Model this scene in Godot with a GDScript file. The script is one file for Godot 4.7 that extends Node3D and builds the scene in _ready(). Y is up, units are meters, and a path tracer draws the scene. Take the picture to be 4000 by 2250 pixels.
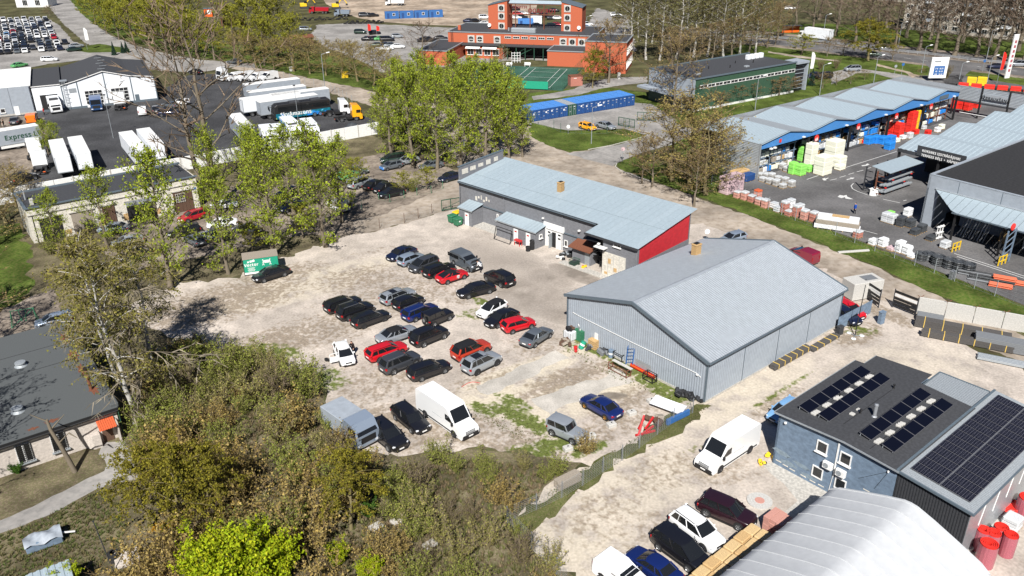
extends Node3D
# Drone view over a gravel car yard, its halls and the builders' merchant beside it. x right, y up, -z ahead; metres.

const V0 := Vector3.ZERO
var rng := RandomNumberGenerator.new()
var M := {}
var taken := {}
var cache := {}
var grains := {}

class MB:
	var v := PackedVector3Array()
	var n := PackedVector3Array()
	var c := PackedColorArray()
	var col := Color.WHITE
	var tinted := false

	func tri(a: Vector3, b: Vector3, d: Vector3) -> void:
		var k := (b - a).cross(d - a).normalized()
		v.append(a); v.append(d); v.append(b)
		n.append(k); n.append(k); n.append(k)
		if tinted:
			c.append(col); c.append(col); c.append(col)

	func quad(a: Vector3, b: Vector3, d: Vector3, e: Vector3) -> void:
		tri(a, b, d)
		tri(a, d, e)

	# smooth grid: rows of points, normals from neighbours
	func grid(rows: Array, flip := false) -> void:
		var nr := rows.size()
		var nc: int = rows[0].size()
		var ns := []
		for i in nr:
			var line := PackedVector3Array()
			for j in nc:
				var dx: Vector3 = rows[i][mini(j + 1, nc - 1)] - rows[i][maxi(j - 1, 0)]
				var dy: Vector3 = rows[mini(i + 1, nr - 1)][j] - rows[maxi(i - 1, 0)][j]
				var k := dx.cross(dy).normalized()
				line.append(-k if flip else k)
			ns.append(line)
		for i in nr - 1:
			for j in nc - 1:
				var q := [[i, j], [i, j + 1], [i + 1, j + 1], [i, j], [i + 1, j + 1], [i + 1, j]]
				if not flip:
					q = [[i, j], [i + 1, j + 1], [i, j + 1], [i, j], [i + 1, j], [i + 1, j + 1]]
				for e in q:
					v.append(rows[e[0]][e[1]])
					n.append(ns[e[0]][e[1]])
					if tinted:
						c.append(col)

	func box(at: Vector3, s: Vector3, B := Basis.IDENTITY) -> void:
		var h := s / 2
		var p := []
		for i in 8:
			p.append(at + B * Vector3(h.x if i & 1 else -h.x, h.y if i & 2 else -h.y, h.z if i & 4 else -h.z))
		quad(p[1], p[3], p[7], p[5]); quad(p[0], p[4], p[6], p[2])
		quad(p[2], p[6], p[7], p[3]); quad(p[0], p[1], p[5], p[4])
		quad(p[4], p[5], p[7], p[6]); quad(p[0], p[2], p[3], p[1])

	# box with its long edges chamfered
	func cbox(at: Vector3, s: Vector3, r: float, B := Basis.IDENTITY) -> void:
		var h := s / 2
		var ring := [Vector2(h.x, h.z - r), Vector2(h.x - r, h.z), Vector2(-h.x + r, h.z), Vector2(-h.x, h.z - r), Vector2(-h.x, -h.z + r), Vector2(-h.x + r, -h.z), Vector2(h.x - r, -h.z), Vector2(h.x, -h.z + r)]
		var rows := []
		for y in [[-h.y, 0.0], [h.y - r, 0.0], [h.y, r]]:
			var a := PackedVector3Array()
			for q in ring:
				a.append(at + B * Vector3(q.x - signf(q.x) * y[1] , y[0], q.y - signf(q.y) * y[1]))
			rows.append(a)
		for i in 2:
			for j in 8:
				var k := (j + 1) % 8
				quad(rows[i][k], rows[i][j], rows[i + 1][j], rows[i + 1][k])
		for j in range(1, 7):
			tri(rows[2][0], rows[2][j + 1], rows[2][j])
			tri(rows[0][0], rows[0][j], rows[0][j + 1])

	func bar(a: Vector3, b: Vector3, w: float, h := -1.0) -> void:
		if h < 0: h = w
		var d := b - a
		var l := d.length()
		if l < 1e-5: return
		var x := d / l
		var up := Vector3.UP if absf(x.y) < 0.95 else Vector3.RIGHT
		var z := x.cross(up).normalized()
		box((a + b) / 2, Vector3(l, h, w), Basis(x, z.cross(x).normalized(), z))

	func tube(a: Vector3, b: Vector3, r0: float, r1: float, k := 6, caps := false) -> void:
		var d := (b - a).normalized()
		var s := d.cross(Vector3.UP if absf(d.y) < 0.9 else Vector3.RIGHT).normalized()
		var t := d.cross(s)
		for i in k:
			var u0 := s * cos(TAU * i / k) + t * sin(TAU * i / k)
			var u1 := s * cos(TAU * (i + 1) / k) + t * sin(TAU * (i + 1) / k)
			var p := [a + u0 * r0, a + u1 * r0, b + u1 * r1, b + u0 * r1]
			for q in [[0, u0], [2, u1], [1, u1], [0, u0], [3, u0], [2, u1]]:
				v.append(p[q[0]]); n.append(q[1])
				if tinted: c.append(col)
			if caps:
				tri(b, p[3], p[2]); tri(a, p[1], p[0])

	# surface of revolution about the local axis y at a point: profile of (r, y)
	func lathe(at: Vector3, prof: Array, k := 12, B := Basis.IDENTITY) -> void:
		var rows := []
		for q in prof:
			var a := PackedVector3Array()
			for i in k + 1:
				a.append(at + B * Vector3(cos(TAU * i / k) * q[0], q[1], -sin(TAU * i / k) * q[0]))
			rows.append(a)
		for i in rows.size() - 1:
			for j in k:
				quad(rows[i][j], rows[i][j + 1], rows[i + 1][j + 1], rows[i + 1][j])

	# polygon in the xz plane, standing from y0 to y1
	func prism(p: PackedVector2Array, y0: float, y1: float) -> void:
		if Geometry2D.is_polygon_clockwise(p): p.reverse()
		var ix := Geometry2D.triangulate_polygon(p)
		for i in range(0, ix.size(), 3):
			var a := p[ix[i]]
			var b := p[ix[i + 1]]
			var d := p[ix[i + 2]]
			if (b - a).cross(d - a) > 0:
				var w := b
				b = d
				d = w
			tri(Vector3(a.x, y1, a.y), Vector3(b.x, y1, b.y), Vector3(d.x, y1, d.y))
			if y1 > y0: tri(Vector3(a.x, y0, a.y), Vector3(d.x, y0, d.y), Vector3(b.x, y0, b.y))
		if y1 > y0:
			for i in p.size():
				var a := p[i]
				var b := p[(i + 1) % p.size()]
				quad(Vector3(b.x, y0, b.y), Vector3(a.x, y0, a.y), Vector3(a.x, y1, a.y), Vector3(b.x, y1, b.y))

	# side profile in the xy plane, swept across z with rounded shoulders
	func swept(p: PackedVector2Array, w: float, bev: float) -> void:
		if Geometry2D.is_polygon_clockwise(p): p.reverse()
		var inner := p
		var off := Geometry2D.offset_polygon(p, -bev)
		if off.size() == 1 and off[0].size() == p.size():
			inner = off[0]
			var best := 0
			for i in p.size():
				if inner[i].distance_squared_to(p[0]) < inner[best].distance_squared_to(p[0]): best = i
			var turned := PackedVector2Array()
			for i in p.size(): turned.append(inner[(i + best) % p.size()])
			inner = turned
			if Geometry2D.is_polygon_clockwise(inner) != Geometry2D.is_polygon_clockwise(p): inner = p
		for i in p.size():
			var j := (i + 1) % p.size()
			var h := w / 2
			quad(Vector3(p[j].x, p[j].y, -h + bev), Vector3(p[i].x, p[i].y, -h + bev), Vector3(p[i].x, p[i].y, h - bev), Vector3(p[j].x, p[j].y, h - bev))
			quad(Vector3(p[j].x, p[j].y, h - bev), Vector3(p[i].x, p[i].y, h - bev), Vector3(inner[i].x, inner[i].y, h), Vector3(inner[j].x, inner[j].y, h))
			quad(Vector3(p[i].x, p[i].y, -h + bev), Vector3(p[j].x, p[j].y, -h + bev), Vector3(inner[j].x, inner[j].y, -h), Vector3(inner[i].x, inner[i].y, -h))
		var ix := Geometry2D.triangulate_polygon(inner)
		for i in range(0, ix.size(), 3):
			var t := [inner[ix[i]], inner[ix[i + 1]], inner[ix[i + 2]]]
			if (t[1] - t[0]).cross(t[2] - t[0]) < 0: t = [t[0], t[2], t[1]]
			tri(Vector3(t[0].x, t[0].y, w / 2), Vector3(t[1].x, t[1].y, w / 2), Vector3(t[2].x, t[2].y, w / 2))
			tri(Vector3(t[0].x, t[0].y, -w / 2), Vector3(t[2].x, t[2].y, -w / 2), Vector3(t[1].x, t[1].y, -w / 2))

	# corrugated sheet from o along x (unit) for w metres; rises along up from lo(x) to hi(x); waves stand out along nrm
	func corr(o: Vector3, x: Vector3, up: Vector3, nrm: Vector3, w: float, period: float, depth: float, lo: Callable, hi: Callable) -> void:
		var k := maxi(1, int(round(w / period)))
		var s := w / k
		for i in k:
			var xs := [0.0, 0.42, 0.5, 0.92, 1.0]
			var ds := [0.0, 0.0, depth, depth, 0.0]
			for j in 4:
				var a: float = (i + xs[j]) * s
				var b: float = (i + xs[j + 1]) * s
				quad(o + x * a + up * lo.call(a) + nrm * ds[j], o + x * b + up * lo.call(b) + nrm * ds[j + 1], o + x * b + up * hi.call(b) + nrm * ds[j + 1], o + x * a + up * hi.call(a) + nrm * ds[j])

	func done() -> ArrayMesh:
		var m := ArrayMesh.new()
		var a := []
		a.resize(Mesh.ARRAY_MAX)
		a[Mesh.ARRAY_VERTEX] = v
		a[Mesh.ARRAY_NORMAL] = n
		if tinted: a[Mesh.ARRAY_COLOR] = c
		m.add_surface_from_arrays(Mesh.PRIMITIVE_TRIANGLES, a)
		return m

func P2(a: Array) -> PackedVector2Array:
	var p := PackedVector2Array()
	for i in range(0, a.size(),2):
		p.append(Vector2(a[i], a[i + 1]))
	return p

func V(x: float, y: float, z: float) -> Vector3:
	return Vector3(x, y, z)

func title(called: String) -> String:
	var k: int = taken.get(called, 0)
	taken[called] = k + 1
	return called if k == 0 else "%s_%03d" % [called, k]

func rank(k: int) -> String:
	return ["leftmost", "second from the left", "third from the left", "fourth from the left", "fifth from the left", "sixth from the left", "seventh from the left", "eighth from the left", "ninth from the left", "tenth from the left", "eleventh from the left", "twelfth from the left"][k] if k < 12 else "%dth from the left" % (k + 1)

func tag(o: Node, label: String, category: String, group := "") -> void:
	o.set_meta("label", label)
	o.set_meta("category", category)
	if group: o.set_meta("group", group)

func thing(called: String, label: String, category: String, at := V0, turn := 0.0, group := "") -> Node3D:
	var o := Node3D.new()
	o.name = title(called)
	add_child(o)
	o.position = at
	o.rotation_degrees.y = turn
	tag(o, label, category, group)
	return o

func part(p: Node, called: String, mesh: Mesh, m: Material, at := V0, turn := V0) -> MeshInstance3D:
	var o := MeshInstance3D.new()
	o.name = called
	o.mesh = mesh
	o.material_override = m
	p.add_child(o, true)
	o.position = at
	o.rotation_degrees = turn
	return o

func solo(called: String, label: String, category: String, mesh: Mesh, m: Material, at := V0, turn := 0.0, group := "") -> MeshInstance3D:
	var o := MeshInstance3D.new()
	o.name = title(called)
	o.mesh = mesh
	o.material_override = m
	add_child(o)
	o.position = at
	o.rotation_degrees.y = turn
	tag(o, label, category, group)
	return o

func setting(called: String, mesh: Mesh, m: Material, kind := "structure") -> MeshInstance3D:
	var o := MeshInstance3D.new()
	o.name = title(called)
	o.mesh = mesh
	o.material_override = m
	add_child(o)
	o.set_meta("kind", kind)
	return o

func boxm(s: Vector3) -> ArrayMesh:
	var key := "box%.3v" % s
	if not cache.has(key):
		var b := MB.new()
		b.box(V0, s)
		cache[key] = b.done()
	return cache[key]

func cboxm(s: Vector3, r: float) -> ArrayMesh:
	var key := "cbox%.3v%.3f" % [s, r]
	if not cache.has(key):
		var b := MB.new()
		b.cbox(V0, s, r)
		cache[key] = b.done()
	return cache[key]

func srgb(r: float, g: float, b: float) -> Color:
	return Color(r, g, b).linear_to_srgb()

# shared grey grain textures: 0 fine speckle, 1 blotches, 2 streaks, 3 coarse patches
func grain(k: int, low: float) -> Texture2D:
	var key := "%d_%.2f" % [k, low]
	if not grains.has(key):
		var f := FastNoiseLite.new()
		f.seed = 11 + k
		f.noise_type = FastNoiseLite.TYPE_SIMPLEX_SMOOTH
		f.frequency = [0.09,0.022,0.02,0.008][k]
		f.fractal_octaves = [3,5,5,6][k]
		f.fractal_gain = [0.6,0.55,0.6,0.6][k]
		var t := NoiseTexture2D.new()
		t.width = 512
		t.height = 512
		t.seamless = true
		t.noise = f
		var r := Gradient.new()
		r.offsets = PackedFloat32Array([0.2,0.5,0.8])
		r.colors = PackedColorArray([Color(low, low, low), Color((1 + low) / 2, (1 + low) / 2, (1 + low) / 2), Color.WHITE])
		t.color_ramp = r
		grains[key] = t
	return grains[key]

# linear colour, roughness, grain kind, grain depth, metres per repeat
func mk(called: String, col: Array, rough := 0.8, k := -1, low := 0.8, size := 4.0, metal := 0.0) -> StandardMaterial3D:
	var m := StandardMaterial3D.new()
	m.resource_name = called
	m.roughness = rough
	m.metallic = metal
	var f := 1.0
	if k >= 0:
		low = 1.0 - (1.0 - low) * 0.6
		m.albedo_texture = grain(k, low)
		m.uv1_triplanar = true
		m.uv1_world_triplanar = true
		m.uv1_scale = Vector3.ONE / size
		f = 2.0 / (1.0 + low * low)
	m.albedo_color = srgb(minf(col[0] * f, 1.0), minf(col[1] * f, 1.0), minf(col[2] * f, 1.0))
	M[called] = m
	return m

# ground matter: several colours mixed by noise, repeated every size metres, with a finer or coarser second layer
func soil(called: String, cols: Array, size: float, freq: float, rough := 0.95, low := 0.72, size2 := 37.0, seed_ := 3) -> StandardMaterial3D:
	var m := StandardMaterial3D.new()
	m.resource_name = called
	m.roughness = rough
	m.metallic_specular = 0.2
	var f := FastNoiseLite.new()
	f.seed = seed_
	f.frequency = freq
	f.fractal_octaves = 6
	f.fractal_gain = 0.62
	var t := NoiseTexture2D.new()
	t.width = 1024
	t.height = 1024
	t.seamless = true
	t.noise = f
	var r := Gradient.new()
	var off := PackedFloat32Array()
	var cc := PackedColorArray()
	for i in cols.size():
		off.append(0.16 + 0.68 * i / maxf(1.0, cols.size() - 1.0))
		cc.append(srgb(cols[i][0], cols[i][1], cols[i][2]))
	r.offsets = off
	r.colors = cc
	t.color_ramp = r
	m.albedo_texture = t
	m.uv1_triplanar = true
	m.uv1_world_triplanar = true
	m.uv1_scale = Vector3.ONE / size
	m.detail_enabled = true
	m.detail_blend_mode = BaseMaterial3D.BLEND_MODE_MUL
	m.detail_albedo = grain(3, low)
	m.detail_uv_layer = BaseMaterial3D.DETAIL_UV_2
	m.uv2_triplanar = true
	m.uv2_world_triplanar = true
	m.uv2_scale = Vector3.ONE / size2
	M[called] = m
	return m

func _ready() -> void:
	rng.seed = 20
	var cam := Camera3D.new()
	cam.name = "camera"
	cam.fov = 37.65
	cam.near = 0.5
	cam.far = 2000.0
	add_child(cam)
	cam.position = V(0,46.9,0)
	cam.basis = Basis(Vector3.RIGHT, deg_to_rad(-25.6)) * Basis(Vector3.BACK, deg_to_rad(-0.66))
	cam.current = true
	var env := Environment.new()
	env.tonemap_mode = Environment.TONE_MAPPER_LINEAR
	env.tonemap_exposure = 1.5
	env.background_mode = Environment.BG_SKY
	var sm := ProceduralSkyMaterial.new()
	sm.sky_top_color = Color(0.3,0.46,0.74)
	sm.sky_horizon_color = Color(0.66,0.78,0.92)
	sm.sky_curve = 0.12
	sm.ground_horizon_color = Color(0.5,0.52,0.52)
	sm.ground_bottom_color = Color(0.25,0.25,0.23)
	sm.sky_energy_multiplier = 0.5
	var sky := Sky.new()
	sky.sky_material = sm
	env.sky = sky
	env.sdfgi_enabled = true
	env.ssao_enabled = true
	env.ssil_enabled = true
	var we := WorldEnvironment.new()
	we.name = "surroundings"
	we.environment = env
	add_child(we)
	var sun := DirectionalLight3D.new()
	sun.name = "sun"
	sun.light_energy = 1.6
	sun.light_color = Color(1.0,0.985,0.965)
	sun.light_angular_distance = 0.5
	sun.shadow_enabled = true
	sun.directional_shadow_max_distance = 600.0
	add_child(sun)
	sun.basis = Basis.looking_at(V(sin(deg_to_rad(5.0)) * 0.713,-0.701,-cos(deg_to_rad(5.0)) * 0.713))
	materials()
	ground()
	halls()
	far_buildings()
	merchant()
	vehicles()
	depot()
	woods()
	thicket()
	yard_things()
	goods()
	street_things()
	people()

func materials() -> void:
	mk("white_paint", [0.75,0.75,0.73],0.6,1,0.86,5.0)
	mk("white_panel", [0.72,0.75,0.78],0.55,1,0.9,6.0)
	mk("off_white", [0.6,0.57,0.5],0.85,1,0.7,4.0)
	mk("render_grey", [0.17,0.175,0.19],0.9,1,0.8,5.0)
	mk("blue_grey", [0.14,0.195,0.265],0.85,1,0.72,6.0)
	mk("pale_blue_grey", [0.19,0.245,0.29],0.9,1,0.7,3.0)
	mk("charcoal", [0.035,0.037,0.042],0.7,1,0.8,3.0)
	mk("black", [0.012,0.012,0.013],0.6)
	mk("rubber", [0.016,0.016,0.017],0.9,0,0.7,0.6)
	mk("steel", [0.42,0.44,0.46],0.45,1,0.85,3.0,0.5)
	mk("galvanised", [0.34,0.37,0.39],0.5,1,0.8,2.0,0.3)
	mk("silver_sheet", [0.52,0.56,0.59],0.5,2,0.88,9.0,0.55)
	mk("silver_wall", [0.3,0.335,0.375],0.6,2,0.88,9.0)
	mk("blue_tin", [0.34,0.41,0.45],0.5,1,0.92,7.0,0.15)
	mk("blue_tin_pale", [0.355,0.425,0.465],0.5,1,0.92,5.0,0.15)
	mk("trim_slate", [0.1,0.13,0.155],0.6,1,0.85,3.0)
	mk("red_wall", [0.5,0.02,0.03],0.75,1,0.82,7.0)
	mk("red_paint", [0.5,0.018,0.02],0.5,1,0.85,2.0)
	mk("bitumen", [0.045,0.047,0.052],0.9,1,0.75,4.0)
	mk("bitumen_old", [0.082,0.09,0.092],0.95,0,0.75,5.0)
	mk("bitumen_black", [0.02,0.02,0.021],0.9,1,0.7,6.0)
	mk("roof_seam", [0.02,0.021,0.024],0.95)
	mk("rust", [0.17,0.06,0.03],0.9,1,0.6,1.5)
	mk("brick_red", [0.45,0.11,0.05],0.9,0,0.78,1.6)
	mk("brick_yellow", [0.42,0.27,0.12],0.9,0,0.6,1.0)
	mk("brick_white", [0.5,0.45,0.4],0.9,1,0.75,3.0)
	mk("concrete", [0.44,0.42,0.38],0.92,1,0.72,4.0)
	mk("concrete_pale", [0.47,0.46,0.43],0.92,1,0.82,2.0)
	mk("green_wall", [0.035,0.085,0.05],0.7,1,0.85,5.0)
	mk("green_paint", [0.03,0.16,0.08],0.6,1,0.8,2.0)
	mk("dark_green", [0.02,0.075,0.045],0.6,1,0.8,2.0)
	mk("teal_board", [0.012,0.3,0.18],0.6,1,0.86,3.0)
	mk("blue_paint", [0.03,0.12,0.33],0.5,1,0.82,3.0)
	mk("blue_box", [0.015,0.06,0.2],0.5,1,0.78,3.0)
	mk("blue_box_top", [0.06,0.2,0.5],0.5,1,0.8,4.0)
	mk("canopy_blue", [0.06,0.22,0.52],0.5,1,0.88,4.0)
	mk("yellow_paint", [0.75,0.5,0.02],0.5,1,0.85,2.0)
	mk("orange_paint", [0.75,0.12,0.01],0.5,1,0.85,2.0)
	mk("wood_pale", [0.5,0.33,0.15],0.85,2,0.72,1.3)
	mk("wood_pale_b", [0.56,0.4,0.2],0.85,2,0.7,1.1)
	mk("wood_grey", [0.3,0.26,0.21],0.9,2,0.6,1.0)
	mk("wood_dark", [0.1,0.055,0.035],0.85,2,0.6,1.0)
	mk("pallet_wood", [0.42,0.28,0.13],0.9,2,0.65,0.8)
	mk("plank_grey", [0.075,0.07,0.066],0.85,2,0.7,2.0)
	mk("strap_yellow", [0.6,0.42,0.1],0.7)
	mk("tent_cloth", [0.5,0.515,0.525],0.6,1,0.93,8.0)
	mk("plastic_film", [0.55,0.57,0.58],0.3,1,0.7,0.9)
	mk("film_dark", [0.06,0.065,0.07],0.3,1,0.6,0.9)
	mk("sack_white", [0.68,0.69,0.7],0.7,1,0.8,0.7)
	mk("brick_pack", [0.4,0.16,0.12],0.85,0,0.7,0.5)
	mk("brick_pack_pale", [0.5,0.25,0.2],0.8,0,0.7,0.5)
	mk("block_grey", [0.34,0.33,0.31],0.9,0,0.7,0.7)
	mk("foam_cream", [0.72,0.72,0.6],0.8,1,0.85,1.0)
	mk("foam_green", [0.25,0.65,0.12],0.6,1,0.75,0.8)
	mk("wrap_red", [0.7,0.03,0.02],0.45,1,0.75,0.8)
	mk("wrap_blue", [0.02,0.22,0.65],0.45,1,0.7,0.8)
	mk("wrap_pink", [0.55,0.4,0.42],0.5,1,0.7,0.8)
	mk("pipe_orange", [0.55,0.11,0.04],0.5,1,0.8,0.7)
	mk("pipe_black", [0.02,0.022,0.024],0.5)
	mk("pipe_grey", [0.16,0.17,0.18],0.6)
	mk("solar_cell", [0.004,0.005,0.011],0.3).metallic_specular = 0.25
	mk("solar_frame", [0.09,0.09,0.1],0.5)
	mk("solar_grid", [0.16,0.16,0.2],0.5)
	mk("paint_line", [0.6,0.6,0.58],0.8,0,0.6,1.0)
	mk("skin", [0.5,0.3,0.22],0.7)
	mk("bark", [0.17,0.14,0.1],0.95,0,0.6,1.2)
	mk("bark_olive", [0.2,0.165,0.08],0.95,0,0.6,1.2)
	mk("bark_birch", [0.5,0.48,0.44],0.9,0,0.45,1.1)
	mk("tyre_print", [0.03,0.03,0.03],0.9)
	for w in [["car_glass", 0.012,0.05],["window_glass", 0.02,0.06]]:
		var g := mk(w[0],[w[1], w[1] * 1.1, w[1] * 1.2], w[2])
		g.metallic_specular = 0.6
	mk("chrome", [0.55,0.56,0.57],0.25,-1,1.0,1.0,0.8)
	mk("rim", [0.3,0.31,0.32],0.35,-1,1.0,1.0,0.6)
	mk("rim_gold", [0.4,0.2,0.03],0.35,-1,1.0,1.0,0.5)
	mk("rim_dark", [0.05,0.05,0.055],0.4,-1,1.0,1.0,0.4)
	mk("lamp_clear", [0.55,0.57,0.6],0.15)
	mk("lamp_red", [0.3,0.008,0.01],0.2)
	mk("number_plate", [0.75,0.75,0.73],0.5)
	for leaf in [["leaf_spring", 1],["leaf_bare", 0],["leaf_needle", 0]]:
		var m := StandardMaterial3D.new()
		m.resource_name = leaf[0]
		m.vertex_color_use_as_albedo = true
		m.roughness = 0.7
		m.metallic_specular = 0.25
		if leaf[1]:
			m.backlight_enabled = true
			m.backlight = srgb(0.35,0.4,0.1)
		M[leaf[0]] = m
	soil("earth", [[0.09,0.075,0.045],[0.13,0.11,0.06],[0.1,0.11,0.045],[0.16,0.125,0.085]],31.0,0.02)
	soil("litter", [[0.12,0.09,0.065],[0.19,0.15,0.1],[0.14,0.14,0.065],[0.26,0.205,0.145],[0.16,0.125,0.085]],11.0,0.03,0.95,0.7,23.0,8)
	soil("grass", [[0.06,0.1,0.018],[0.085,0.135,0.024],[0.125,0.155,0.035],[0.16,0.16,0.06]],17.0,0.03,0.95,0.7,29.0,5)
	soil("dry_verge", [[0.12,0.12,0.045],[0.1,0.125,0.035],[0.18,0.16,0.08],[0.13,0.14,0.05]],9.0,0.04,0.95,0.75,17.0,15)
	soil("dirt_road", [[0.3,0.25,0.2],[0.38,0.32,0.255],[0.42,0.36,0.295],[0.46,0.4,0.335]],26.0,0.015,0.95,0.8,43.0,6)
	soil("yard_dirt", [[0.22,0.18,0.145],[0.31,0.26,0.21],[0.37,0.31,0.25]],21.0,0.02,0.95,0.72,33.0,7)
	soil("asphalt", [[0.13,0.128,0.13],[0.16,0.156,0.156],[0.19,0.184,0.178]],15.0,0.03,0.9,0.8,51.0,9)
	soil("asphalt_dark", [[0.055,0.056,0.06],[0.075,0.076,0.08],[0.1,0.1,0.1]],15.0,0.03,0.9,0.8,51.0,10)
	soil("asphalt_pale", [[0.27,0.26,0.245],[0.33,0.315,0.295],[0.37,0.35,0.325]],19.0,0.02,0.9,0.82,47.0,12)
	soil("sand", [[0.36,0.28,0.21],[0.46,0.37,0.28],[0.52,0.44,0.35]],40.0,0.012,0.95,0.75,67.0,13)
	soil("court_green", [[0.045,0.115,0.085],[0.06,0.14,0.1]],12.0,0.02,0.9,0.85,30.0,14)

# a flat sheet of ground with an uneven outline
func sheet(called: String, p: PackedVector2Array, y: float, m: Material, rough := 0.5, kind := "structure") -> MeshInstance3D:
	var f := FastNoiseLite.new()
	f.seed = p.size() * 7 + int(y * 1000)
	f.frequency = 0.25
	f.fractal_octaves = 4
	var q := PackedVector2Array()
	for i in p.size():
		var a := p[i]
		var b := p[(i + 1) % p.size()]
		var k := 1
		if rough > 0: k = clampi(int(a.distance_to(b) / 0.7),1,80)
		for j in k:
			var w := a.lerp(b, j / float(k))
			if rough > 0: w += Vector2(f.get_noise_2d(w.x, w.y), f.get_noise_2d(w.x + 91, w.y)) * rough * 1.6
			q.append(w)
	var b := MB.new()
	if Geometry2D.triangulate_polygon(q).is_empty(): q = p
	b.prism(q, y, y)
	return setting(called, b.done(), m, kind)

# strip of a given width along a line
func strip(p: PackedVector2Array, w: float) -> PackedVector2Array:
	var a := PackedVector2Array()
	var b := PackedVector2Array()
	for i in p.size():
		var d := (p[mini(i + 1, p.size() - 1)] - p[maxi(i - 1,0)]).normalized().orthogonal() * w / 2
		a.append(p[i] + d)
		b.append(p[i] - d)
	b.reverse()
	a.append_array(b)
	return a

func lot_texture() -> ImageTexture:
	# 112 x 98 m of gravel from above: pale limestone, trodden brown litter, weeds and wheel tracks, as found on the yard
	var W := 1120
	var H := 980
	var s := 10.0
	var layers := []
	for q in [[1,0.3,3],[2,0.028,5],[3,0.0085,4],[4,0.07,4],[5,0.15,3]]:
		var f := FastNoiseLite.new()
		f.seed = q[0]
		f.frequency = q[1]
		f.fractal_octaves = q[2]
		f.fractal_gain = 0.6
		layers.append(f.get_image(W, H, false, false, true).get_data())
	var brown := PackedByteArray()
	brown.resize(W * H)
	var green := brown.duplicate()
	var pale := brown.duplicate()
	var dark := brown.duplicate()
	for e in LOT_PATCHES():
		var mask: PackedByteArray = [brown, green, pale, dark][e[0]]
		var c := Vector2((e[1] + 62.0) * s, (e[2] + 136.0) * s)
		var rx: float = e[3] * s
		var ry: float = e[4] * s
		var t: float = -deg_to_rad(e[5])
		var r := int(maxf(rx, ry)) + 1
		for y in range(maxi(0, int(c.y) - r), mini(H, int(c.y) + r)):
			for x in range(maxi(0, int(c.x) - r), mini(W, int(c.x) + r)):
				var d := Vector2(x, y) - c
				var u := (d.x * cos(t) + d.y * sin(t)) / rx
				var w := (-d.x * sin(t) + d.y * cos(t)) / ry
				var k := 1.0 - u * u - w * w
				if k > 0: mask[y * W + x] = maxi(mask[y * W + x], int(sqrt(k) * 255 * e[6]))
		match e[0]:
			0: brown = mask
			1: green = mask
			2: pale = mask
			3: dark = mask
	var fine: PackedByteArray = layers[0]
	var mid: PackedByteArray = layers[1]
	var wide: PackedByteArray = layers[2]
	var spot: PackedByteArray = layers[3]
	var crumb: PackedByteArray = layers[4]
	var out := PackedByteArray()
	out.resize(W * H * 3)
	for i in W * H:
		var f := fine[i] / 255.0
		var r := 176.0 + (mid[i] - 128) * 0.16 + (wide[i] - 128) * 0.12 + (f - 0.5) * 46.0
		var g := r * 0.945
		var b := r * 0.885
		var k := (pale[i] / 255.0) * clampf((mid[i] - 60) / 70.0,0,1)
		r += (196.0 + (f - 0.5) * 40 - r) * k
		g += (186.0 + (f - 0.5) * 40 - g) * k
		b += (166.0 + (f - 0.5) * 40 - b) * k
		var litter := brown[i] * (crumb[i] * 0.6 + spot[i] * 0.55) / 255.0
		if litter > 92 or (crumb[i] > 190 and spot[i] > 150):
			var a := clampf((litter - 92) / 60.0,0.2,0.6)
			var h := 0.7 + f * 0.5
			r += (128.0 * h - r) * a
			g += (114.0 * h - g) * a
			b += (96.0 * h - b) * a
		var weed := green[i] * (crumb[i] * 0.55 + spot[i] * 0.65) / 255.0
		if weed > 88:
			var a := clampf((weed - 88) / 35.0,0.3,0.9)
			var h := 0.65 + f * 0.6
			r += (92.0 * h - r) * a
			g += (104.0 * h - g) * a
			b += (48.0 * h - b) * a
		if dark[i] > 0:
			var a := clampf(dark[i] * (mid[i] / 128.0) / 255.0,0,1) * 0.75
			r += (105.0 - r) * a
			g += (98.0 - g) * a
			b += (90.0 - b) * a
		out[i * 3] = clampi(int(r),0,255)
		out[i * 3 + 1] = clampi(int(g),0,255)
		out[i * 3 + 2] = clampi(int(b),0,255)
	return ImageTexture.create_from_image(Image.create_from_data(W, H, false, Image.FORMAT_RGB8, out))

func patch(kind: int, at: Vector3, rx: float, ry: float, turn: float, much: float) -> Array:
	return [kind, at.x, at.z, rx, ry, turn, much]

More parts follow.
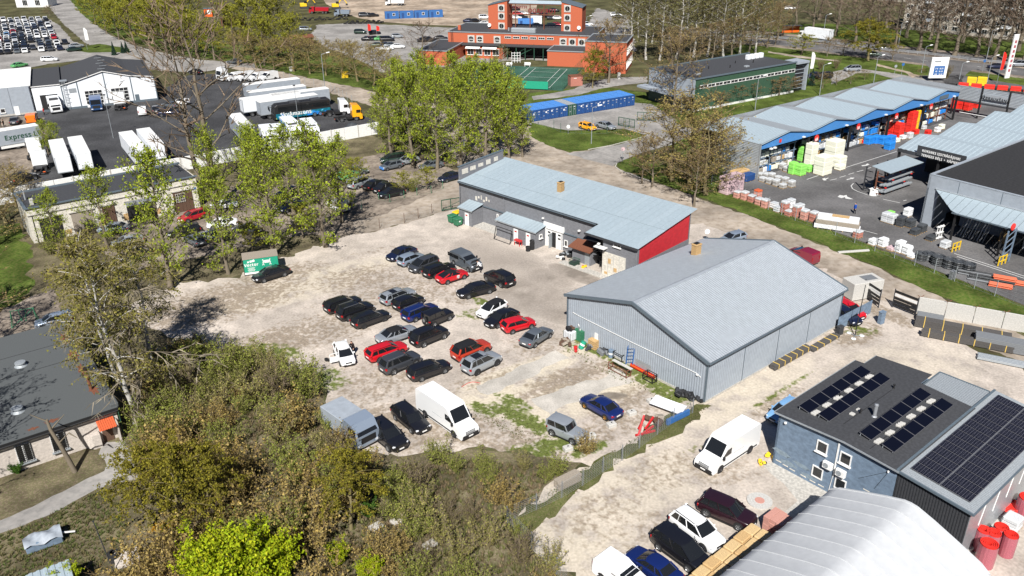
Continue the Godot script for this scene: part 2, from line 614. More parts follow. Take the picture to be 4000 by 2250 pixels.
func LOT_PATCHES() -> Array:
	return [
		# brown trodden litter
		patch(0, V(-14.04,0,-96.45),16,9,30,0.75), patch(0, V(-20.38,0,-101.41),9,6,20,0.8), patch(0, V(-31.28,0,-102.97),9,4,30,0.9), patch(0, V(-36.24,0,-94.77),14,7,35,1.0),
		patch(0, V(-22.75,0,-87.14),9,6,20,0.8), patch(0, V(-14.18,0,-75.59),9,6,30,0.75), patch(0, V(-26.73,0,-84.38),8,5,30,1.0), patch(0, V(-2.53,0,-76.12),8,4,30,0.7),
		patch(0, V(2.69,0,-82.78),6,5,20,0.7), patch(0, V(5.36,0,-75.16),8,3,35,1.0), patch(0, V(8.89,0,-77.48),7,2.5,35,0.9), patch(0, V(10.69,0,-71.31),6,2.5,35,0.9),
		patch(0, V(-6.1,0,-66.21),8,4,20,0.85), patch(0, V(-0.83,0,-64.23),6,3,30,0.9), patch(0, V(5.83,0,-64.72),6,3,30,0.9), patch(0, V(10.28,0,-67.85),6,3,30,0.8), patch(0, V(-13.17,0,-68.32),6,4,0,1.0),
		patch(0, V(13.61,0,-60.43),8,4,30,0.7), patch(0, V(6.74,0,-54.79),7,4,30,0.7), patch(0, V(17.81,0,-60.36),6,4,0,0.7), patch(0, V(9.75,0,-52.84),8,5,0,0.65), patch(0, V(26.12,0,-70.99),6,1.6,40,0.9),
		patch(0, V(-5.45,0,-96.23),7,4,30,0.75), patch(0, V(39.13,0,-84.69),5,3,30,1.0), patch(0, V(44.72,0,-89.49),2,5,30,1.0), patch(0, V(-18.48,0,-110.74),12,3,30,0.6), patch(0, V(-38.27,0,-112.79),10,5,30,1.0),
		# weeds
		patch(1, V(1.46,0,-68.03),6,1.5,-42,1.0), patch(1, V(3.95,0,-64.14),3,1.5,0,1.0), patch(1, V(-0.05,0,-71.53),3,1.2,-42,0.9), patch(1, V(-2.81,0,-70.17),3,1.3,-30,0.9),
		patch(1, V(10.86,0,-79.94),7,1.3,-50,1.0), patch(1, V(14.44,0,-74.97),6,1.4,-45,1.0), patch(1, V(15.7,0,-72.66),3,1.6,-45,1.0), patch(1, V(8.12,0,-83.56),4,0.9,-50,1.0),
		patch(1, V(-2.86,0,-92.81),4,1.2,-48,0.9), patch(1, V(-4.74,0,-90.73),3,2,0,0.7), patch(1, V(2.71,0,-60.64),3,2,0,1.0), patch(1, V(6.83,0,-63.48),3,1.0,30,0.9), patch(1, V(1.35,0,-62.98),3,2,0,0.9),
		patch(1, V(-22.12,0,-75.76),6,4,0,0.9), patch(1, V(-28.29,0,-81.71),6,3,0,0.9), patch(1, V(27.04,0,-72.79),9,0.5,40,0.7), patch(1, V(39.94,0,-85.62),3,2,0,0.7), patch(1, V(6.71,0,-82.68),3,2,-40,0.6), patch(1, V(16.28,0,-63.3),3,1,30,0.5),
		# crushed pale stone
		patch(2, V(1.68,0,-77.64),10,2.0,32,1.0), patch(2, V(-1.66,0,-73.03),8,1.8,32,1.0), patch(2, V(5.17,0,-72.15),6,2.5,30,1.0), patch(2, V(8.45,0,-72.82),7,2.5,30,0.9), patch(2, V(3.47,0,-70.04),6,3,20,0.9),
		patch(2, V(-24.85,0,-102.79),14,3,30,0.6), patch(2, V(-28.25,0,-96.82),10,3,30,0.6), patch(2, V(9.07,0,-57.8),12,5,35,0.6), patch(2, V(22.18,0,-71.07),14,3,40,0.6), patch(2, V(39.76,0,-75.2),12,6,30,0.5), patch(2, V(4.83,0,-51.11),6,4,0,0.7),
		# oil and damp
		patch(3, V(2.1,0,-96.03),9,5,-45,0.55), patch(3, V(8.57,0,-101.87),5,2.0,-45,0.9), patch(3, V(-2.05,0,-107.45),9,5,-45,0.35), patch(3, V(10.02,0,-72.41),1.6,0.7,0,1.0), patch(3, V(7.96,0,-71.87),1.4,0.5,0,1.0), patch(3, V(11.38,0,-77.02),1.5,0.7,0,0.9),
		patch(3, V(4.82,0,-100.72),4,3,-45,0.6), patch(3, V(5.39,0,-91.53),6,3,-45,0.5), patch(3, V(11.87,0,-98.1),4,1.3,-45,0.8),
	]

func ground() -> void:
	var b := MB.new()
	b.quad(V(-700,0,150), V(700,0,150), V(700,0,-900), V(-700,0,-900))
	setting("ground", b.done(), M.earth)
	sheet("thicket_floor", P2([-39.4,-39.5,-55.6,-65.3,-43.9,-61.5,-39.5,-66.9,-47.8,-95.1,-44.3,-100.6,-36.2,-101.6,-31.5,-108.3,-20.1,-73.8,-14.4,-63.9,-4.1,-63.7,3.9,-62.3,6.7,-62.3,-0.2,-53.9,4.3,-47.8,5.5,-42.2]),0.004, M.litter, 0.8)
	sheet("litter_ground", P2([-67.7,-162.2,-32.2,-175.4,-22.4,-163.1,-9.2,-152,-8.4,-136.2,-19.5,-118.4,-32.6,-108.3,-36.8,-101.9,-44,-98.4,-47.4,-93.9,-55.8,-93.1,-68.4,-102.7,-78.6,-111.1,-76,-120.2,-87.3,-145.5]),0.006, M.litter, 0.8)
	sheet("car_yard_dirt", P2([-57.9,-110.5,-59,-123,-54.1,-135.8,-49.9,-139.8,-40.2,-139.4,-30.3,-145.7,-29,-155.3,-23.6,-160.4,-16.9,-154.9,-9.3,-147.2,-8.4,-128.4,-19.6,-118.7,-25,-115.4,-30,-117.1,-34.4,-115.7,-40.9,-110,-47.2,-107.4,-51.2,-103.5]),0.01, M.yard_dirt, 0.7)
	sheet("grass_field", P2([1.1,-149.2,4.7,-209.1,22.2,-217.3,34.9,-207.5,60,-250.1,79.1,-283.4,96.4,-316.6,117.4,-315,139.4,-299.7,160.9,-270.3,186.1,-248.5,130.9,-168.3,105.8,-222.4,47.4,-181.8,36.2,-143.2,29.1,-169.7,27.6,-182.7,13.8,-173.4]),0.008, M.grass, 0.5)
	sheet("grass_island", P2([4.5,-181,12.2,-173.5,18,-173.9,23.9,-174.2,27,-171,27,-168,21.8,-163.5,15.1,-159.4,11.2,-158.4,7.9,-162.4,5,-170.1]),0.03, M.grass, 0.25)
	sheet("grass_verge", P2([19.3,-150.4,23.8,-155.3,31.6,-156.8,38.7,-147.8,35.4,-135.1,43.2,-122.2,51.3,-109.8,57.5,-99.3,62,-90.9,64.9,-86,61.9,-76.7,58.1,-84,54.2,-92.4,48.7,-103.3,41.7,-115.2,35.4,-125.5,31,-131.3,23.4,-141.9,19.8,-147.1]),0.03, M.grass, 0.45)
	sheet("verge_by_fence", P2([1.4,-52.3,0.2,-53.9,3.6,-58.2,7.4,-61.7,11.5,-65.2,18.6,-71,19.6,-70.3,17.3,-67.7,13.1,-64,9.5,-61.4,7.2,-59.2,4.6,-56.6,2.9,-54.4]),0.03, M.dry_verge, 0.9)
	sheet("roadside_grass", P2([-209.3,-414.2,-169.7,-353,-138.4,-306.7,-116.2,-281.4,-98.2,-266.3,-79.5,-252.4,-65.1,-241.1,-48.7,-225.9,-35.6,-215.7,-27.7,-208.6,-29.9,-227.4,-45.1,-256.5,-74.2,-278.6,-94.8,-287.5,-123.9,-333.5,-180.3,-460.9]),0.008, M.grass, 0.6)
	sheet("roadside_grass", P2([-45.8,-227,-41.2,-228,-36.1,-220.3,-34.2,-215.5,-37.7,-219.2,-42.2,-223.1]),0.03, M.grass, 0.3)
	var lm := StandardMaterial3D.new()
	lm.resource_name = "limestone_gravel"
	lm.albedo_texture = lot_texture()
	lm.roughness = 0.96
	lm.metallic_specular = 0.2
	var lot := sheet("gravel_lot", P2([-47.6,-93.4,-44.3,-100.6,-36.7,-101.6,-31.6,-109,-23.9,-116.2,-19.9,-118.7,-8.4,-128.4,13,-120.7,28.7,-120.2,42.5,-100.9,47.5,-89.4,50.2,-82.1,53.5,-75.7,57.4,-69.6,44.5,-43,2.3,-43.6,4.3,-47.8,1.4,-50.7,-0.2,-53.9,3.6,-58.2,6.3,-61.4,3.9,-62.3,-4.1,-64,-10.6,-62.6,-13.3,-63.9,-16.9,-69.8,-20.1,-73.8,-25.7,-80.3,-32.6,-82.7,-39.9,-85.6,-45.2,-89.7]),0.016, lm, 1.0)
	var vs: PackedVector3Array = lot.mesh.surface_get_arrays(0)[Mesh.ARRAY_VERTEX]
	var uv := PackedVector2Array()
	for p in vs: uv.append(Vector2((p.x + 62.0) / 112.0, (p.z + 136.0) / 98.0))
	var arr: Array = lot.mesh.surface_get_arrays(0)
	arr[Mesh.ARRAY_TEX_UV] = uv
	var am := ArrayMesh.new()
	am.add_surface_from_arrays(Mesh.PRIMITIVE_TRIANGLES, arr)
	lot.mesh = am
	sheet("dirt_road", P2([63.8,-70.9,60.6,-78.8,58,-83.8,54.1,-92.2,48.6,-103.1,41.6,-114.9,35.3,-125.1,30.9,-130.9,23.3,-141.5,19.3,-148.5,16.7,-159.8,11.2,-157.9,7.9,-161.9,4.6,-169.2,4,-177.7,-7.5,-189.7,-19.2,-200.6,-27.3,-205.6,-35.4,-214.3,-47.4,-224.9,-64.8,-240,-80.1,-250.6,-79.2,-245.3,-63.5,-230.3,-49,-216.8,-33.1,-198.5,-25,-185.8,-16.8,-171.6,-11.9,-159.9,-9.2,-149.6,-8.5,-138.3,1,-131.9,23.9,-113.9,32.5,-102.5,43.7,-90.6,49.9,-83.5,57.7,-74]),0.012, M.dirt_road, 0.6)
	soil("crushed_stone", [[0.44,0.41,0.36],[0.53,0.495,0.44],[0.58,0.545,0.485]],8.0,0.03,0.95,0.85,19.0,16)
	sheet("stone_strip", P2([-4.1,-74.2,0.4,-78.1,4.6,-81.7,5.9,-80.2,2.1,-76.4,-2.7,-72.3]),0.022, M.crushed_stone, 0.5)
	sheet("stone_strip", P2([2.2,-71.8,6.6,-74.7,11,-77.4,12.4,-75.4,7.5,-71.7,3.6,-68.7]),0.022, M.crushed_stone, 0.8)
	sheet("gate_road", P2([-8.9,-144.9,-8.1,-136.2,-8,-128.4,-19.6,-118.7,-22.9,-116.9,-24.9,-121.9,-20.4,-125.2,-14.8,-132.4]),0.02, M.dirt_road, 0.6)
	sheet("side_road", P2([10.4,-157.4,15.1,-159.1,21.8,-163.2,27.2,-168.2,30,-175.9,35.6,-178.9,39.4,-172.3,32.9,-163.6,27.4,-158.9,23.9,-155.8,19.7,-150.9,18.6,-149]),0.024, M.asphalt_pale, 0.3)
	sheet("container_yard", P2([3.2,-179.7,4.1,-184.5,18,-192.2,28.8,-198.3,33.2,-196.4,36.2,-182.3,34.5,-172.5,27.5,-170.3,24,-174.9,18.1,-174.5,12.2,-174.1]),0.02, M.asphalt_pale, 0.2)
	sheet("footpath", P2([5.4,-205.8,10.9,-209.3,16.1,-213.5,19,-218.6,24.2,-224.4,29.7,-226.6,36.7,-227.5,35.6,-220.1,29.9,-218,22.6,-213.1,17.7,-207.8,11.3,-203.9,5.5,-202.1]),0.02, M.asphalt_pale, 0.3)
	sheet("merchant_yard", P2([35.5,-135.5,35.5,-143.2,43.9,-172.1,47.4,-181.8,106.9,-224.9,119.1,-224.2,128.5,-211.6,152.3,-199.4,73.3,-78.5,65.2,-86.5,62.2,-91.4,57.6,-99.6,51.4,-110.3,43.4,-122.8]),0.02, M.asphalt, 0.1)
	sheet("depot_yard", P2([-107,-141.8,-127.2,-179.6,-116.7,-191.8,-110,-195.6,-86.4,-207.7,-89,-220.8,-89,-235.9,-76.7,-239,-66.5,-229.4,-49,-211.8,-28,-181.8,-38.1,-175.7,-46.9,-167,-55.8,-159,-71.9,-149.6,-85.8,-134.9]),0.014, M.asphalt_dark, 0.8)
	sheet("depot_apron", P2([-106.2,-165.1,-116.2,-191,-111.1,-191.7,-106.5,-190.6,-99.5,-179.9,-96.2,-168.3,-85.8,-151.2,-88.6,-140,-90.9,-135]),0.02, M.yard_dirt, 0.8)
	sheet("car_park", P2([-219.8,-346.1,-203.2,-351.5,-184.7,-352.8,-170,-332,-147.6,-294.9,-141,-288.6,-139.9,-275.7,-149.4,-269.4,-153.5,-259.9,-158.2,-242.5]),0.012, M.asphalt_pale, 0.4)
	sheet("car_park_lane", P2([-164.1,-257.4,-159,-270,-142.3,-276.7,-133.4,-275.3,-120.5,-274.5,-116,-267.3,-127.3,-261.5,-136.5,-255.8,-143.7,-241.7,-150.4,-234]),0.018, M.asphalt_pale, 0.5)
	sheet("forecourt_grass", P2([-137.8,-276.5,-139.5,-286.6,-136.8,-290.3,-122.7,-280,-119.4,-272.7,-126.6,-274,-132.6,-273.5]),0.03, M.grass, 0.2)
	sheet("rear_road", P2([-247.4,-467.8,-234.3,-466.4,-169.7,-353,-139.8,-306.8,-120.7,-283.2,-103.2,-266.6,-84.6,-253.9,-79,-247.6,-87.1,-240.1,-99.3,-243.1,-110.5,-251.2,-126.1,-271.4,-144.1,-294.7,-171,-337.2,-204.2,-392.5]),0.02, M.asphalt_pale, 0.5)
	sheet("paved_lane", P2([-109.9,-248.2,-106.9,-254,-100.3,-253.6,-87.9,-251.4,-72.3,-244.6,-74.3,-252.1,-83.3,-255.7,-96.5,-259.6,-108.1,-258.7]),0.022, M.asphalt_pale, 0.4)
	sheet("sand_site", P2([-113.8,-515.2,18,-499.9,9.5,-325.3,-2.9,-312.9,-14.6,-319.4,-32.4,-324.6,-48.3,-332.8,-59.1,-344.1,-68.5,-361.9,-80.1,-388.3]),0.01, M.sand, 1.5)
	sheet("rear_car_park", P2([-71.3,-327.5,-56.9,-330.4,-33.6,-320.8,-11.5,-313.5,6.9,-305,29.2,-321.8,36.2,-365.1,46.3,-341,38.8,-264.3,22.6,-246.3,5.7,-253.4,-17.2,-245.7,-32.7,-232.7,-45.1,-256.5,-58.7,-277.6,-68.9,-301.8]),0.014, M.asphalt_pale, 0.8)
	sheet("sports_court", P2([13.2,-211.4,20.4,-239.2,-8.5,-246.6,-15.7,-218.8]),0.03, M.court_green, 0.0)
	sheet("driveway", P2([-43.6,-53.9,-42.5,-54.9,-40,-57.1,-38.4,-59.1,-37.8,-60,-36.6,-61.1,-37.8,-63.9,-38.4,-65.3,-36.4,-65.5,-34.6,-62.4,-33,-59.9,-34.5,-59.3,-35.9,-58.6,-37.6,-56.7,-38.9,-55.1,-41.5,-53,-42.4,-51.8]),0.014, M.asphalt_pale, 0.35)
	sheet("play_yard", P2([-64.6,-89.1,-62.8,-92.4,-61.4,-96.8,-59.9,-99.4,-57.6,-96.7,-54.8,-92,-52.6,-87.8,-57.9,-83.3,-60.9,-80.7]),0.014, M.yard_dirt, 0.8)
	sheet("scrub_lawn", P2([-81.8,-119.1,-79,-122.3,-76.8,-123.1,-68.7,-111.1,-62.3,-99.5,-61.8,-95.1,-66.5,-92.5]),0.012, M.grass, 0.8)
	sheet("front_lawn", P2([-47.8,-59.8,-45.6,-60.6,-42.1,-62.5,-39.1,-60.6,-37.8,-60,-38.4,-59.1,-40,-57.1,-42.6,-55,-44.5,-54]),0.01, M.litter, 0.4)
	# highway
	sheet("highway", P2([58.2,-299.1,72.3,-286.8,84.7,-283.9,99.3,-273.5,111.7,-259.6,119.7,-252.6,129.5,-242.8,139.9,-232.2,147.2,-225.2,140.7,-214.4,134.6,-222.7,124.4,-232.4,117,-239.9,107.7,-249.4,99.3,-255.8,92.4,-265.6,82.2,-275.2,71.2,-282,57,-292.9]),0.016, M.asphalt, 0.0)
	sheet("highway", P2([60.2,-310,74.7,-296.8,87.6,-294.4,102.7,-283.3,115.9,-270,126,-260,136.1,-250.3,146.5,-244.1,155,-238.3,151,-231.6,142.7,-237.4,133.1,-244.4,123.4,-254.3,112.9,-262.5,100.4,-276.6,85.6,-287.2,73.3,-290.7,58.9,-303.4]),0.016, M.asphalt, 0.0)
	sheet("highway_verge", P2([60.6,-312.3,88.9,-299,117.5,-274.1,137.9,-253.8,156.7,-241.1,139.4,-212.1,123.4,-230.2,106.5,-246.4,91.2,-261.7,80.9,-270.6,56.3,-288.9]),0.012, M.yard_dirt, 0.3)
	sheet("slip_road", P2([116.7,-240.6,125.7,-231.7,121,-226,116.7,-219.3,115.3,-215.8,126,-207.2,122.6,-200.9,109.7,-212.6,114.7,-232.3]),0.02, M.asphalt, 0.2)
	sheet("access_road", P2([110,-220.9,105.8,-223.7,102.5,-228.4,97.7,-233.3,95.6,-234.8,91.3,-233.7,86.2,-229.9,81.7,-215.2,87.7,-222.1,93.4,-228.9,97.3,-228.6,100.4,-220.2,106.6,-213.9]),0.022, M.asphalt_pale, 0.2)
	sheet("earth_path", P2([103.4,-241.4,107.2,-230.1,108.1,-223.5,105.5,-222.4,105.9,-228.2,102.3,-238.6]),0.024, M.sand, 0.4)
	sheet("foot_trail", P2([78.7,-262.5,85.4,-254.7,94.8,-246.4,94.1,-244.6,84.4,-251.6,78,-260.1]),0.024, M.dirt_road, 0.4)
	for q in [P2([85.3,-279.5,97.9,-269.1]), P2([100.9,-265.4,109.8,-254.8]), P2([111.3,-253.4,124.4,-238]), P2([128.9,-235.9,137.4,-227.7])]:
		for i in 8:
			if i % 2: continue
			var st := MB.new()
			st.prism(strip(PackedVector2Array([q[0].lerp(q[1], i / 8.0), q[0].lerp(q[1], (i + 0.8) / 8.0)]),0.2),0.021,0.021)
			setting("lane_marking", st.done(), M.paint_line)
	# lines on the sports court
	var k := Transform3D(Basis(Vector3.UP, deg_to_rad(75.5)), V(13.2,0.034,-211.4))
	for e in [[3,4,27,4],[3,4,3,15],[27,4,27,15],[3,15,27,15],[15,4,15,15],[8,6,8,13],[22,6,22,13],[3,6,27,6],[3,13,27,13]]:
		var a := k * V(e[0],0,-e[1])
		var z := k * V(e[2],0,-e[3])
		var st := MB.new()
		st.prism(strip(PackedVector2Array([Vector2(a.x, a.z), Vector2(z.x, z.z)]),0.12),0.035,0.035)
		setting("court_line", st.done(), M.paint_line)
	# arrows, lanes and dashes in the merchant's yard
	for q in [[P2([51.4,-140.1,55.3,-143.1]),0.14],[P2([58.3,-145,73.6,-156.1]),0.14],[P2([60.4,-129.6,62.4,-127.8]),0.14],[P2([58.6,-137.7,57.7,-136.4,57.4,-134.9,57.7,-133.6,58.7,-131.8]),0.14],[P2([61.3,-107.3,66.8,-99.6]),0.14],[P2([61.2,-106.3,66.4,-99]),0.14],[P2([55.2,-139.5,56.6,-140.2]),0.14],[P2([57.4,-141,58.8,-141.9]),0.14],[P2([59.5,-142.6,60.8,-143.4]),0.14],[P2([61.5,-144,63,-144.9]),0.14],[P2([63.7,-145.6,65,-146.4]),0.14],[P2([51.8,-116.5,53.6,-114.7]),0.12],[P2([63.3,-128.7,64,-129.1]),0.14]]:
		var st := MB.new()
		st.prism(strip(q[0], q[1]),0.026,0.026)
		setting("yard_marking", st.done(), M.paint_line)
	for q in [P2([54.1,-140.3,54.9,-140.9,54.5,-140.3,55.4,-140.9,55.3,-140.6,54.6,-140,54.7,-139.6,54.1,-139.4]), P2([58.2,-139.9,59.1,-140.4,59.1,-140.8,59.9,-140.7,59.3,-140,59.1,-140.1,58.1,-139.5]), P2([53.5,-131,54.2,-131.9,54.7,-131.5,55.3,-131.9,55.1,-131,55.6,-129.8,55,-129.8,54.5,-130.1,54.6,-130.8,53.9,-130.3]), P2([63.7,-147.7,64.6,-148,65.2,-148.8,65.4,-148.2,64.6,-147.5,63.7,-147.2])]:
		var st := MB.new()
		st.prism(q, 0.026,0.026)
		setting("arrow_marking", st.done(), M.paint_line)
	# kerb round the junction
	for q in [[P2([19.6,-150.4,19.1,-148.5,19.7,-146.1,22.1,-142.8,24.4,-139.7]),0.16],[P2([15.1,-159.6,20.1,-162.5,25.4,-166.8,27.5,-168.8]),0.16]]:
		var st := MB.new()
		st.prism(strip(q[0], q[1]),0.0,0.13)
		setting("kerb", st.done(), M.concrete)

func flat(v: float) -> Callable:
	return func(_x: float) -> float: return v

func bm(f: Callable) -> ArrayMesh:
	var b := MB.new()
	f.call(b)
	return b.done()

# window: frame with a pane child; opens towards +z of its node
func window(p: Node, at: Vector3, turn: float, w: float, h: float, frame: Material, bars := 0, sill := true) -> void:
	var key := "win%.2f_%.2f_%d" % [w, h, bars]
	if not cache.has(key):
		var b := MB.new()
		var t := 0.09
		b.box(V(0, h / 2 - t / 2,0), V(w, t, 0.14))
		b.box(V(0,-h / 2 + t / 2,0), V(w, t, 0.14))
		for s in [-1,1]: b.box(V(s * (w / 2 - t / 2),0,0), V(t, h - 2 * t, 0.14))
		for i in bars: b.box(V((i + 1.0) / (bars + 1.0) * w - w / 2,0,0), V(0.05, h - 2 * t, 0.1))
		cache[key] = b.done()
	var f := part(p, "window", cache[key], frame, at, V(0, turn, 0))
	part(f, "pane", boxm(V(w - 0.12, h - 0.12,0.02)), M.window_glass, V(0,0,-0.01))
	if sill: part(f, "sill", boxm(V(w + 0.16,0.06,0.26)), frame, V(0,-h / 2 - 0.03,0.06))

func plate(p: Node, called: String, at: Vector3, turn: float, s: Vector3, m: Material) -> MeshInstance3D:
	return part(p, called, cboxm(s, minf(0.02, minf(s.x, s.z) * 0.3)), m, at, V(0, turn, 0))

func lettering(p: Node, called: String, words: String, size: float, m: Material, at: Vector3, turn := V0, thick := 0.03, mirrored := false) -> MeshInstance3D:
	var t := TextMesh.new()
	t.text = words
	t.font_size = 64
	t.pixel_size = size / 46.0
	t.depth = thick
	var f := SystemFont.new()
	f.font_names = PackedStringArray(["Droid Sans"])
	f.font_weight = 700
	t.font = f
	var o := part(p, called, t, m, at, turn)
	if mirrored: o.scale = V(-1,1,1)
	return o

func chimney(p: Node, at: Vector3, w: float, h: float, m: Material, cap: Material) -> void:
	var c := part(p, "chimney", cboxm(V(w, h + 1.0, w * 0.8),0.03), m, at + V(0, h / 2 - 0.5,0))
	for k in int(h / 0.24):
		part(c, "brick_course", boxm(V(w + 0.03,0.1, w * 0.8 + 0.03)), m, V(0,-h / 2 + 0.65 + k * 0.24,0))
	part(c, "cap", cboxm(V(w + 0.12,0.14, w * 0.8 + 0.12),0.03), m, V(0, h / 2 + 0.4,0))
	part(c, "flue", boxm(V(w - 0.25,0.1, w * 0.8 - 0.25)), cap, V(0, h / 2 + 0.51,0))

func halls() -> void:
	silver_hall()
	grey_workshop()
	solar_house()
	tent()
	brick_shed()
	long_garage()

func silver_hall() -> void:
	var L := 24.5
	var W := 19.6
	var he := 4.9
	var hr := 7.6
	var o := thing("silver_hall", "silver corrugated gable hall with slate trim and yellow brick chimney", "hall", V(18.96,0,-70.76),40)
	var gab := func(a: float) -> float: return he + (hr - he) * (1.0 - absf(a - W / 2) / (W / 2))
	for e in [["gable_wall", V(0,0,-W), V(0,0,1), V(-1,0,0)],["gable_wall", V(L, 0,0), V(0,0,-1), V(1,0,0)]]:
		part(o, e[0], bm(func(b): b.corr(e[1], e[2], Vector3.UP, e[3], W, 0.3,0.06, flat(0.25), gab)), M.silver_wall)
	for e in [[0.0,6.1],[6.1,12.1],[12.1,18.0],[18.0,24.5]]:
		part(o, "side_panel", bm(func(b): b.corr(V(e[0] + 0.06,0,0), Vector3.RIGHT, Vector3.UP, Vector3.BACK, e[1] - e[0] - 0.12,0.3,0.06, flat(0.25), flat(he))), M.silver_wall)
		part(o, "panel_strip", boxm(V(0.12, he - 0.25,0.06)), M.trim_slate, V(e[1], he / 2 + 0.12,0.02))
	part(o, "rear_wall", bm(func(b): b.corr(V(L, 0,-W), Vector3.LEFT, Vector3.UP, Vector3.FORWARD, L, 0.28,0.04, flat(0.25), flat(he))), M.silver_wall)
	part(o, "plinth", bm(func(b): b.box(V(L / 2,0.12,-W / 2), V(L + 0.16,0.25, W + 0.16))), M.concrete)
	var sl := Vector2(W / 2 + 0.35, (hr - he) * (W / 2 + 0.35) / (W / 2)).length()
	for s in [1,-1]:
		var up := V(0, hr - he, -s * W / 2).normalized()
		var base := V(-0.3, hr + 0.06,-W / 2) - up * sl
		var x := Vector3.RIGHT if s > 0 else Vector3.LEFT
		if s < 0: base.x = L + 0.3
		for k in 2:
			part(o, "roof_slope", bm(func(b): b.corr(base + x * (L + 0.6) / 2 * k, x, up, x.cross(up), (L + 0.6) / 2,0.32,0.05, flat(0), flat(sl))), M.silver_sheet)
		for e in [-0.32, L + 0.32]:
			part(o, "verge_trim", bm(func(b): b.bar(V(e, hr + 0.02,-W / 2), V(e, hr + 0.02,-W / 2) - up * sl, 0.14,0.34)), M.trim_slate)
		part(o, "gutter", bm(func(b): b.bar(base + V(0,-0.08, s * 0.08), base + x * (L + 0.6) + V(0,-0.08, s * 0.08),0.14,0.12)), M.trim_slate)
	part(o, "ridge_cap", bm(func(b):
		for s in [1,-1]: b.box(V(L / 2, hr + 0.08,-W / 2 + s * 0.14), V(L + 0.6,0.03,0.32), Basis(Vector3.RIGHT, s * 0.27))), M.silver_sheet)
	for q in [V(-0.03,0,0.03), V(-0.03,0,-W - 0.03), V(L + 0.03,0,0.03)]: part(o, "corner_trim", boxm(V(0.16,4.7,0.16)), M.trim_slate, q + V(0,2.6,0))
	chimney(o, V(17.6,6.0,-15.7),0.95,1.5, M.brick_yellow, M.black)
	part(o, "cable_conduit", bm(func(b):
		var q := [V(-0.09,3.02,-18.7), V(-0.09,2.95,-17.9), V(-0.09,2.91,-9.6), V(-0.09,3.03,-1.2), V(-0.09,2.8,-0.6)]
		for i in 4: b.tube(q[i], q[i + 1],0.035,0.035,5)), M.white_paint)
	part(o, "camera_dome", bm(func(b): b.lathe(V(-0.2,2.95,-1.0),[[0.001,-0.1],[0.09,-0.06],[0.11,0.02],[0.06,0.1],[0.001,0.12]],8)), M.white_paint)
	part(o, "patch_plate", boxm(V(0.03,0.9,2.1)), M.galvanised, V(-0.06,0.8,-8.0))

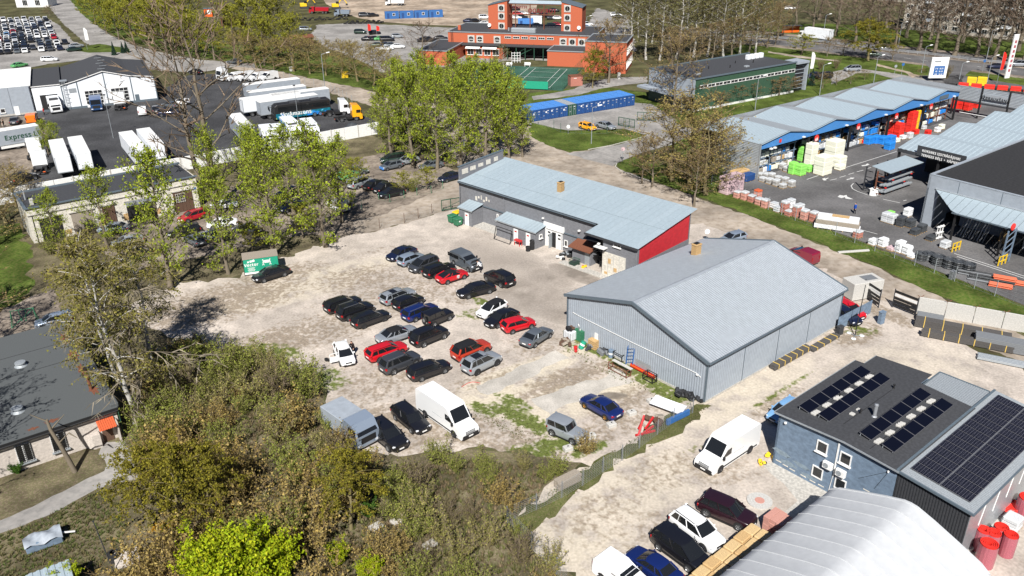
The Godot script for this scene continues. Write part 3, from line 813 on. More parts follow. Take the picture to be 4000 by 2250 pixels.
func grey_workshop() -> void:
	var o := thing("grey_workshop", "grey rendered workshop with pale blue tin roof and red end wall", "workshop", V(15.5,0,-97.5),46.2)
	var rf := func(u: float) -> float: return 5.4 + 0.125 * (u - 0.3)
	var D := 35.6
	# walls: front, low extension, red end, back, far end parapet
	part(o, "front_wall", bm(func(b):
		b.box(V(3.45,2.85,-22.2), V(0.3,5.7, D - 8.8))), M.render_grey)
	part(o, "front_wall", bm(func(b):
		b.box(V(0.75,2.6,-2.75), V(0.3,5.2,5.5))
		b.box(V(2.2,2.6,-5.4), V(2.6,5.2,0.2))), M.render_grey)
	part(o, "recess_wall", bm(func(b): b.box(V(3.5,2.75,-7.1), V(0.2,5.5,3.4))), M.charcoal)
	var e1 := part(o, "end_wall", bm(func(b):
		b.quad(V(0.6,3.0,0), V(12.4,3.0,0), V(12.4, rf.call(12.4) - 0.1,0), V(0.6, rf.call(0.6) - 0.1,0))
		b.box(V(6.5,2.0,-0.15), V(11.8,2.0,0.28))), M.red_wall)
	e1.set_meta("label", "bright red painted end wall under the sloping roof")
	part(o, "end_wall_base", bm(func(b): b.box(V(6.5,1.5,-0.1), V(11.84,3.0,0.26))), M.render_grey)
	part(o, "corner_pier", boxm(V(0.34,5.2,0.34)), M.render_grey, V(0.66,2.6,-0.1))
	part(o, "rear_wall", bm(func(b): b.box(V(12.4,3.4,-D / 2), V(0.3,6.8, D))), M.render_grey)
	part(o, "parapet_wall", bm(func(b):
		for k in 12:
			var a := 3.3 + k * 0.8
			b.box(V(a + 0.4,3.9 + k * 0.04,-D), V(0.8,7.9 + k * 0.02,0.3))), M.render_grey)
	part(o, "parapet_coping", bm(func(b): b.bar(V(3.1,7.9,-D), V(13.0,8.45,-D),0.4,0.1)), M.trim_slate)
	for k in 5:
		part(o, "worn_patch", bm(func(b): b.box(V(4.4 + k * 1.7,7.0 + 0.1 * k, -D + 0.17), V(1.3 - 0.1 * k, 0.8 - 0.12 * (k % 3),0.02))), M.off_white)
	# tin roof in sheets
	var n := 34
	var w := (D + 0.4) / n
	for k in n:
		var z0 := 0.3 - k * w
		var ext := k < 8
		var rows := [[0.2 if ext else 3.0,6.2],[6.2,13.6]]
		for r in rows:
			var key := "sheet%.1f_%.1f" % [r[0], r[1]]
			if not cache.has(key):
				cache[key] = bm(func(b):
					var up := V(1,0.125,0).normalized()
					var l: float = (r[1] - r[0]) * 1.0078
					b.corr(V(0,0,0), V(0,0,-1), up, V(0,0,-1).cross(up) * -1.0, w - 0.03, w / 5.0,0.025, flat(0), flat(l))
					b.bar(V(0,0.02,-w + 0.02), up * l + V(0,0.02,-w + 0.02),0.03,0.05))
			part(o, "roof_sheet", cache[key], M.blue_tin if (k * 7 + int(r[0])) % 5 else M.blue_tin_pale, V(r[0], rf.call(r[0]) + (0.02 if r[0] > 6 else 0.0), z0))
	part(o, "roof_deck", bm(func(b):
		b.quad(V(3.1, rf.call(3.1) - 0.05,0.2), V(13.5, rf.call(13.5) - 0.05,0.2), V(13.5, rf.call(13.5) - 0.05,-D), V(3.1, rf.call(3.1) - 0.05,-D))
		b.quad(V(0.3, rf.call(0.3) - 0.05,0.2), V(3.1, rf.call(3.1) - 0.05,0.2), V(3.1, rf.call(3.1) - 0.05,-8.2), V(0.3, rf.call(0.3) - 0.05,-8.2))), M.charcoal)
	part(o, "eave_board", bm(func(b): b.bar(V(2.98,5.52,-8.6), V(2.98,5.52,-D),0.12,0.32)), M.charcoal)
	part(o, "eave_board", bm(func(b): b.bar(V(0.22,5.2,0.2), V(0.22,5.2,-8.4),0.12,0.24)), M.charcoal)
	part(o, "gutter", bm(func(b): b.bar(V(2.85,5.62,-8.6), V(2.85,5.62,-D),0.13,0.12)), M.trim_slate)
	for z in [-14.7,-26.0]:
		part(o, "downpipe", bm(func(b): b.tube(V(3.2,0.1, z), V(3.2,5.3, z),0.06,0.06,6)), M.render_grey)
	chimney(o, V(8.3,6.35,-19.4),0.85,1.5, M.brick_yellow, M.black)
	# front porches and sheds
	for q in [[-33.4,-30.6,2.55,3.05],[-25.4,-17.7,2.55,3.15]]:
		var pc := part(o, "porch", bm(func(b): b.box(V(2.1, q[2] / 2, (q[0] + q[1]) / 2), V(2.3, q[2], q[1] - q[0]))), M.render_grey)
		for k in (1 if q[1] < -30 else 3):
			var nn := 1 if q[1] < -30 else 3
			var z0: float = lerpf(q[0] - 0.2, q[1] + 0.2, k / float(nn))
			var z1: float = lerpf(q[0] - 0.2, q[1] + 0.2, (k + 1) / float(nn))
			part(pc, "porch_roof", bm(func(b):
				var up := V(2.6,0.55,0).normalized()
				b.corr(V(0.75, q[2] + 0.04, z1), V(0,0,-1), up, V(-0.2,1,0).normalized(), z1 - z0,0.2 if k == 1 else 0.6,0.03, flat(0), flat(2.65))), M.blue_tin if k != 1 else M.blue_tin_pale)
		part(pc, "fascia", bm(func(b): b.box(V(0.78, q[2] - 0.03, (q[0] + q[1]) / 2), V(0.08,0.16, q[1] - q[0] + 0.4))), M.galvanised)
	for q in [[0.94,-31.7,1.95],[0.94,-21.5,2.05],[0.94,-19.1,2.05]]:
		var d := plate(o, "door", V(q[0], q[2] / 2 + 0.05, q[1]),90, V(0.85, q[2],0.06), M.white_paint)
		part(d, "notice", boxm(V(0.4,0.2,0.02)), M.red_paint, V(0, q[2] / 2 - 0.35,-0.04))
	window(o, V(2.0,1.7,-17.64),0,0.6,0.6, M.white_paint)
	# white garage door with an open wicket
	part(o, "door_surround", bm(func(b):
		b.box(V(3.2,3.1,-16.2), V(0.3,0.85,3.7))
		b.box(V(3.2,1.35,-17.8), V(0.3,2.7,0.5))), M.white_paint)
	var gd := part(o, "garage_door", bm(func(b):
		for k in 5:
			for s in [[-17.5,-16.55],[-15.85,-14.6]]: b.cbox(V(3.24,0.27 + k * 0.52, (s[0] + s[1]) / 2), V(0.08,0.5, s[1] - s[0]),0.02)
		b.box(V(3.24,2.5,-16.2), V(0.07,0.35,0.7))), M.white_paint)
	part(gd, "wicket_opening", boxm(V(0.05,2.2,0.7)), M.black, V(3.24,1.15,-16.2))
	part(gd, "wicket_leaf", boxm(V(0.7,2.15,0.05)), M.galvanised, V(2.85,1.1,-16.56))
	for q in [-17.1,-15.2]:
		for y in [1.6,2.15]: part(gd, "door_pane", cboxm(V(0.03,0.22,0.5),0.01), M.car_glass, V(3.185, y, q))
	window(o, V(3.26,1.25,-14.0),-90,0.6,0.95, M.white_paint)
	part(o, "ledge", bm(func(b):
		b.box(V(3.24,2.75,-12.6), V(0.2,0.12,3.6))
		b.box(V(3.24,2.8,-28.2), V(0.2,0.12,4.6))), M.trim_slate)
	window(o, V(3.26,1.7,-27.4),-90,0.35,1.1, M.white_paint)
	# low right part: big pale sliding door, window, canopy, brown shed, spiral stair
	var sd := part(o, "sliding_door", boxm(V(0.1,3.4,3.7)), M.off_white, V(0.52,1.72,-3.6))
	for k in 3: part(sd, "door_joint", boxm(V(0.02,3.4,0.03)), M.galvanised, V(-0.06,0,-0.9 + k * 0.9))
	for q in [[0.7,0.6,-0.7],[-0.5,-1.2,-1.2],[0.2,-0.4,0.3]]: part(sd, "rust_stain", cboxm(V(0.016,0.5 + q[0] * 0.3,0.5),0.004), M.wood_pale, V(-0.052, q[1], q[2]))
	window(o, V(0.56,4.85,-3.2),-90,1.2,0.6, M.white_paint, 1)
	part(o, "canopy_board", bm(func(b): b.box(V(0.2,4.0,-5.6), V(0.8,0.12,1.7))), M.white_paint)
	part(o, "floodlight", bm(func(b):
		b.box(V(0.3,4.35,-6.0), V(0.3,0.2,0.3)); b.box(V(3.0,3.9,-11.5), V(0.3,0.2,0.3)); b.box(V(3.1,4.0,-18.2), V(0.25,0.2,0.25))), M.white_paint)
	var sh := part(o, "lean_shed", bm(func(b): b.box(V(2.5,1.1,-9.9), V(1.7,2.2,3.2))), M.render_grey)
	part(sh, "shed_roof", bm(func(b): b.box(V(2.25,2.45,-9.9), V(2.6,0.1,3.8), Basis(Vector3.BACK, 0.25))), M.rust)
	plate(sh, "door", V(1.62,1.0,-8.9),90, V(0.8,1.9,0.05), M.galvanised)
	var st := part(o, "spiral_stair", bm(func(b):
		for k in 14:
			var a := k * 0.42
			b.box(V(2.2 + cos(a) * 0.55,0.3 + k * 0.3,-7.1 + sin(a) * 0.55), V(1.1,0.05,0.35), Basis(Vector3.UP, -a))
		b.tube(V(2.2,0,-7.1), V(2.2,5.0,-7.1),0.07,0.07,6)), M.black)
	part(st, "awning", bm(func(b): b.quad(V(0.5,4.4,-6.2), V(3.3,4.9,-6.2), V(3.3,4.7,-9.6), V(0.9,4.0,-9.2))), M.black)
	part(o, "apron", boxm(V(2.2,0.18,4.9)), M.concrete, V(2.2,0.09,-28.1))
	part(o, "apron", boxm(V(1.2,0.12,8.0)), M.concrete, V(0.1,0.06,-8.2))
	for k in 6:
		part(o, "peeled_patch", bm(func(b): b.box(V(3.285,3.9 + 0.25 * sin(k * 2.3),-29.2 - k * 0.55), V(0.02,0.35 + 0.3 * (k % 2),0.2 + 0.1 * (k % 3)))), M.off_white)

func solar_house() -> void:
	var o := thing("solar_house", "blue grey brick house with dark flat roof carrying tilted solar panels", "building", V(23.18,0,-61.06),40)
	var top := func(z: float) -> float: return 5.4 + 0.38 * (1.0 - absf(z - 6.0) / 6.2)
	part(o, "front_wall", bm(func(b):
		for k in 11:
			var z0 := -0.2 + k * 0.97
			b.quad(V(0,1.5, z0), V(0,1.5, z0 + 0.97), V(0, top.call(z0 + 0.97) - 0.2, z0 + 0.97), V(0, top.call(z0) - 0.2, z0))
		b.quad(V(0,0,-0.2), V(0,0,10.47), V(0,1.5,10.47), V(0,1.5,-0.2))), M.blue_grey)
	# patchy paint left bare near the ground and a flaked seam
	for q in [[0.5,1.5,2.1,0.7],[2.5,1.25,1.9,0.6],[4.2,1.0,1.5,0.55],[1.4,0.75,2.6,0.6],[3.4,0.55,2.4,0.5],[8.9,1.9,1.3,0.5]]:
		part(o, "paint_patch", bm(func(b):
			var ps := PackedVector2Array()
			for i in 14:
				var r := 0.75 + 0.25 * sin(i * 2.4 + q[0] * 3.0) * cos(i * 1.3)
				ps.append(Vector2(cos(TAU * i / 14.0) * q[2] / 2 * r, sin(TAU * i / 14.0) * q[3] / 2 * r))
			for i in range(1,13): b.tri(V(-0.006, q[1] + ps[0].y, q[0] + ps[0].x), V(-0.006, q[1] + ps[i].y, q[0] + ps[i].x), V(-0.006, q[1] + ps[i + 1].y, q[0] + ps[i + 1].x))), M.pale_blue_grey)
	for q in [[0.4,0.5],[1.1,0.42],[1.8,0.36],[2.9,0.34],[3.8,0.3],[4.6,0.32],[8.4,2.15],[8.9,2.0]]:
		part(o, "flaked_paint", cboxm(V(0.02,0.09,0.55),0.004), M.off_white, V(-0.008, q[1], q[0]))
	part(o, "side_wall", bm(func(b):
		b.box(V(6.4,2.65,-0.1), V(12.8,5.3,0.2)); b.box(V(12.9,2.65,5.1), V(0.2,5.3,10.6)); b.box(V(15.1,2.6,3.3), V(0.2,5.2,5.4)); b.box(V(14.0,2.6,0.6), V(2.2,5.2,0.2))), M.blue_grey)
	var roof := part(o, "roof", bm(func(b):
		for e in [[-0.35,13.0,-0.5,0.4],[-0.35,15.2,0.4,5.8],[-0.35,13.0,5.8,10.7]]:
			for k in 6:
				var z0: float = lerpf(e[2], e[3], k / 6.0)
				var z1: float = lerpf(e[2], e[3], (k + 1) / 6.0)
				b.quad(V(e[0], top.call(z1), z1), V(e[1], top.call(z1), z1), V(e[1], top.call(z0), z0), V(e[0], top.call(z0), z0))
				b.quad(V(e[0], top.call(z0) - 0.12, z0), V(e[0], top.call(z1) - 0.12, z1), V(e[0], top.call(z1), z1), V(e[0], top.call(z0), z0))
				b.quad(V(e[0], top.call(z1) - 0.12, z1), V(e[0], top.call(z0) - 0.12, z0), V(0.1, top.call(z0) - 0.14, z0), V(0.1, top.call(z1) - 0.14, z1))), M.bitumen)
	part(roof, "roof_trim", bm(func(b):
		b.bar(V(-0.37,5.36,-0.5), V(-0.37, top.call(6.0) - 0.04,6.0),0.06,0.14); b.bar(V(-0.37, top.call(6.0) - 0.04,6.0), V(-0.37, top.call(10.7) - 0.04,10.7),0.06,0.14)
		b.bar(V(-0.35,5.36,-0.52), V(13.0,5.36,-0.52),0.06,0.1); b.bar(V(13.0,5.42,0.4), V(15.2,5.42,0.4),0.06,0.1)), M.galvanised)
	for q in [[2.0,10.0,4.6],[0.5,6.0,7.8],[3.0,12.0,2.0]]:
		part(roof, "roof_joint", bm(func(b): b.bar(V(q[0], top.call(q[2]) + 0.012, q[2]), V(q[1], top.call(q[2]) + 0.012, q[2]),0.07,0.02)), M.roof_seam)
	var hatch := part(o, "low_tin_roof", bm(func(b):
		b.corr(V(13.0,5.3,10.3), V(0,0,-1), V(1,0.02,0).normalized(), Vector3.UP, 4.6,0.2,0.03, flat(0), flat(3.8))), M.galvanised)
	part(hatch, "tin_trim", bm(func(b): b.bar(V(16.8,5.4,5.8), V(16.8,5.4,10.3),0.12,0.12); b.bar(V(13.0,5.36,5.8), V(16.8,5.4,5.8),0.12,0.1)), M.trim_slate)
	part(o, "back_store", bm(func(b): b.box(V(14.9,2.6,8.1), V(3.6,5.2,4.3))), M.blue_grey)
	# tilted solar panels with ballast blocks
	for r in [0.75,2.6,6.35,8.3]:
		for k in 6:
			var x: float = 2.2 + k * 1.72
			var sp := part(o, "solar_panel", cboxm(V(1.68,0.05,1.12),0.01), M.solar_frame, V(x, top.call(r + 0.5) + 0.26, r + 0.5), V(12,0,0))
			part(sp, "cells", boxm(V(1.62,0.03,1.06)), M.solar_cell, V(0,0.017,0))
			part(sp, "support", boxm(V(0.05,0.3,0.05)), M.galvanised, V(-0.8,-0.16,-0.4))
			part(sp, "support", boxm(V(0.05,0.12,0.05)), M.galvanised, V(-0.8,-0.06,0.45))
	for r in [2.05,7.75]:
		for k in 6:
			for j in 3:
				part(o, "ballast_block", cboxm(V(0.26,0.16,0.45),0.03), M.concrete_pale, V(1.6 + k * 1.78 + j * 0.28, top.call(r) + 0.1 + 0.02 * (j % 2), r + 0.03 * j), V(0,8 * (k % 3),0))
	for q in [[3.9,4.3],[4.9,4.35]]: part(o, "ballast_block", cboxm(V(0.4,0.12,0.4),0.03), M.concrete_pale, V(q[0], top.call(q[1]) + 0.07, q[1]))
	part(o, "flue_pipe", bm(func(b):
		b.lathe(V(4.9, top.call(5.8),5.75),[[0.24,0],[0.2,0.06],[0.15,0.1],[0.15,1.05],[0.18,1.07],[0.18,1.2],[0.02,1.28]],10)), M.steel)
	for q in [Vector2(10.4,4.6), Vector2(4.5,4.7), Vector2(5.65,2.1)]:
		part(o, "vent", bm(func(b): b.lathe(V(q.x, top.call(q.y), q.y),[[0.12,0],[0.07,0.04],[0.06,0.35],[0.11,0.37],[0.11,0.45],[0.01,0.5]],8)), M.black)
	for q in [[4.05,4.13],[4.05,6.25],[1.44,4.1],[1.44,6.22]]:
		window(o, V(-0.02, q[0], q[1]),-90,1.0,1.12, M.white_paint, 0, q[0] > 3)
	for q in [[2.85,5.0],[2.75,6.2]]:
		var ac := part(o, "air_conditioner", cboxm(V(0.34,0.62,0.85),0.04), M.white_paint, V(-0.3, q[0], q[1]))
		part(ac, "fan_grille", bm(func(b): b.lathe(V0,[[0.24,0],[0.24,0.02],[0.16,0.03],[0.15,0.01],[0.05,0.02],[0.001,0.02]],14, Basis(Vector3.BACK, PI / 2))), M.galvanised, V(-0.172,0,-0.1))
		part(ac, "bracket", boxm(V(0.3,0.05,0.6)), M.galvanised, V(0.05,-0.35,0))
	part(o, "cable_duct", boxm(V(0.08,3.4,0.12)), M.white_paint, V(-0.05,3.55,5.52))
	part(o, "drain_pipe", bm(func(b): b.tube(V(-0.06,0.1,5.35), V(-0.06,1.9,5.48),0.03,0.03,5)), M.white_paint)
	part(o, "wall_lamp", bm(func(b): b.lathe(V(-0.1,4.9,9.8),[[0.02,-0.12],[0.08,-0.08],[0.08,0.05],[0.02,0.1]],8); b.lathe(V(-0.18,4.75,0.6),[[0.02,-0.12],[0.12,-0.08],[0.12,0.05],[0.02,0.1]],8)), M.white_paint)
	part(o, "wall_cable", bm(func(b): b.bar(V(-0.03,4.85,9.8), V(-0.03,2.9,7.6),0.02); b.bar(V(-0.03,4.85,9.8), V(-0.03,2.7,9.0),0.02)), M.black)
	# annex with corrugated roof full of panels
	var n := thing("solar_annex", "dark corrugated annex whose tin roof is covered by a large solar array", "annex", V(23.18,0,-61.06),40)
	part(n, "front_wall", bm(func(b): b.corr(V(0.02,0,10.5), V(0,0,1), Vector3.UP, V(-1,0,0),5.65,0.22,0.04, flat(0), func(a: float) -> float: return 5.4 - a * 0.095)), M.charcoal)
	part(n, "side_wall", bm(func(b): b.box(V(8.5,2.4,16.12), V(17.0,4.8,0.14))), M.steel)
	part(n, "rear_wall", bm(func(b): b.box(V(17.0,2.5,13.3), V(0.14,5.0,5.6))), M.charcoal)
	for k in 6: part(n, "wall_joint", boxm(V(0.1,2.2,0.04)), M.white_paint, V(2.6 + k * 2.5,3.4,16.21), V(0,0,-14))
	part(n, "concrete_foot", boxm(V(17.2,0.35,0.3)), M.concrete, V(8.5,0.17,16.25))
	var down := V(0,-0.095,1).normalized()
	part(n, "roof", bm(func(b): b.corr(V(-0.2,5.45,10.45), V(1,0,0), down, V(0,1,0.095).normalized(),17.5,0.2,0.035, flat(0), flat(6.0))), M.galvanised)
	part(n, "roof_trim", bm(func(b):
		b.bar(V(-0.25,5.45,10.45), V(-0.25,5.45,10.45) + down * 6.0,0.12,0.2); b.bar(V(-0.25,4.86,16.42), V(17.3,4.86,16.42),0.12,0.14); b.bar(V(-0.2,5.52,10.5), V(17.3,5.52,10.5),0.2,0.06)), M.trim_slate)
	for i in 14:
		for j in 2:
			var at := V(1.35 + i * 1.135,0,0) + V(0,5.45,10.45) + down * (1.75 + j * 2.36) + V(0,0.12,0)
			var sp := part(n, "solar_panel", cboxm(V(1.11,0.05,2.3),0.01), M.solar_frame, at, V(5.4,0,0))
			part(sp, "cells", boxm(V(1.06,0.03,1.11)), M.solar_cell, V(0,0.017,-0.565))
			part(sp, "cells", boxm(V(1.06,0.03,1.11)), M.solar_cell, V(0,0.017,0.565))
			if not cache.has("fingers"):
				cache.fingers = bm(func(b):
					for k in 11: b.box(V(0,0.034,-1.12 + k * 0.224), V(1.06,0.002,0.012))
					for k in 5: b.box(V(-0.53 + (k + 1) * 0.177,0.034,0), V(0.012,0.002,2.26)))
			part(sp, "cell_lines", cache.fingers, M.solar_grid)
	for k in 4: part(n, "roof_clamp", boxm(V(0.1,0.1,0.1)), M.galvanised, V(0.1,5.42 - (1.0 + k * 1.2) * 0.095,11.5 + k * 1.2))

func tent() -> void:
	var o := thing("storage_tent", "large white fabric storage tent with sagging panels between arched ribs", "tent", V(28.4,0,-47.8),40)
	var prof := [[-6.45,0.0],[-6.4,2.0],[-6.25,3.4],[-5.95,4.15],[-5.3,4.62],[-3.6,5.32],[-1.8,6.02],[-0.5,6.45],[0.0,6.5],[0.5,6.45],[1.8,6.02],[3.6,5.32],[5.3,4.62],[5.95,4.15],[6.25,3.4],[6.4,2.0],[6.45,0.0]]
	for k in 18:
		part(o, "roof_panel", bm(func(b):
			var rows := []
			for i in 9:
				var t := i / 8.0
				var sag := 0.02 * sin(PI * t) * (1.0 + 0.12 * sin(k * 2.1))
				var line := PackedVector3Array()
				for j in prof.size():
					var q: Array = prof[j]
					var a: Array = prof[maxi(0, j - 1)]
					var z: Array = prof[mini(prof.size() - 1, j + 1)]
					var nn := Vector2(-(z[1] - a[1]), z[0] - a[0]).normalized()
					line.append(V(-(k + t) * 1.45, q[1] - nn.y * sag * (1.0 if q[1] > 0.1 else 0.0) + 0.012 * sin(j * 1.7 + k * 3.0) * sin(PI * t), q[0] - nn.x * sag * 0.6))
				rows.append(line)
			b.grid(rows)), M.tent_cloth)
		if k > 0:
			part(o, "rib", bm(func(b):
				for j in prof.size() - 1:
					b.bar(V(-k * 1.45, prof[j][1] + 0.01, prof[j][0]), V(-k * 1.45, prof[j + 1][1] + 0.01, prof[j + 1][0]),0.05,0.04)), M.tent_cloth)
	part(o, "end_wall", bm(func(b):
		for j in prof.size() - 1:
			b.tri(V(-0.05,0,0), V(-0.05, prof[j][1], prof[j][0]), V(-0.05, prof[j + 1][1], prof[j + 1][0]))), M.tent_cloth)
	part(o, "end_hem", bm(func(b):
		for j in prof.size() - 1:
			b.bar(V(0.02, prof[j][1] + 0.02, prof[j][0]), V(0.02, prof[j + 1][1] + 0.02, prof[j + 1][0]),0.16,0.07)), M.tent_cloth)

func brick_shed() -> void:
	var o := thing("brick_shed", "low white brick building with patched grey flat roof and barred windows", "building", V(-37.1,0,-66.4),36.5)
	part(o, "front_wall", bm(func(b):
		var y := 0.0
		while y < 3.2:
			b.cbox(V(-12.5, y + 0.05,-0.15), V(25.0,0.095,0.3),0.012)
			y += 0.1), M.brick_white)
	part(o, "side_wall", bm(func(b): b.box(V(-0.15,1.6,-10.8), V(0.3,3.2,21.0))), M.brick_white)
	part(o, "rear_wall", bm(func(b): b.box(V(-12.5,1.6,-21.2), V(25.0,3.2,0.3))), M.brick_white)
	var roof := part(o, "roof", bm(func(b): b.box(V(-12.6,3.3,-10.6), V(25.5,0.2,21.9))), M.bitumen_old)
	part(roof, "parapet", bm(func(b): b.cbox(V(-0.05,3.5,-10.5), V(0.75,0.4,21.2),0.06)), M.bitumen_old)
	part(roof, "eave_edge", bm(func(b): b.box(V(-12.6,3.26,0.38), V(25.5,0.22,0.06)); b.tube(V(-25,3.1,0.46), V(0.1,3.1,0.46),0.07,0.07,6)), M.black)
	for q in [[-11.8,-25.0,-0.6,0.06],[-16.2,-25.0,-0.6,0.05]]:
		part(roof, "roof_joint", bm(func(b): b.box(V(-12.6,3.41, q[0]), V(24.0,0.02, q[3]))), M.roof_seam)
	for q in [[-0.9,-17.0,1.0,3.4],[-1.0,-12.6,1.1,3.2],[-0.95,-9.0,0.9,3.0],[-0.9,-4.2,1.0,2.4],[-5.2,-0.9,1.6,0.8],[-6.8,-0.6,1.2,0.6]]:
		part(roof, "moss_patch", bm(func(b):
			var c := V(q[0],3.414, q[1])
			for i in 16:
				var r0 := 0.75 + 0.3 * sin(i * 2.3 + q[1])
				var r1 := 0.75 + 0.3 * sin(((i + 1) % 16) * 2.3 + q[1])
				b.tri(c, c + V(cos(TAU * (i + 1) / 16) * q[2] / 2 * r1,0, sin(TAU * (i + 1) / 16) * q[3] / 2 * r1), c + V(cos(TAU * i / 16) * q[2] / 2 * r0,0, sin(TAU * i / 16) * q[3] / 2 * r0))), M.rust)
	for q in [Vector2(-5.7,-13.6), Vector2(-7.4,-4.55)]:
		part(roof, "roof_vent", bm(func(b): b.lathe(V(q.x, 3.4, q.y),[[0.62,0],[0.5,0.1],[0.42,0.18],[0.42,0.3],[0.52,0.32],[0.5,0.42],[0.01,0.46]],16)), M.galvanised)
	part(roof, "stack_pipe", bm(func(b): b.tube(V(-1.1,3.3,-4.4), V(-1.15,5.6,-4.5),0.16,0.14,8, true)), M.rust)
	part(roof, "stack_cap", bm(func(b): b.tube(V(-1.15,5.55,-4.5), V(-1.15,5.8,-4.5),0.17,0.17,8, true)), M.black)
	part(roof, "stack_pipe", bm(func(b): b.tube(V(-0.75,3.3,-4.9), V(-0.75,4.0,-4.9),0.08,0.08,6, true)), M.white_paint)
	for x in [-8.0,-5.2,-11.4,-14.6]:
		var w := part(o, "window", boxm(V(1.25,1.9,0.08)), M.window_glass, V(x, 1.68,0.02))
		part(w, "frame", bm(func(b):
			for s in [-1,0,1]: b.box(V(s * 0.58,0,0.05), V(0.09 if s else 0.16,1.9,0.04))
			for s in [-1,1]: b.box(V(0, s * 0.92,0.05), V(1.2,0.08,0.04))), M.white_paint)
		part(w, "bars", bm(func(b):
			for k in 9: b.box(V(-0.56 + k * 0.14,0,0.12), V(0.025,1.9,0.025))
			for k in 10: b.box(V(0,-0.9 + k * 0.2,0.12), V(1.2,0.025,0.025))), M.black)
		part(w, "sill", boxm(V(1.5,0.1,0.3)), M.galvanised, V(0,-1.0,0.1))
	var pr := part(o, "porch_roof", bm(func(b): b.corr(V(-1.9,2.45,0.02), V(1,0,0), V(0,-0.42,1).normalized(), V(0,1,0.42).normalized(),1.5,0.2,0.06, flat(0), flat(1.3))), M.pipe_orange)
	part(pr, "porch_side", bm(func(b): b.box(V(-0.3,1.1,0.5), V(0.12,2.2,0.9))), M.brick_white)
	part(pr, "door", boxm(V(0.9,2.0,0.08)), M.wood_dark, V(-1.15,1.0,0.04))
	part(o, "downpipe", bm(func(b): b.tube(V(0.1,0.1,0.35), V(0.1,3.1,0.35),0.06,0.06,6)), M.dark_green)
	part(o, "buttress", bm(func(b): b.prism(PackedVector2Array([Vector2(-3.2,0.02), Vector2(-1.9,0.02), Vector2(-1.9,0.7), Vector2(-2.6,0.7)]),0,1.4)), M.brick_white)

func long_garage() -> void:
	var o := thing("long_garage", "long pale block of old garages with dark flat roof behind spring trees", "garage block", V(-69.9,0,-114.8),36.5)
	part(o, "wall", bm(func(b):
		b.box(V(12.2,2.65,-0.15), V(24.4,5.3,0.3)); b.box(V(0.15,2.65,-4.3), V(0.3,5.3,8.2)); b.box(V(24.25,2.65,-4.3), V(0.3,5.3,8.2)); b.box(V(12.2,2.65,-8.5), V(24.4,5.3,0.3))), M.off_white)
	var roof := part(o, "roof", bm(func(b): b.box(V(12.2,5.28,-4.3), V(24.0,0.12,8.0))), M.bitumen)
	part(roof, "coping", bm(func(b): b.box(V(12.2,5.38,0.05), V(24.8,0.14,0.4)); b.box(V(0.0,5.42,-4.3), V(0.4,0.2,8.6)); b.box(V(12.2,5.42,-8.6), V(24.8,0.2,0.4))), M.trim_slate)
	part(roof, "vent_box", cboxm(V(0.5,0.9,0.5),0.04), M.concrete_pale, V(1.2,5.8,-1.6))
	part(roof, "stack_pipe", bm(func(b): b.tube(V(0.8,5.3,-4.5), V(0.8,6.6,-4.5),0.14,0.14,8, true)), M.galvanised)
	for q in [[1.3,4.2,3.5,"black"],[9.9,11.7,3.45,"wood_dark"],[13.4,17.3,3.45,"black"],[20.5,23.4,3.4,"wood_dark"],[5.6,8.6,3.4,"wood_grey"]]:
		var d := part(o, "garage_door", boxm(V(q[1] - q[0], q[2],0.12)), M[q[3]], V((q[0] + q[1]) / 2, q[2] / 2,0.03))
		part(d, "lintel", boxm(V(q[1] - q[0] + 0.5,0.14,0.3)), M.concrete, V(0, q[2] / 2 + 0.1,0.05))
		if q[3] == "wood_dark":
			for k in 5: part(d, "plank", boxm(V((q[1] - q[0]) / 5.0 - 0.03, q[2] - 0.1,0.05)), M.wood_dark, V((k - 2) * (q[1] - q[0]) / 5.0,0,0.08))
	part(o, "roller_shutter", boxm(V(3.8,0.8,0.2)), M.galvanised, V(15.3,3.1,0.12))
	part(o, "window", boxm(V(1.5,1.5,0.1)), M.window_glass, V(21.5,2.4,0.16))
	part(o, "window_bars", bm(func(b):
		for k in 5: b.box(V(20.85 + k * 0.33,2.4,0.23), V(0.05,1.5,0.03))
		for k in 4: b.box(V(21.5,1.75 + k * 0.45,0.23), V(1.5,0.05,0.03))), M.off_white)
	part(o, "ledge", boxm(V(24.4,0.12,0.2)), M.concrete, V(12.2,4.3,0.05))
	part(o, "cable_pipe", bm(func(b): b.tube(V(0.6,0.1,0.06), V(0.6,4.2,0.06),0.05,0.05,5); b.tube(V(0.6,4.2,0.06), V(24,4.2,0.06),0.05,0.05,5)), M.black)
	part(o, "house_number", boxm(V(0.35,0.35,0.03)), M.blue_paint, V(24.0,3.4,0.03))
	for q in [[13.2,2.2],[9.6,1.6],[17.8,1.8],[4.8,1.3]]: part(o, "rust_stain", boxm(V(0.9, q[1] * 0.5,0.015)), M.wood_pale, V(q[0], q[1] * 0.4 + 0.2,0.008))
	# concrete wall that runs behind it, panel by panel
	var w := thing("concrete_wall", "long white painted concrete panel wall behind the old garages", "wall", V(-84.5,0,-131.6),36.2)
	for k in 24:
		part(w, "wall_panel", cboxm(V(2.94,2.5,0.16),0.03), M.white_paint, V(1.5 + k * 3.0,1.25,0.02 * sin(k * 2.0)))
		if k % 2 == 0: part(w, "post", boxm(V(0.2,2.6,0.24)), M.concrete, V(k * 3.0,1.3,0))

func far_buildings() -> void:
	white_depot_hall()
	red_school()
	green_store()
	containers()
	apartments()
	small_sheds()

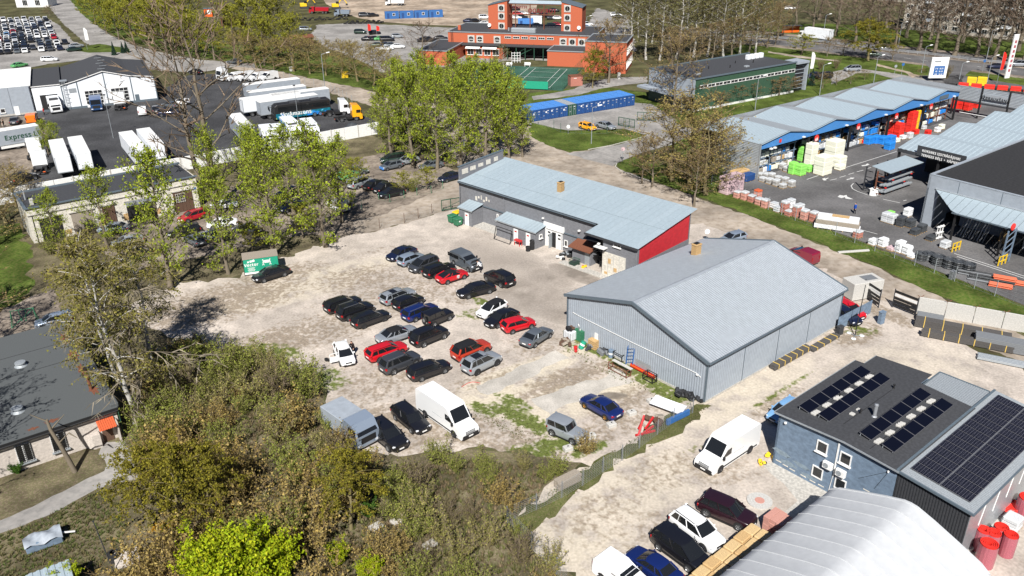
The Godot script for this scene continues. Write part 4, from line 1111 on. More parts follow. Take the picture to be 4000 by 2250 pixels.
func white_depot_hall() -> void:
	var o := thing("white_depot_hall", "white truck workshop with black gabled roof and tall glazed doors", "workshop", V(-109.7,0,-194.9),26.5)
	var pts := [Vector2(6.1,5.7), Vector2(9.5,6.44), Vector2(15.43,8.04), Vector2(21.1,6.45), Vector2(26.4,5.75)]
	var bays := [[0.0,6.1,5.9,5.9],[6.1,9.5,5.7,6.44],[9.5,15.43,6.44,8.04],[15.43,21.1,8.04,6.45],[21.1,26.4,6.45,5.75]]
	for q in bays:
		part(o, "front_panel", bm(func(b):
			b.quad(V(q[0] + 0.08,0.5,0.12), V(q[1] - 0.08,0.5,0.12), V(q[1] - 0.08, q[3] - 0.1,0.12), V(q[0] + 0.08, q[2] - 0.1,0.12))
			b.box(V((q[0] + q[1]) / 2,2.8,-0.05), V(q[1] - q[0],5.4,0.3))), M.white_panel)
		part(o, "panel_joint", boxm(V(0.22, minf(q[3],7.9) - 0.2,0.1)), M.trim_slate, V(q[1], minf(q[3],7.9) / 2,0.14))
	part(o, "plinth", boxm(V(26.5,0.5,0.3)), M.trim_slate, V(13.2,0.25,0.03))
	part(o, "side_wall", bm(func(b): b.box(V(26.3,2.85,-12), V(0.2,5.6,24)); b.box(V(13.2,2.85,-24), V(26.4,5.7,0.2))), M.white_panel)
	for i in 4:
		part(o, "roof_slope", bm(func(b):
			var a: Vector2 = pts[i]
			var z: Vector2 = pts[i + 1]
			b.quad(V(a.x, a.y, 0.35), V(z.x, z.y, 0.35), V(z.x, z.y, -24.3), V(a.x, a.y, -24.3))
			b.quad(V(a.x, a.y - 0.15,0.35), V(z.x, z.y - 0.15,0.35), V(z.x, z.y, 0.35), V(a.x, a.y, 0.35))), M.bitumen)
	part(o, "flat_roof", bm(func(b): b.box(V(3.05,5.85,-12), V(6.2,0.14,24.5)); b.box(V(6.1,6.0,-12), V(0.2,0.5,24.5))), M.bitumen)
	part(o, "roof_edge", bm(func(b):
		for i in 4: b.bar(V(pts[i].x, pts[i].y + 0.02,0.38), V(pts[i + 1].x, pts[i + 1].y + 0.02,0.38),0.1,0.16)
		b.box(V(3.05,5.95,0.2), V(6.2,0.2,0.1))), M.white_paint)
	for k in 5: part(o, "snow_guard", boxm(V(1.6,0.08,0.08)), M.galvanised, V(15.4 + (k % 2) * 0.6,8.1,-3.0 - k * 4.0))
	part(o, "roof_vent", boxm(V(0.3,0.7,0.3)), M.black, V(20.0,7.0,-9))
	part(o, "ladder", bm(func(b):
		for s in [6.4,7.1]: b.bar(V(s, 0.3,0.4), V(s, 6.6,0.4),0.06)
		for k in 16: b.bar(V(6.4,0.6 + k * 0.37,0.4), V(7.1,0.6 + k * 0.37,0.4),0.04)
		for k in 5: b.bar(V(6.3,2.4 + k, 0.9), V(7.2,2.4 + k, 0.9),0.05)
		b.box(V(6.8,6.6,-0.6), V(1.6,0.08,2.0))), M.galvanised)
	part(o, "louvre", boxm(V(1.5,0.95,0.06)), M.galvanised, V(8.35,4.3,0.17))
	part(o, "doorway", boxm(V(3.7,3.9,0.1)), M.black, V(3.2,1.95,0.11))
	for x in [12.6,18.3]:
		var d := part(o, "sectional_door", boxm(V(3.7,3.9,0.1)), M.window_glass, V(x, 1.95,0.13))
		for k in 5: part(d, "rail", boxm(V(3.7,0.1,0.05)), M.white_paint, V(0,-1.2 + k * 0.78,0.06))
		for k in 5: part(d, "stile", boxm(V(0.08,3.3,0.05)), M.white_paint, V(-1.85 + k * 0.925,0.3,0.065))
		part(d, "lower_panel", boxm(V(3.7,0.7,0.06)), M.white_panel, V(0,-1.6,0.05))
	part(o, "door", boxm(V(0.9,1.9,0.08)), M.trim_slate, V(21.9,0.95,0.16))
	var g := thing("pale_storage_hall", "pale grey panelled hall with white roof joined to the black roofed workshop", "hall", V(-109.7,0,-194.9),26.5)
	for k in 5:
		part(g, "wall_panel", bm(func(b): b.box(V(-2.55 - k * 4.2,3.35,0.1), V(4.14,5.9,0.2))), M.silver_wall)
	part(g, "plinth", boxm(V(21,0.4,0.24)), M.concrete, V(-10.6,0.2,0.08))
	part(g, "body", bm(func(b): b.box(V(-10.8,3.1,-12), V(21,6.2,23.8))), M.white_panel)
	for k in 4: part(g, "roof_sheet", bm(func(b): b.box(V(-10.8,6.38,-3.0 - k * 6.0), V(21.6,0.16,5.94), Basis(Vector3.RIGHT, 0.01))), M.white_paint)
	part(g, "door", boxm(V(1.0,2.0,0.1)), M.white_paint, V(-3.9,1.0,0.22))
	window(g, V(-6.7,1.3,0.22),0,1.0,1.0, M.white_paint)

func round_window(p: Node, at: Vector3, w: float, lower: bool) -> void:
	if not cache.has("portsq"):
		cache.portsq = bm(func(b):
			var k := 24
			for i in k:
				var a0 := TAU * i / k
				var a1 := TAU * (i + 1) / k
				var e := func(a: float) -> Vector3:
					var m := maxf(absf(cos(a)), absf(sin(a)))
					return V(cos(a) / m, sin(a) / m, 0.06)
				var r := func(a: float) -> Vector3: return V(cos(a) * 0.72, sin(a) * 0.72,0.1)
				b.quad(e.call(a0), e.call(a1), r.call(a1), r.call(a0))
				b.quad(r.call(a0), r.call(a1), r.call(a1) * V(1,1,-0.2), r.call(a0) * V(1,1,-0.2))
			b.box(V(0,0,0.0), V(2,2,0.1)))
		cache.portgl = bm(func(b): b.lathe(V0,[[0.001,0.06],[0.7,0.06],[0.7,0.0]],24, Basis(Vector3.RIGHT, PI / 2)))
	var f := part(p, "round_window", cache.portsq, M.concrete_pale, at)
	f.scale = V(w / 2, w / 2,1)
	part(f, "pane", cache.portgl, M.window_glass, V(0,0,0.005))
	part(f, "mullion", boxm(V(0.05,1.4,0.03)), M.concrete_pale, V(0,0,0.08))
	if lower: part(f, "transom", boxm(V(1.4,0.12,0.03)), M.white_paint, V(0,-0.1,0.082))

func red_school() -> void:
	var o := thing("red_brick_centre", "orange red brick sports centre with two towers and round windows", "building", V(-18.3,0,-261.2),-15.2)
	var B: Material = M.brick_red
	var wall := func(called: String, x0: float, x1: float, z0: float, z1: float, y0: float, y1: float, m: Material) -> MeshInstance3D:
		return part(o, called, boxm(V(x1 - x0, y1 - y0, z1 - z0)), m, V((x0 + x1) / 2, (y0 + y1) / 2, (z0 + z1) / 2))
	var roof := func(x0: float, x1: float, z0: float, z1: float, y: float) -> void:
		var r := part(o, "flat_roof", boxm(V(x1 - x0 - 0.3,0.1, z1 - z0 - 0.3)), M.bitumen, V((x0 + x1) / 2, y + 0.02, (z0 + z1) / 2))
		part(r, "coping", bm(func(b):
			for s in [-1,1]:
				b.box(V(0,0.08, s * (z1 - z0) / 2), V(x1 - x0 + 0.3,0.22,0.35)); b.box(V(s * (x1 - x0) / 2,0.08,0), V(0.35,0.21, z1 - z0 - 0.36))), M.galvanised)
	wall.call("main_block", 0,44.5,-18,0,4.1,7.0, B)
	wall.call("ground_floor", 6,17.5,-4,2.0,0,3.3, B)
	wall.call("ground_floor", 0,6,-18,-4,0,4.1, B)
	wall.call("ground_floor", 33,44.5,-18,0,0,4.1, B)
	wall.call("recess_back", 17.5,33,-4.2,-4.0,0,4.1, M.charcoal)
	wall.call("porch_slab", 5,33.5,0,2.6,3.7,4.05, M.bitumen)
	roof.call(0,44.5,-18,0,7.0)
	wall.call("low_block", 32.6,43.8,0.2,9.2,0,4.1, B)
	roof.call(32.6,43.8,0.2,9.2,4.1)
	wall.call("corner_wing", 44.6,55.8,3.2,15.8,0,8.2, B)
	roof.call(44.6,55.8,3.2,15.8,8.2)
	wall.call("left_wing", -4.2,4.6,-4,15,0,4.0, B)
	roof.call(-4.2,4.6,-4,15,4.0)
	for q in [[10.5,16.4,13.9,15.4],[33.0,39.2,15.4,13.8]]:
		var t := part(o, "tower", bm(func(b):
			var f := [V(q[0],7,-7.5), V(q[1],7,-7.5), V(q[1], q[3],-7.5), V(q[0], q[2],-7.5)]
			var r := [V(q[0],7,-13.5), V(q[1],7,-13.5), V(q[1], q[3],-13.5), V(q[0], q[2],-13.5)]
			b.quad(f[0], f[1], f[2], f[3]); b.quad(r[1], r[0], r[3], r[2]); b.quad(f[1], r[1], r[2], f[2]); b.quad(r[0], f[0], f[3], r[3])), B)
		part(t, "tower_roof", bm(func(b): b.bar(V(q[0] - 0.2, q[2] + 0.05,-10.5), V(q[1] + 0.2, q[3] + 0.05,-10.5),6.4,0.18)), M.trim_slate)
		for y in [8.0,10.9,13.5 if q[0] > 30 else 13.2]:
			round_window(t, V(14.6 if q[0] < 20 else 34.8, y, -7.45),2.0, false)
		part(t, "dish", bm(func(b): b.lathe(V(10.9 if q[0] < 20 else 38.4,8.2,-7.2),[[0.001,0.0],[0.3,0.03],[0.55,0.12]],12, Basis(Vector3.RIGHT, 1.2))), M.white_paint)
	for x in [7.25,9.95,15.3]: round_window(o, V(x, 5.2,0.05),2.1, true)
	for x in [35.2,37.9,40.65]: round_window(o, V(x, 5.25,0.05),2.1, x < 36)
	for k in 6: window(o, V(18.6 + k * 2.55,6.0,0.04),0,2.0,0.7, M.white_paint, 2, false)
	for k in 4: window(o, V(7.6 + k * 2.6,1.9,2.04),0,2.0,1.9, M.white_paint, 1)
	for k in 2: part(o, "awning", bm(func(b): b.box(V(8.4 + k * 5.2,3.15,2.5), V(4.4,0.08,1.2), Basis(Vector3.RIGHT, 0.5))), M.white_paint)
	for r in 2:
		for k in 5: window(o, V(55.84,2.0 + r * 3.6,14.3 - k * 2.3),90,1.5,2.0, M.white_paint, 1, false)
	# roof bridge between the towers, with the lettering seen from behind
	var br := part(o, "sign_bridge", bm(func(b):
		for x in [18.5,23.0,27.3]: b.box(V(x, 10.8,-9.5), V(0.25,7.6,0.25))
		for y in [11.3,14.2]: b.box(V(24.7, y, -9.5), V(16.6,0.22,0.3))), M.rust)
	part(br, "bridge_roof", bm(func(b): b.box(V(24.7,14.8,-9.8), V(16.6,0.12,1.4), Basis(Vector3.RIGHT, 0.6))), M.blue_tin)
	lettering(br, "sign_letters", "TORNADO", 1.3, mk("sign_crimson", [0.16,0.01,0.015],0.6), V(26.6,12.3,-9.8), V0,0.1, true)
	lettering(br, "sign_letters", "FITNESS", 0.8, M.sign_crimson, V(19.8,13.3,-9.8), V0,0.1, true)
	part(o, "roof_plant", bm(func(b):
		b.cbox(V(22.6,7.7,-3.2), V(7.5,1.2,1.8),0.2); b.tube(V(17.5,7,-5), V(17.5,8.0,-5),0.25,0.25,8, true); b.tube(V(18.8,7,-5.4), V(18.8,7.9,-5.4),0.25,0.25,8, true)), M.galvanised)
	part(o, "roof_chimney", boxm(V(0.8,1.4,0.8)), B, V(2.4,7.7,-4))
	part(o, "roof_ladder", bm(func(b):
		for s in [1.0,1.6]: b.bar(V(s, 4.2,0.2), V(s, 7.6,0.2),0.06)
		for k in 8: b.bar(V(1.0,4.5 + k * 0.4,0.2), V(1.6,4.5 + k * 0.4,0.2),0.05)), M.black)
	for k in 6: part(o, "recess_post", boxm(V(0.2,3.7,0.2)), M.dark_green, V(19 + k * 2.7,1.85,2.3))
	part(o, "stair", bm(func(b):
		for k in 14: b.box(V(20.5 + k * 0.5,0.3 + k * 0.25,1.6), V(0.5,0.06,1.2))
		b.bar(V(20.3,1.2,2.2), V(27.2,4.7,2.2),0.06)), M.dark_green)

func green_store() -> void:
	var o := thing("green_store", "dark green long store with flat bitumen roof and ribbon window", "store", V(41.3,0,-188.7),33.2)
	part(o, "side_wall", bm(func(b): b.box(V(16.7,3.6,-0.15), V(33.4,7.2,0.3))), M.green_wall)
	part(o, "rear_wall", bm(func(b): b.box(V(16.7,3.6,-14.9), V(33.4,7.2,0.3)); b.box(V(33.3,3.6,-7.5), V(0.2,7.2,14.6))), M.green_wall)
	part(o, "foot", boxm(V(33.6,0.45,0.2)), M.white_paint, V(16.7,0.22,0.06))
	for k in 13:
		window(o, V(2.6 + k * 2.45,5.35,0.02),0,2.4,0.75, M.white_paint, 1, false)
	for k in 11: part(o, "wall_joint", boxm(V(0.05,7.0,0.03)), M.dark_green, V(3.0 * k + 1.5,3.6,0.01))
	var r := part(o, "roof", bm(func(b): b.box(V(16.7,7.12,-7.5), V(33.2,0.12,14.8))), M.bitumen)
	part(r, "coping", bm(func(b):
		b.box(V(16.7,7.28,0.0), V(33.8,0.26,0.4)); b.box(V(16.7,7.28,-15.0), V(33.8,0.26,0.4)); b.box(V(-0.05,7.28,-7.5), V(0.4,0.25,14.6))), M.trim_slate)
	for q in [[6,-6],[11,-7],[16,-5],[21,-8],[25,-6]]: part(r, "roof_vent", bm(func(b): b.tube(V(q[0],7.1, q[1]), V(q[0],7.8, q[1]),0.12,0.12,6, true)), M.black)
	for q in [[4.5,-4],[20,-3.5]]: part(r, "roof_dome", cboxm(V(1.2,0.35,0.9),0.1), M.galvanised, V(q[0],7.3, q[1]))
	for k in 4: part(r, "fan_unit", cboxm(V(1.1,1.1,1.0),0.1), M.white_panel, V(27 + k * 1.5,7.8,-9.5))
	part(o, "end_panel", bm(func(b): b.box(V(-0.1,5.2,-7.5), V(0.2,4.0,15.0))), M.silver_wall)
	part(o, "loading_roof", bm(func(b): b.box(V(-1.2,3.25,-9.0), V(2.6,0.5,15.0))), M.silver_wall)
	part(o, "loading_doors", bm(func(b): b.box(V(-0.05,1.5,-8.0), V(0.2,3.0,13.5))), M.trim_slate)
	part(o, "front_frame", bm(func(b):
		b.box(V(35.5,7.0,-1.5), V(4.4,0.5,4.0)); b.box(V(37.6,3.6,-0.6), V(0.5,7.0,1.8))), M.silver_wall)
	for k in 7: part(o, "glass_rail", boxm(V(3.4,0.12,0.1)), M.silver_wall, V(35.3,0.8 + k * 0.9,-0.2))
	part(o, "shop_glass", boxm(V(3.6,6.6,0.06)), M.window_glass, V(35.3,3.4,-0.4))

func containers() -> void:
	var body := bm(func(b):
		b.box(V(0,1.22,-3.03), V(2.22,2.3,5.9))
		for s in [-1,1]:
			b.corr(V(s * 1.12,0.1,-3.03 + s * 2.9), V(0,0,-s), Vector3.UP, V(s, 0,0),5.8,0.28,0.04, flat(0), flat(2.2))
			b.box(V(s * 1.12,1.24,-0.08), V(0.14,2.44,0.16)); b.box(V(s * 1.12,1.24,-5.98), V(0.14,2.44,0.16))
		for y in [0.08,2.4]: b.box(V(0, y, -0.08), V(2.2,0.14,0.16)))
	var top := bm(func(b): b.corr(V(1.14,2.42,-6.0), V(0,0,1), V(-1,0,0), Vector3.UP, 5.95,0.3,0.03, flat(0), flat(2.28)))
	var leaf := bm(func(b): b.cbox(V(0,0,0), V(1.02,2.16,0.06),0.015))
	var rod := bm(func(b): b.tube(V(0,-1.1,0), V(0,1.1,0),0.03,0.03,5))
	var words := ["second from the left", "third from the left", "fourth from the left", "", "just right of the dark one", "sixth from the left", "sixth from the right", "fifth from the right", "fourth from the right", "third from the right", "second from the right", "at the right end"]
	for k in 12:
		var dark := k == 4
		var l: String = "blue shipping container in the row by the grass, " + (["at the left end", words[0], words[1], words[2]][k] if k < 4 else words[k])
		if dark: l = "dark green shipping container among the row of blue ones"
		var o := thing("shipping_container", l, "container", V(4.8,0.02,-181.3) + V(cos(deg_to_rad(30.3)),0,-sin(deg_to_rad(30.3))) * (1.17 + k * 2.33),30.3,"containers in the row")
		part(o, "body", body, M.dark_green if dark else M.blue_box)
		part(o, "roof", top, M.galvanised if dark else M.blue_box_top)
		for s in [-1,1]:
			var d := part(o, "door", leaf, M.dark_green if dark else M.blue_box, V(s * 0.53,1.24,0.02))
			part(d, "locking_bar", rod, M.galvanised if dark else M.blue_paint, V(-0.2,0,0.06))
			part(d, "locking_bar", rod, M.galvanised if dark else M.blue_paint, V(0.25,0,0.06))
			part(d, "stencil", boxm(V(0.5,0.12,0.01)), M.white_paint if s > 0 else M.galvanised, V(0,0.75,0.035))
			part(d, "stencil", boxm(V(0.35,0.2,0.01)), M.galvanised, V(0,0.2 if s > 0 else -0.3,0.036))
		if k in [0,1,2,3,5,6,7,8]: part(o, "notice", boxm(V(0.38,0.38,0.01)), M.white_paint, V(0.1 if k % 2 else -0.75,1.6 + 0.1 * (k % 3),0.06))

func apartments() -> void:
	mk("plaster_pale", [0.42,0.38,0.32],0.9,1,0.7,9.0)
	for q in [[V(136,0,-302),56.0,15.0,"long pale five storey apartment block half hidden behind bare trees"],[V(146,0,-392),40.0,15.0,"far pale apartment block at the top edge behind the park"]]:
		var o := thing("apartment_block", q[3],"building", q[0],-45)
		part(o, "wall", boxm(V(q[1], q[2],12)), M.plaster_pale, V(q[1] / 2, q[2] / 2,-6))
		part(o, "roof", boxm(V(q[1] + 0.6,0.4,12.6)), M.bitumen, V(q[1] / 2, q[2] + 0.2,-6))
		for f in 5:
			for k in int(q[1] / 3.1):
				if (k % 4) == 2 and f > 0:
					var bal := part(o, "balcony", boxm(V(2.8,1.0,1.0)), M.white_panel if (k + f) % 3 else M.silver_wall, V(1.7 + k * 3.1,0.9 + f * 2.9,0.5))
					part(bal, "balcony_glass", boxm(V(2.8,1.3,0.9)), M.window_glass, V(0,1.15,-0.1))
				else:
					window(o, V(1.7 + k * 3.1,1.7 + f * 2.9,0.02),0,1.7,1.4, M.white_paint, 1, false)

func small_sheds() -> void:
	var o := thing("rusty_container", "rust red steel container beside the green tennis court fence", "container", V(15.55,0,-216.4),15)
	part(o, "body", bm(func(b): b.box(V(1.6,1.2,-1.2), V(3.2,2.4,2.4))), M.brick_pack)
	part(o, "roof", bm(func(b): b.box(V(1.6,2.45,-1.2), V(3.3,0.12,2.5))), M.rust)
	part(o, "notice", boxm(V(0.8,0.12,0.02)), M.white_paint, V(1.2,2.0,0.015))
	# blue site cabins
	for k in 4:
		var c := thing("site_cabin", ["blue site cabin nearest to the brick tower", "second blue site cabin from the brick tower", "third blue site cabin from the brick tower", "blue site cabin at the far left of its row"][k],"cabin", V(-25.72,0,-342.77) + V(-5.6 * k, 0,-0.9 + 0.9 * k),12,"blue site cabins")
		part(c, "body", cboxm(V(5.4,2.6,2.5),0.05), M.blue_paint, V(-2.7,1.3,-1.2))
		window(c, V(-2.0,1.6,0.06),0,1.0,1.0, M.white_paint, 0, false)
		plate(c, "door", V(-4.2,1.1,0.06),0, V(0.9,2.0,0.04), M.blue_box)
	var lc := thing("blue_cabin", "bright blue cabin behind the sign bridge of the brick centre", "cabin", V(3.25,0,-317.04),0)
	part(lc, "body", cboxm(V(5.6,2.6,2.6),0.05), M.blue_box_top, V(2.8,1.3,-1.3))
	part(lc, "door", boxm(V(0.9,2.0,0.04)), M.blue_box, V(1.2,1.05,0.02))
	var lw := thing("white_cabin", "white ribbed cabin beside the bright blue one behind the brick centre", "cabin", V(7.85,0,-320.98),0)
	part(lw, "body", bm(func(b): b.corr(V0, Vector3.RIGHT, Vector3.UP, Vector3.BACK, 4.2,0.4,0.05, flat(0), flat(2.7)); b.box(V(2.1,1.35,-1.3), V(4.2,2.7,2.5))), M.white_panel)
	part(lw, "roof", boxm(V(4.4,0.12,2.8)), M.white_paint, V(2.1,2.76,-1.25))
	# sheds among the trees, upper left
	var hut := thing("brown_hut", "long rust brown roofed hut between the round brown trees", "hut", V(-72.42,0,-281.25),20)
	part(hut, "walls", boxm(V(9,2.4,3)), M.wood_dark, V(4.5,1.2,-1.5))
	part(hut, "roof", bm(func(b): b.box(V(4.5,2.55,-1.5), V(9.6,0.15,3.8), Basis(Vector3.RIGHT, 0.12))), M.rust)
	var kk := thing("red_kiosk", "small orange red kiosk with a white window near the far lane", "kiosk", V(-121.5,0,-351.87),10)
	part(kk, "body", boxm(V(3,3.0,2.2)), M.orange_paint, V(1.5,1.5,-1.1))
	part(kk, "window", boxm(V(1.6,1.6,0.06)), M.white_paint, V(1.9,1.8,0.02))
	part(kk, "roof", boxm(V(3.4,0.2,2.6)), M.trim_slate, V(1.5,3.1,-1.1))
	var bh := thing("barn_shelter", "open timber shelter with brown roof left of the far trees", "shelter", V(-106.13,0,-323.59),10)
	part(bh, "roof", boxm(V(9,0.25,4)), M.wood_dark, V(4,3.2,-2))
	for x in [0.2,4.0,7.8]: part(bh, "post", boxm(V(0.3,3.1,0.3)), M.rust, V(x, 1.55,-0.3))
	part(bh, "back_wall", boxm(V(8.4,3.0,0.2)), M.wood_dark, V(4,1.5,-3.8))
	var wh := thing("white_cottage", "small white cottage with dark windows at the top left", "house", V(-215.79,0,-388.53),0)
	part(wh, "walls", boxm(V(14,4.2,8)), M.white_paint, V(7,2.1,-4))
	part(wh, "roof", bm(func(b):
		for q in [1,-1]: b.box(V(7,5.0,-4 + q * 2.2), V(14.6,0.2,5.0), Basis(Vector3.RIGHT, q * 0.42))), M.galvanised)
	for x in [4.0,9.5]: window(wh, V(x, 1.9,0.04),0,2.2,2.4, M.white_paint, 2)
	# half buried shed, bottom left corner
	var bs := thing("tin_roof_shed", "pale ribbed tin roof of a shed at the bottom left edge", "shed", V(-35.3,0,-46.1),33)
	part(bs, "roof", bm(func(b): b.corr(V(0,2.3,0), V(1,0,0), V(0,0.12,-1).normalized(), Vector3.UP, 2.9,0.45,0.05, flat(-5.0), flat(0.0))), M.blue_tin)
	part(bs, "walls", boxm(V(2.6,1.7,4.4)), M.wood_grey, V(1.45,0.85,2.4))
	var tc := thing("tarp_cart", "old cart under a white and blue tarpaulin on the scrub lawn", "cart", V(-38.39,0,-51.06),33)
	part(tc, "tarpaulin", bm(func(b):
		var rows := []
		for i in 7:
			var line := PackedVector3Array()
			for j in 6: line.append(V(i * 0.45,0.75 + 0.16 * sin(i * 1.7 + j) + 0.3 * sin(PI * j / 5.0),0.75 - j * 0.32))
			rows.append(line)
		b.grid(rows, true)), M.silver_wall)
	part(tc, "cart_body", cboxm(V(2.6,0.7,1.2),0.06), M.blue_grey, V(1.35,0.45,0))
	part(tc, "drawbar", bm(func(b): b.bar(V(2.6,0.6,0), V(3.6,0.4,0.2),0.1)), M.white_paint)
	var vb := thing("vector_box", "green and white furniture box body standing under the trees", "box body", V(-35.54,0,-102.35),18.5)
	part(vb, "body", boxm(V(4.5,2.15,2.3)), M.teal_board, V(2.25,1.3,-1.15))
	part(vb, "roof", bm(func(b): b.box(V(2.25,2.42,-1.15), V(4.6,0.08,2.4))), M.wood_grey)
	part(vb, "lower_band", boxm(V(4.52,0.28,2.32)), M.white_paint, V(2.25,0.36,-1.15))
	part(vb, "frame", bm(func(b):
		for x in [0.0,4.5]: b.box(V(x, 1.25,0.0), V(0.06,2.3,0.06))
		b.box(V(2.25,0.12,-1.15), V(4.4,0.2,1.8))), M.black)
	lettering(vb, "print", "Vector", 0.42, M.white_paint, V(1.0,1.55,0.01), V0,0.01)
	for k in 3: part(vb, "print", boxm(V(0.22 + 0.05 * k, 0.24 + 0.04 * k, 0.01)), M.white_paint, V(0.65 + k * 0.34,1.98 + 0.06 * k, 0.01), V(0,0,8 * k))
	for k in 6: part(vb, "print", boxm(V(1.0 - 0.12 * (k % 3),0.04,0.01)), M.white_paint, V(0.95,1.15 - k * 0.1,0.01))
	part(vb, "print", bm(func(b):
		for s in [-1,1]:
			b.box(V(3.0 + s * 0.42,1.75,0.01), V(0.14,0.42,0.01), Basis(Vector3.BACK, s * 0.25)); b.box(V(3.0 + s * 0.5,1.42,0.01), V(0.08,0.32,0.01), Basis(Vector3.BACK, s * 0.5)); b.box(V(3.0 + s * 0.4,1.42,0.01), V(0.08,0.32,0.01), Basis(Vector3.BACK, -s * 0.3)); b.box(V(3.0 + s * 0.46,2.04,0.01), V(0.14,0.14,0.01))
		b.box(V(3.0,1.78,0.01), V(0.6,0.4,0.012))), M.white_paint)

const SPEC := {
	# length, width, height, wheelbase, belt, hood, deck, wheel radius, glass house: rear base, rear top, front top, front base (from the middle)
	"sedan": [4.65,1.8,1.43,2.75,0.93,0.8,0.97,0.32,-1.62,-0.95,0.3,1.12],
	"saloon": [5.0,1.88,1.45,2.95,0.94,0.82,0.98,0.34,-1.75,-1.0,0.32,1.18],
	"coupe": [4.45,1.8,1.36,2.6,0.92,0.78,0.95,0.32,-1.85,-0.75,0.22,1.05],
	"wagon": [4.8,1.83,1.47,2.8,0.95,0.82,0.98,0.33,-2.28,-1.98,0.3,1.15],
	"hatch": [4.15,1.74,1.45,2.52,0.94,0.82,0.97,0.31,-1.98,-1.62,0.2,1.05],
	"mpv": [4.35,1.8,1.62,2.7,1.0,0.9,1.0,0.32,-2.08,-1.8,0.35,1.4],
	"suv": [4.68,1.9,1.72,2.82,1.08,1.0,1.08,0.38,-2.2,-1.85,0.28,1.12],
	"minivan": [4.95,1.92,1.75,2.95,1.05,0.96,1.05,0.34,-2.38,-2.1,0.45,1.6],
	"jeep": [3.75,1.65,1.72,2.3,1.05,1.0,1.05,0.36,-1.78,-1.72,0.2,0.52],
}
const PAINTS := {
	"black": [0.008,0.008,0.01],"navy": [0.012,0.018,0.05],"blue": [0.01,0.025,0.14],"red": [0.5,0.008,0.015],"crimson": [0.36,0.01,0.02],"white": [0.76,0.77,0.77],"silver": [0.33,0.36,0.39],"grey": [0.06,0.065,0.075],
	"slate": [0.13,0.15,0.17],"orange_red": [0.4,0.04,0.018],"maroon": [0.02,0.006,0.01],"yellow": [0.85,0.38,0.01],"orange": [0.75,0.16,0.01],"green_grey": [0.1,0.13,0.11],"dark_green": [0.01,0.03,0.02],"pale_blue": [0.28,0.34,0.42],"sky": [0.18,0.36,0.6],"lime": [0.1,0.35,0.12],"cream": [0.6,0.57,0.48],"truck_blue": [0.02,0.06,0.16],"burgundy": [0.2,0.01,0.03],
}

func paint(c: String) -> StandardMaterial3D:
	var key := "paint_" + c
	if not M.has(key):
		var m := mk(key, PAINTS[c],0.32)
		m.clearcoat_enabled = true
		m.clearcoat = 0.7
		m.clearcoat_roughness = 0.06
		if c in ["silver", "grey", "slate", "pale_blue", "navy", "blue", "green_grey"]: m.metallic = 0.35
	return M[key]

func wheel_mesh(r: float, w: float) -> ArrayMesh:
	var key := "tyre%.2f%.2f" % [r, w]
	if not cache.has(key):
		cache[key] = bm(func(b): b.lathe(V0,[[r * 0.62,-w / 2],[r * 0.93,-w / 2],[r, -w * 0.34],[r, w * 0.34],[r * 0.93, w / 2],[r * 0.62, w / 2]],16, Basis(Vector3.RIGHT, PI / 2)))
	return cache[key]

func rim_mesh(r: float, w: float) -> ArrayMesh:
	var key := "rim%.2f%.2f" % [r, w]
	if not cache.has(key):
		cache[key] = bm(func(b):
			b.lathe(V0,[[r * 0.65, w * 0.46],[r * 0.58, w * 0.5],[r * 0.52, w * 0.36]],16, Basis(Vector3.RIGHT, PI / 2))
			b.lathe(V0,[[r * 0.65,-w * 0.46],[r * 0.5,-w * 0.44],[0.001,-w * 0.42]],12, Basis(Vector3.RIGHT, PI / 2))
			for k in 5: b.box(V(cos(k * TAU / 5) * r * 0.3, sin(k * TAU / 5) * r * 0.3, w * 0.44), V(r * 0.56, r * 0.17,0.03), Basis(Vector3.BACK, k * TAU / 5))
			b.lathe(V0,[[r * 0.16, w * 0.4],[r * 0.16, w * 0.48],[0.001, w * 0.5]],8, Basis(Vector3.RIGHT, PI / 2)))
	return cache[key]

func wheel(o: Node, x: float, z: float, r: float, w := 0.22, rim := "rim") -> void:
	var t := part(o, "wheel", wheel_mesh(r, w), M.rubber, V(x, r, z), V(0,0 if z > 0 else 180,0))
	part(t, "rim", rim_mesh(r, w), M[rim])

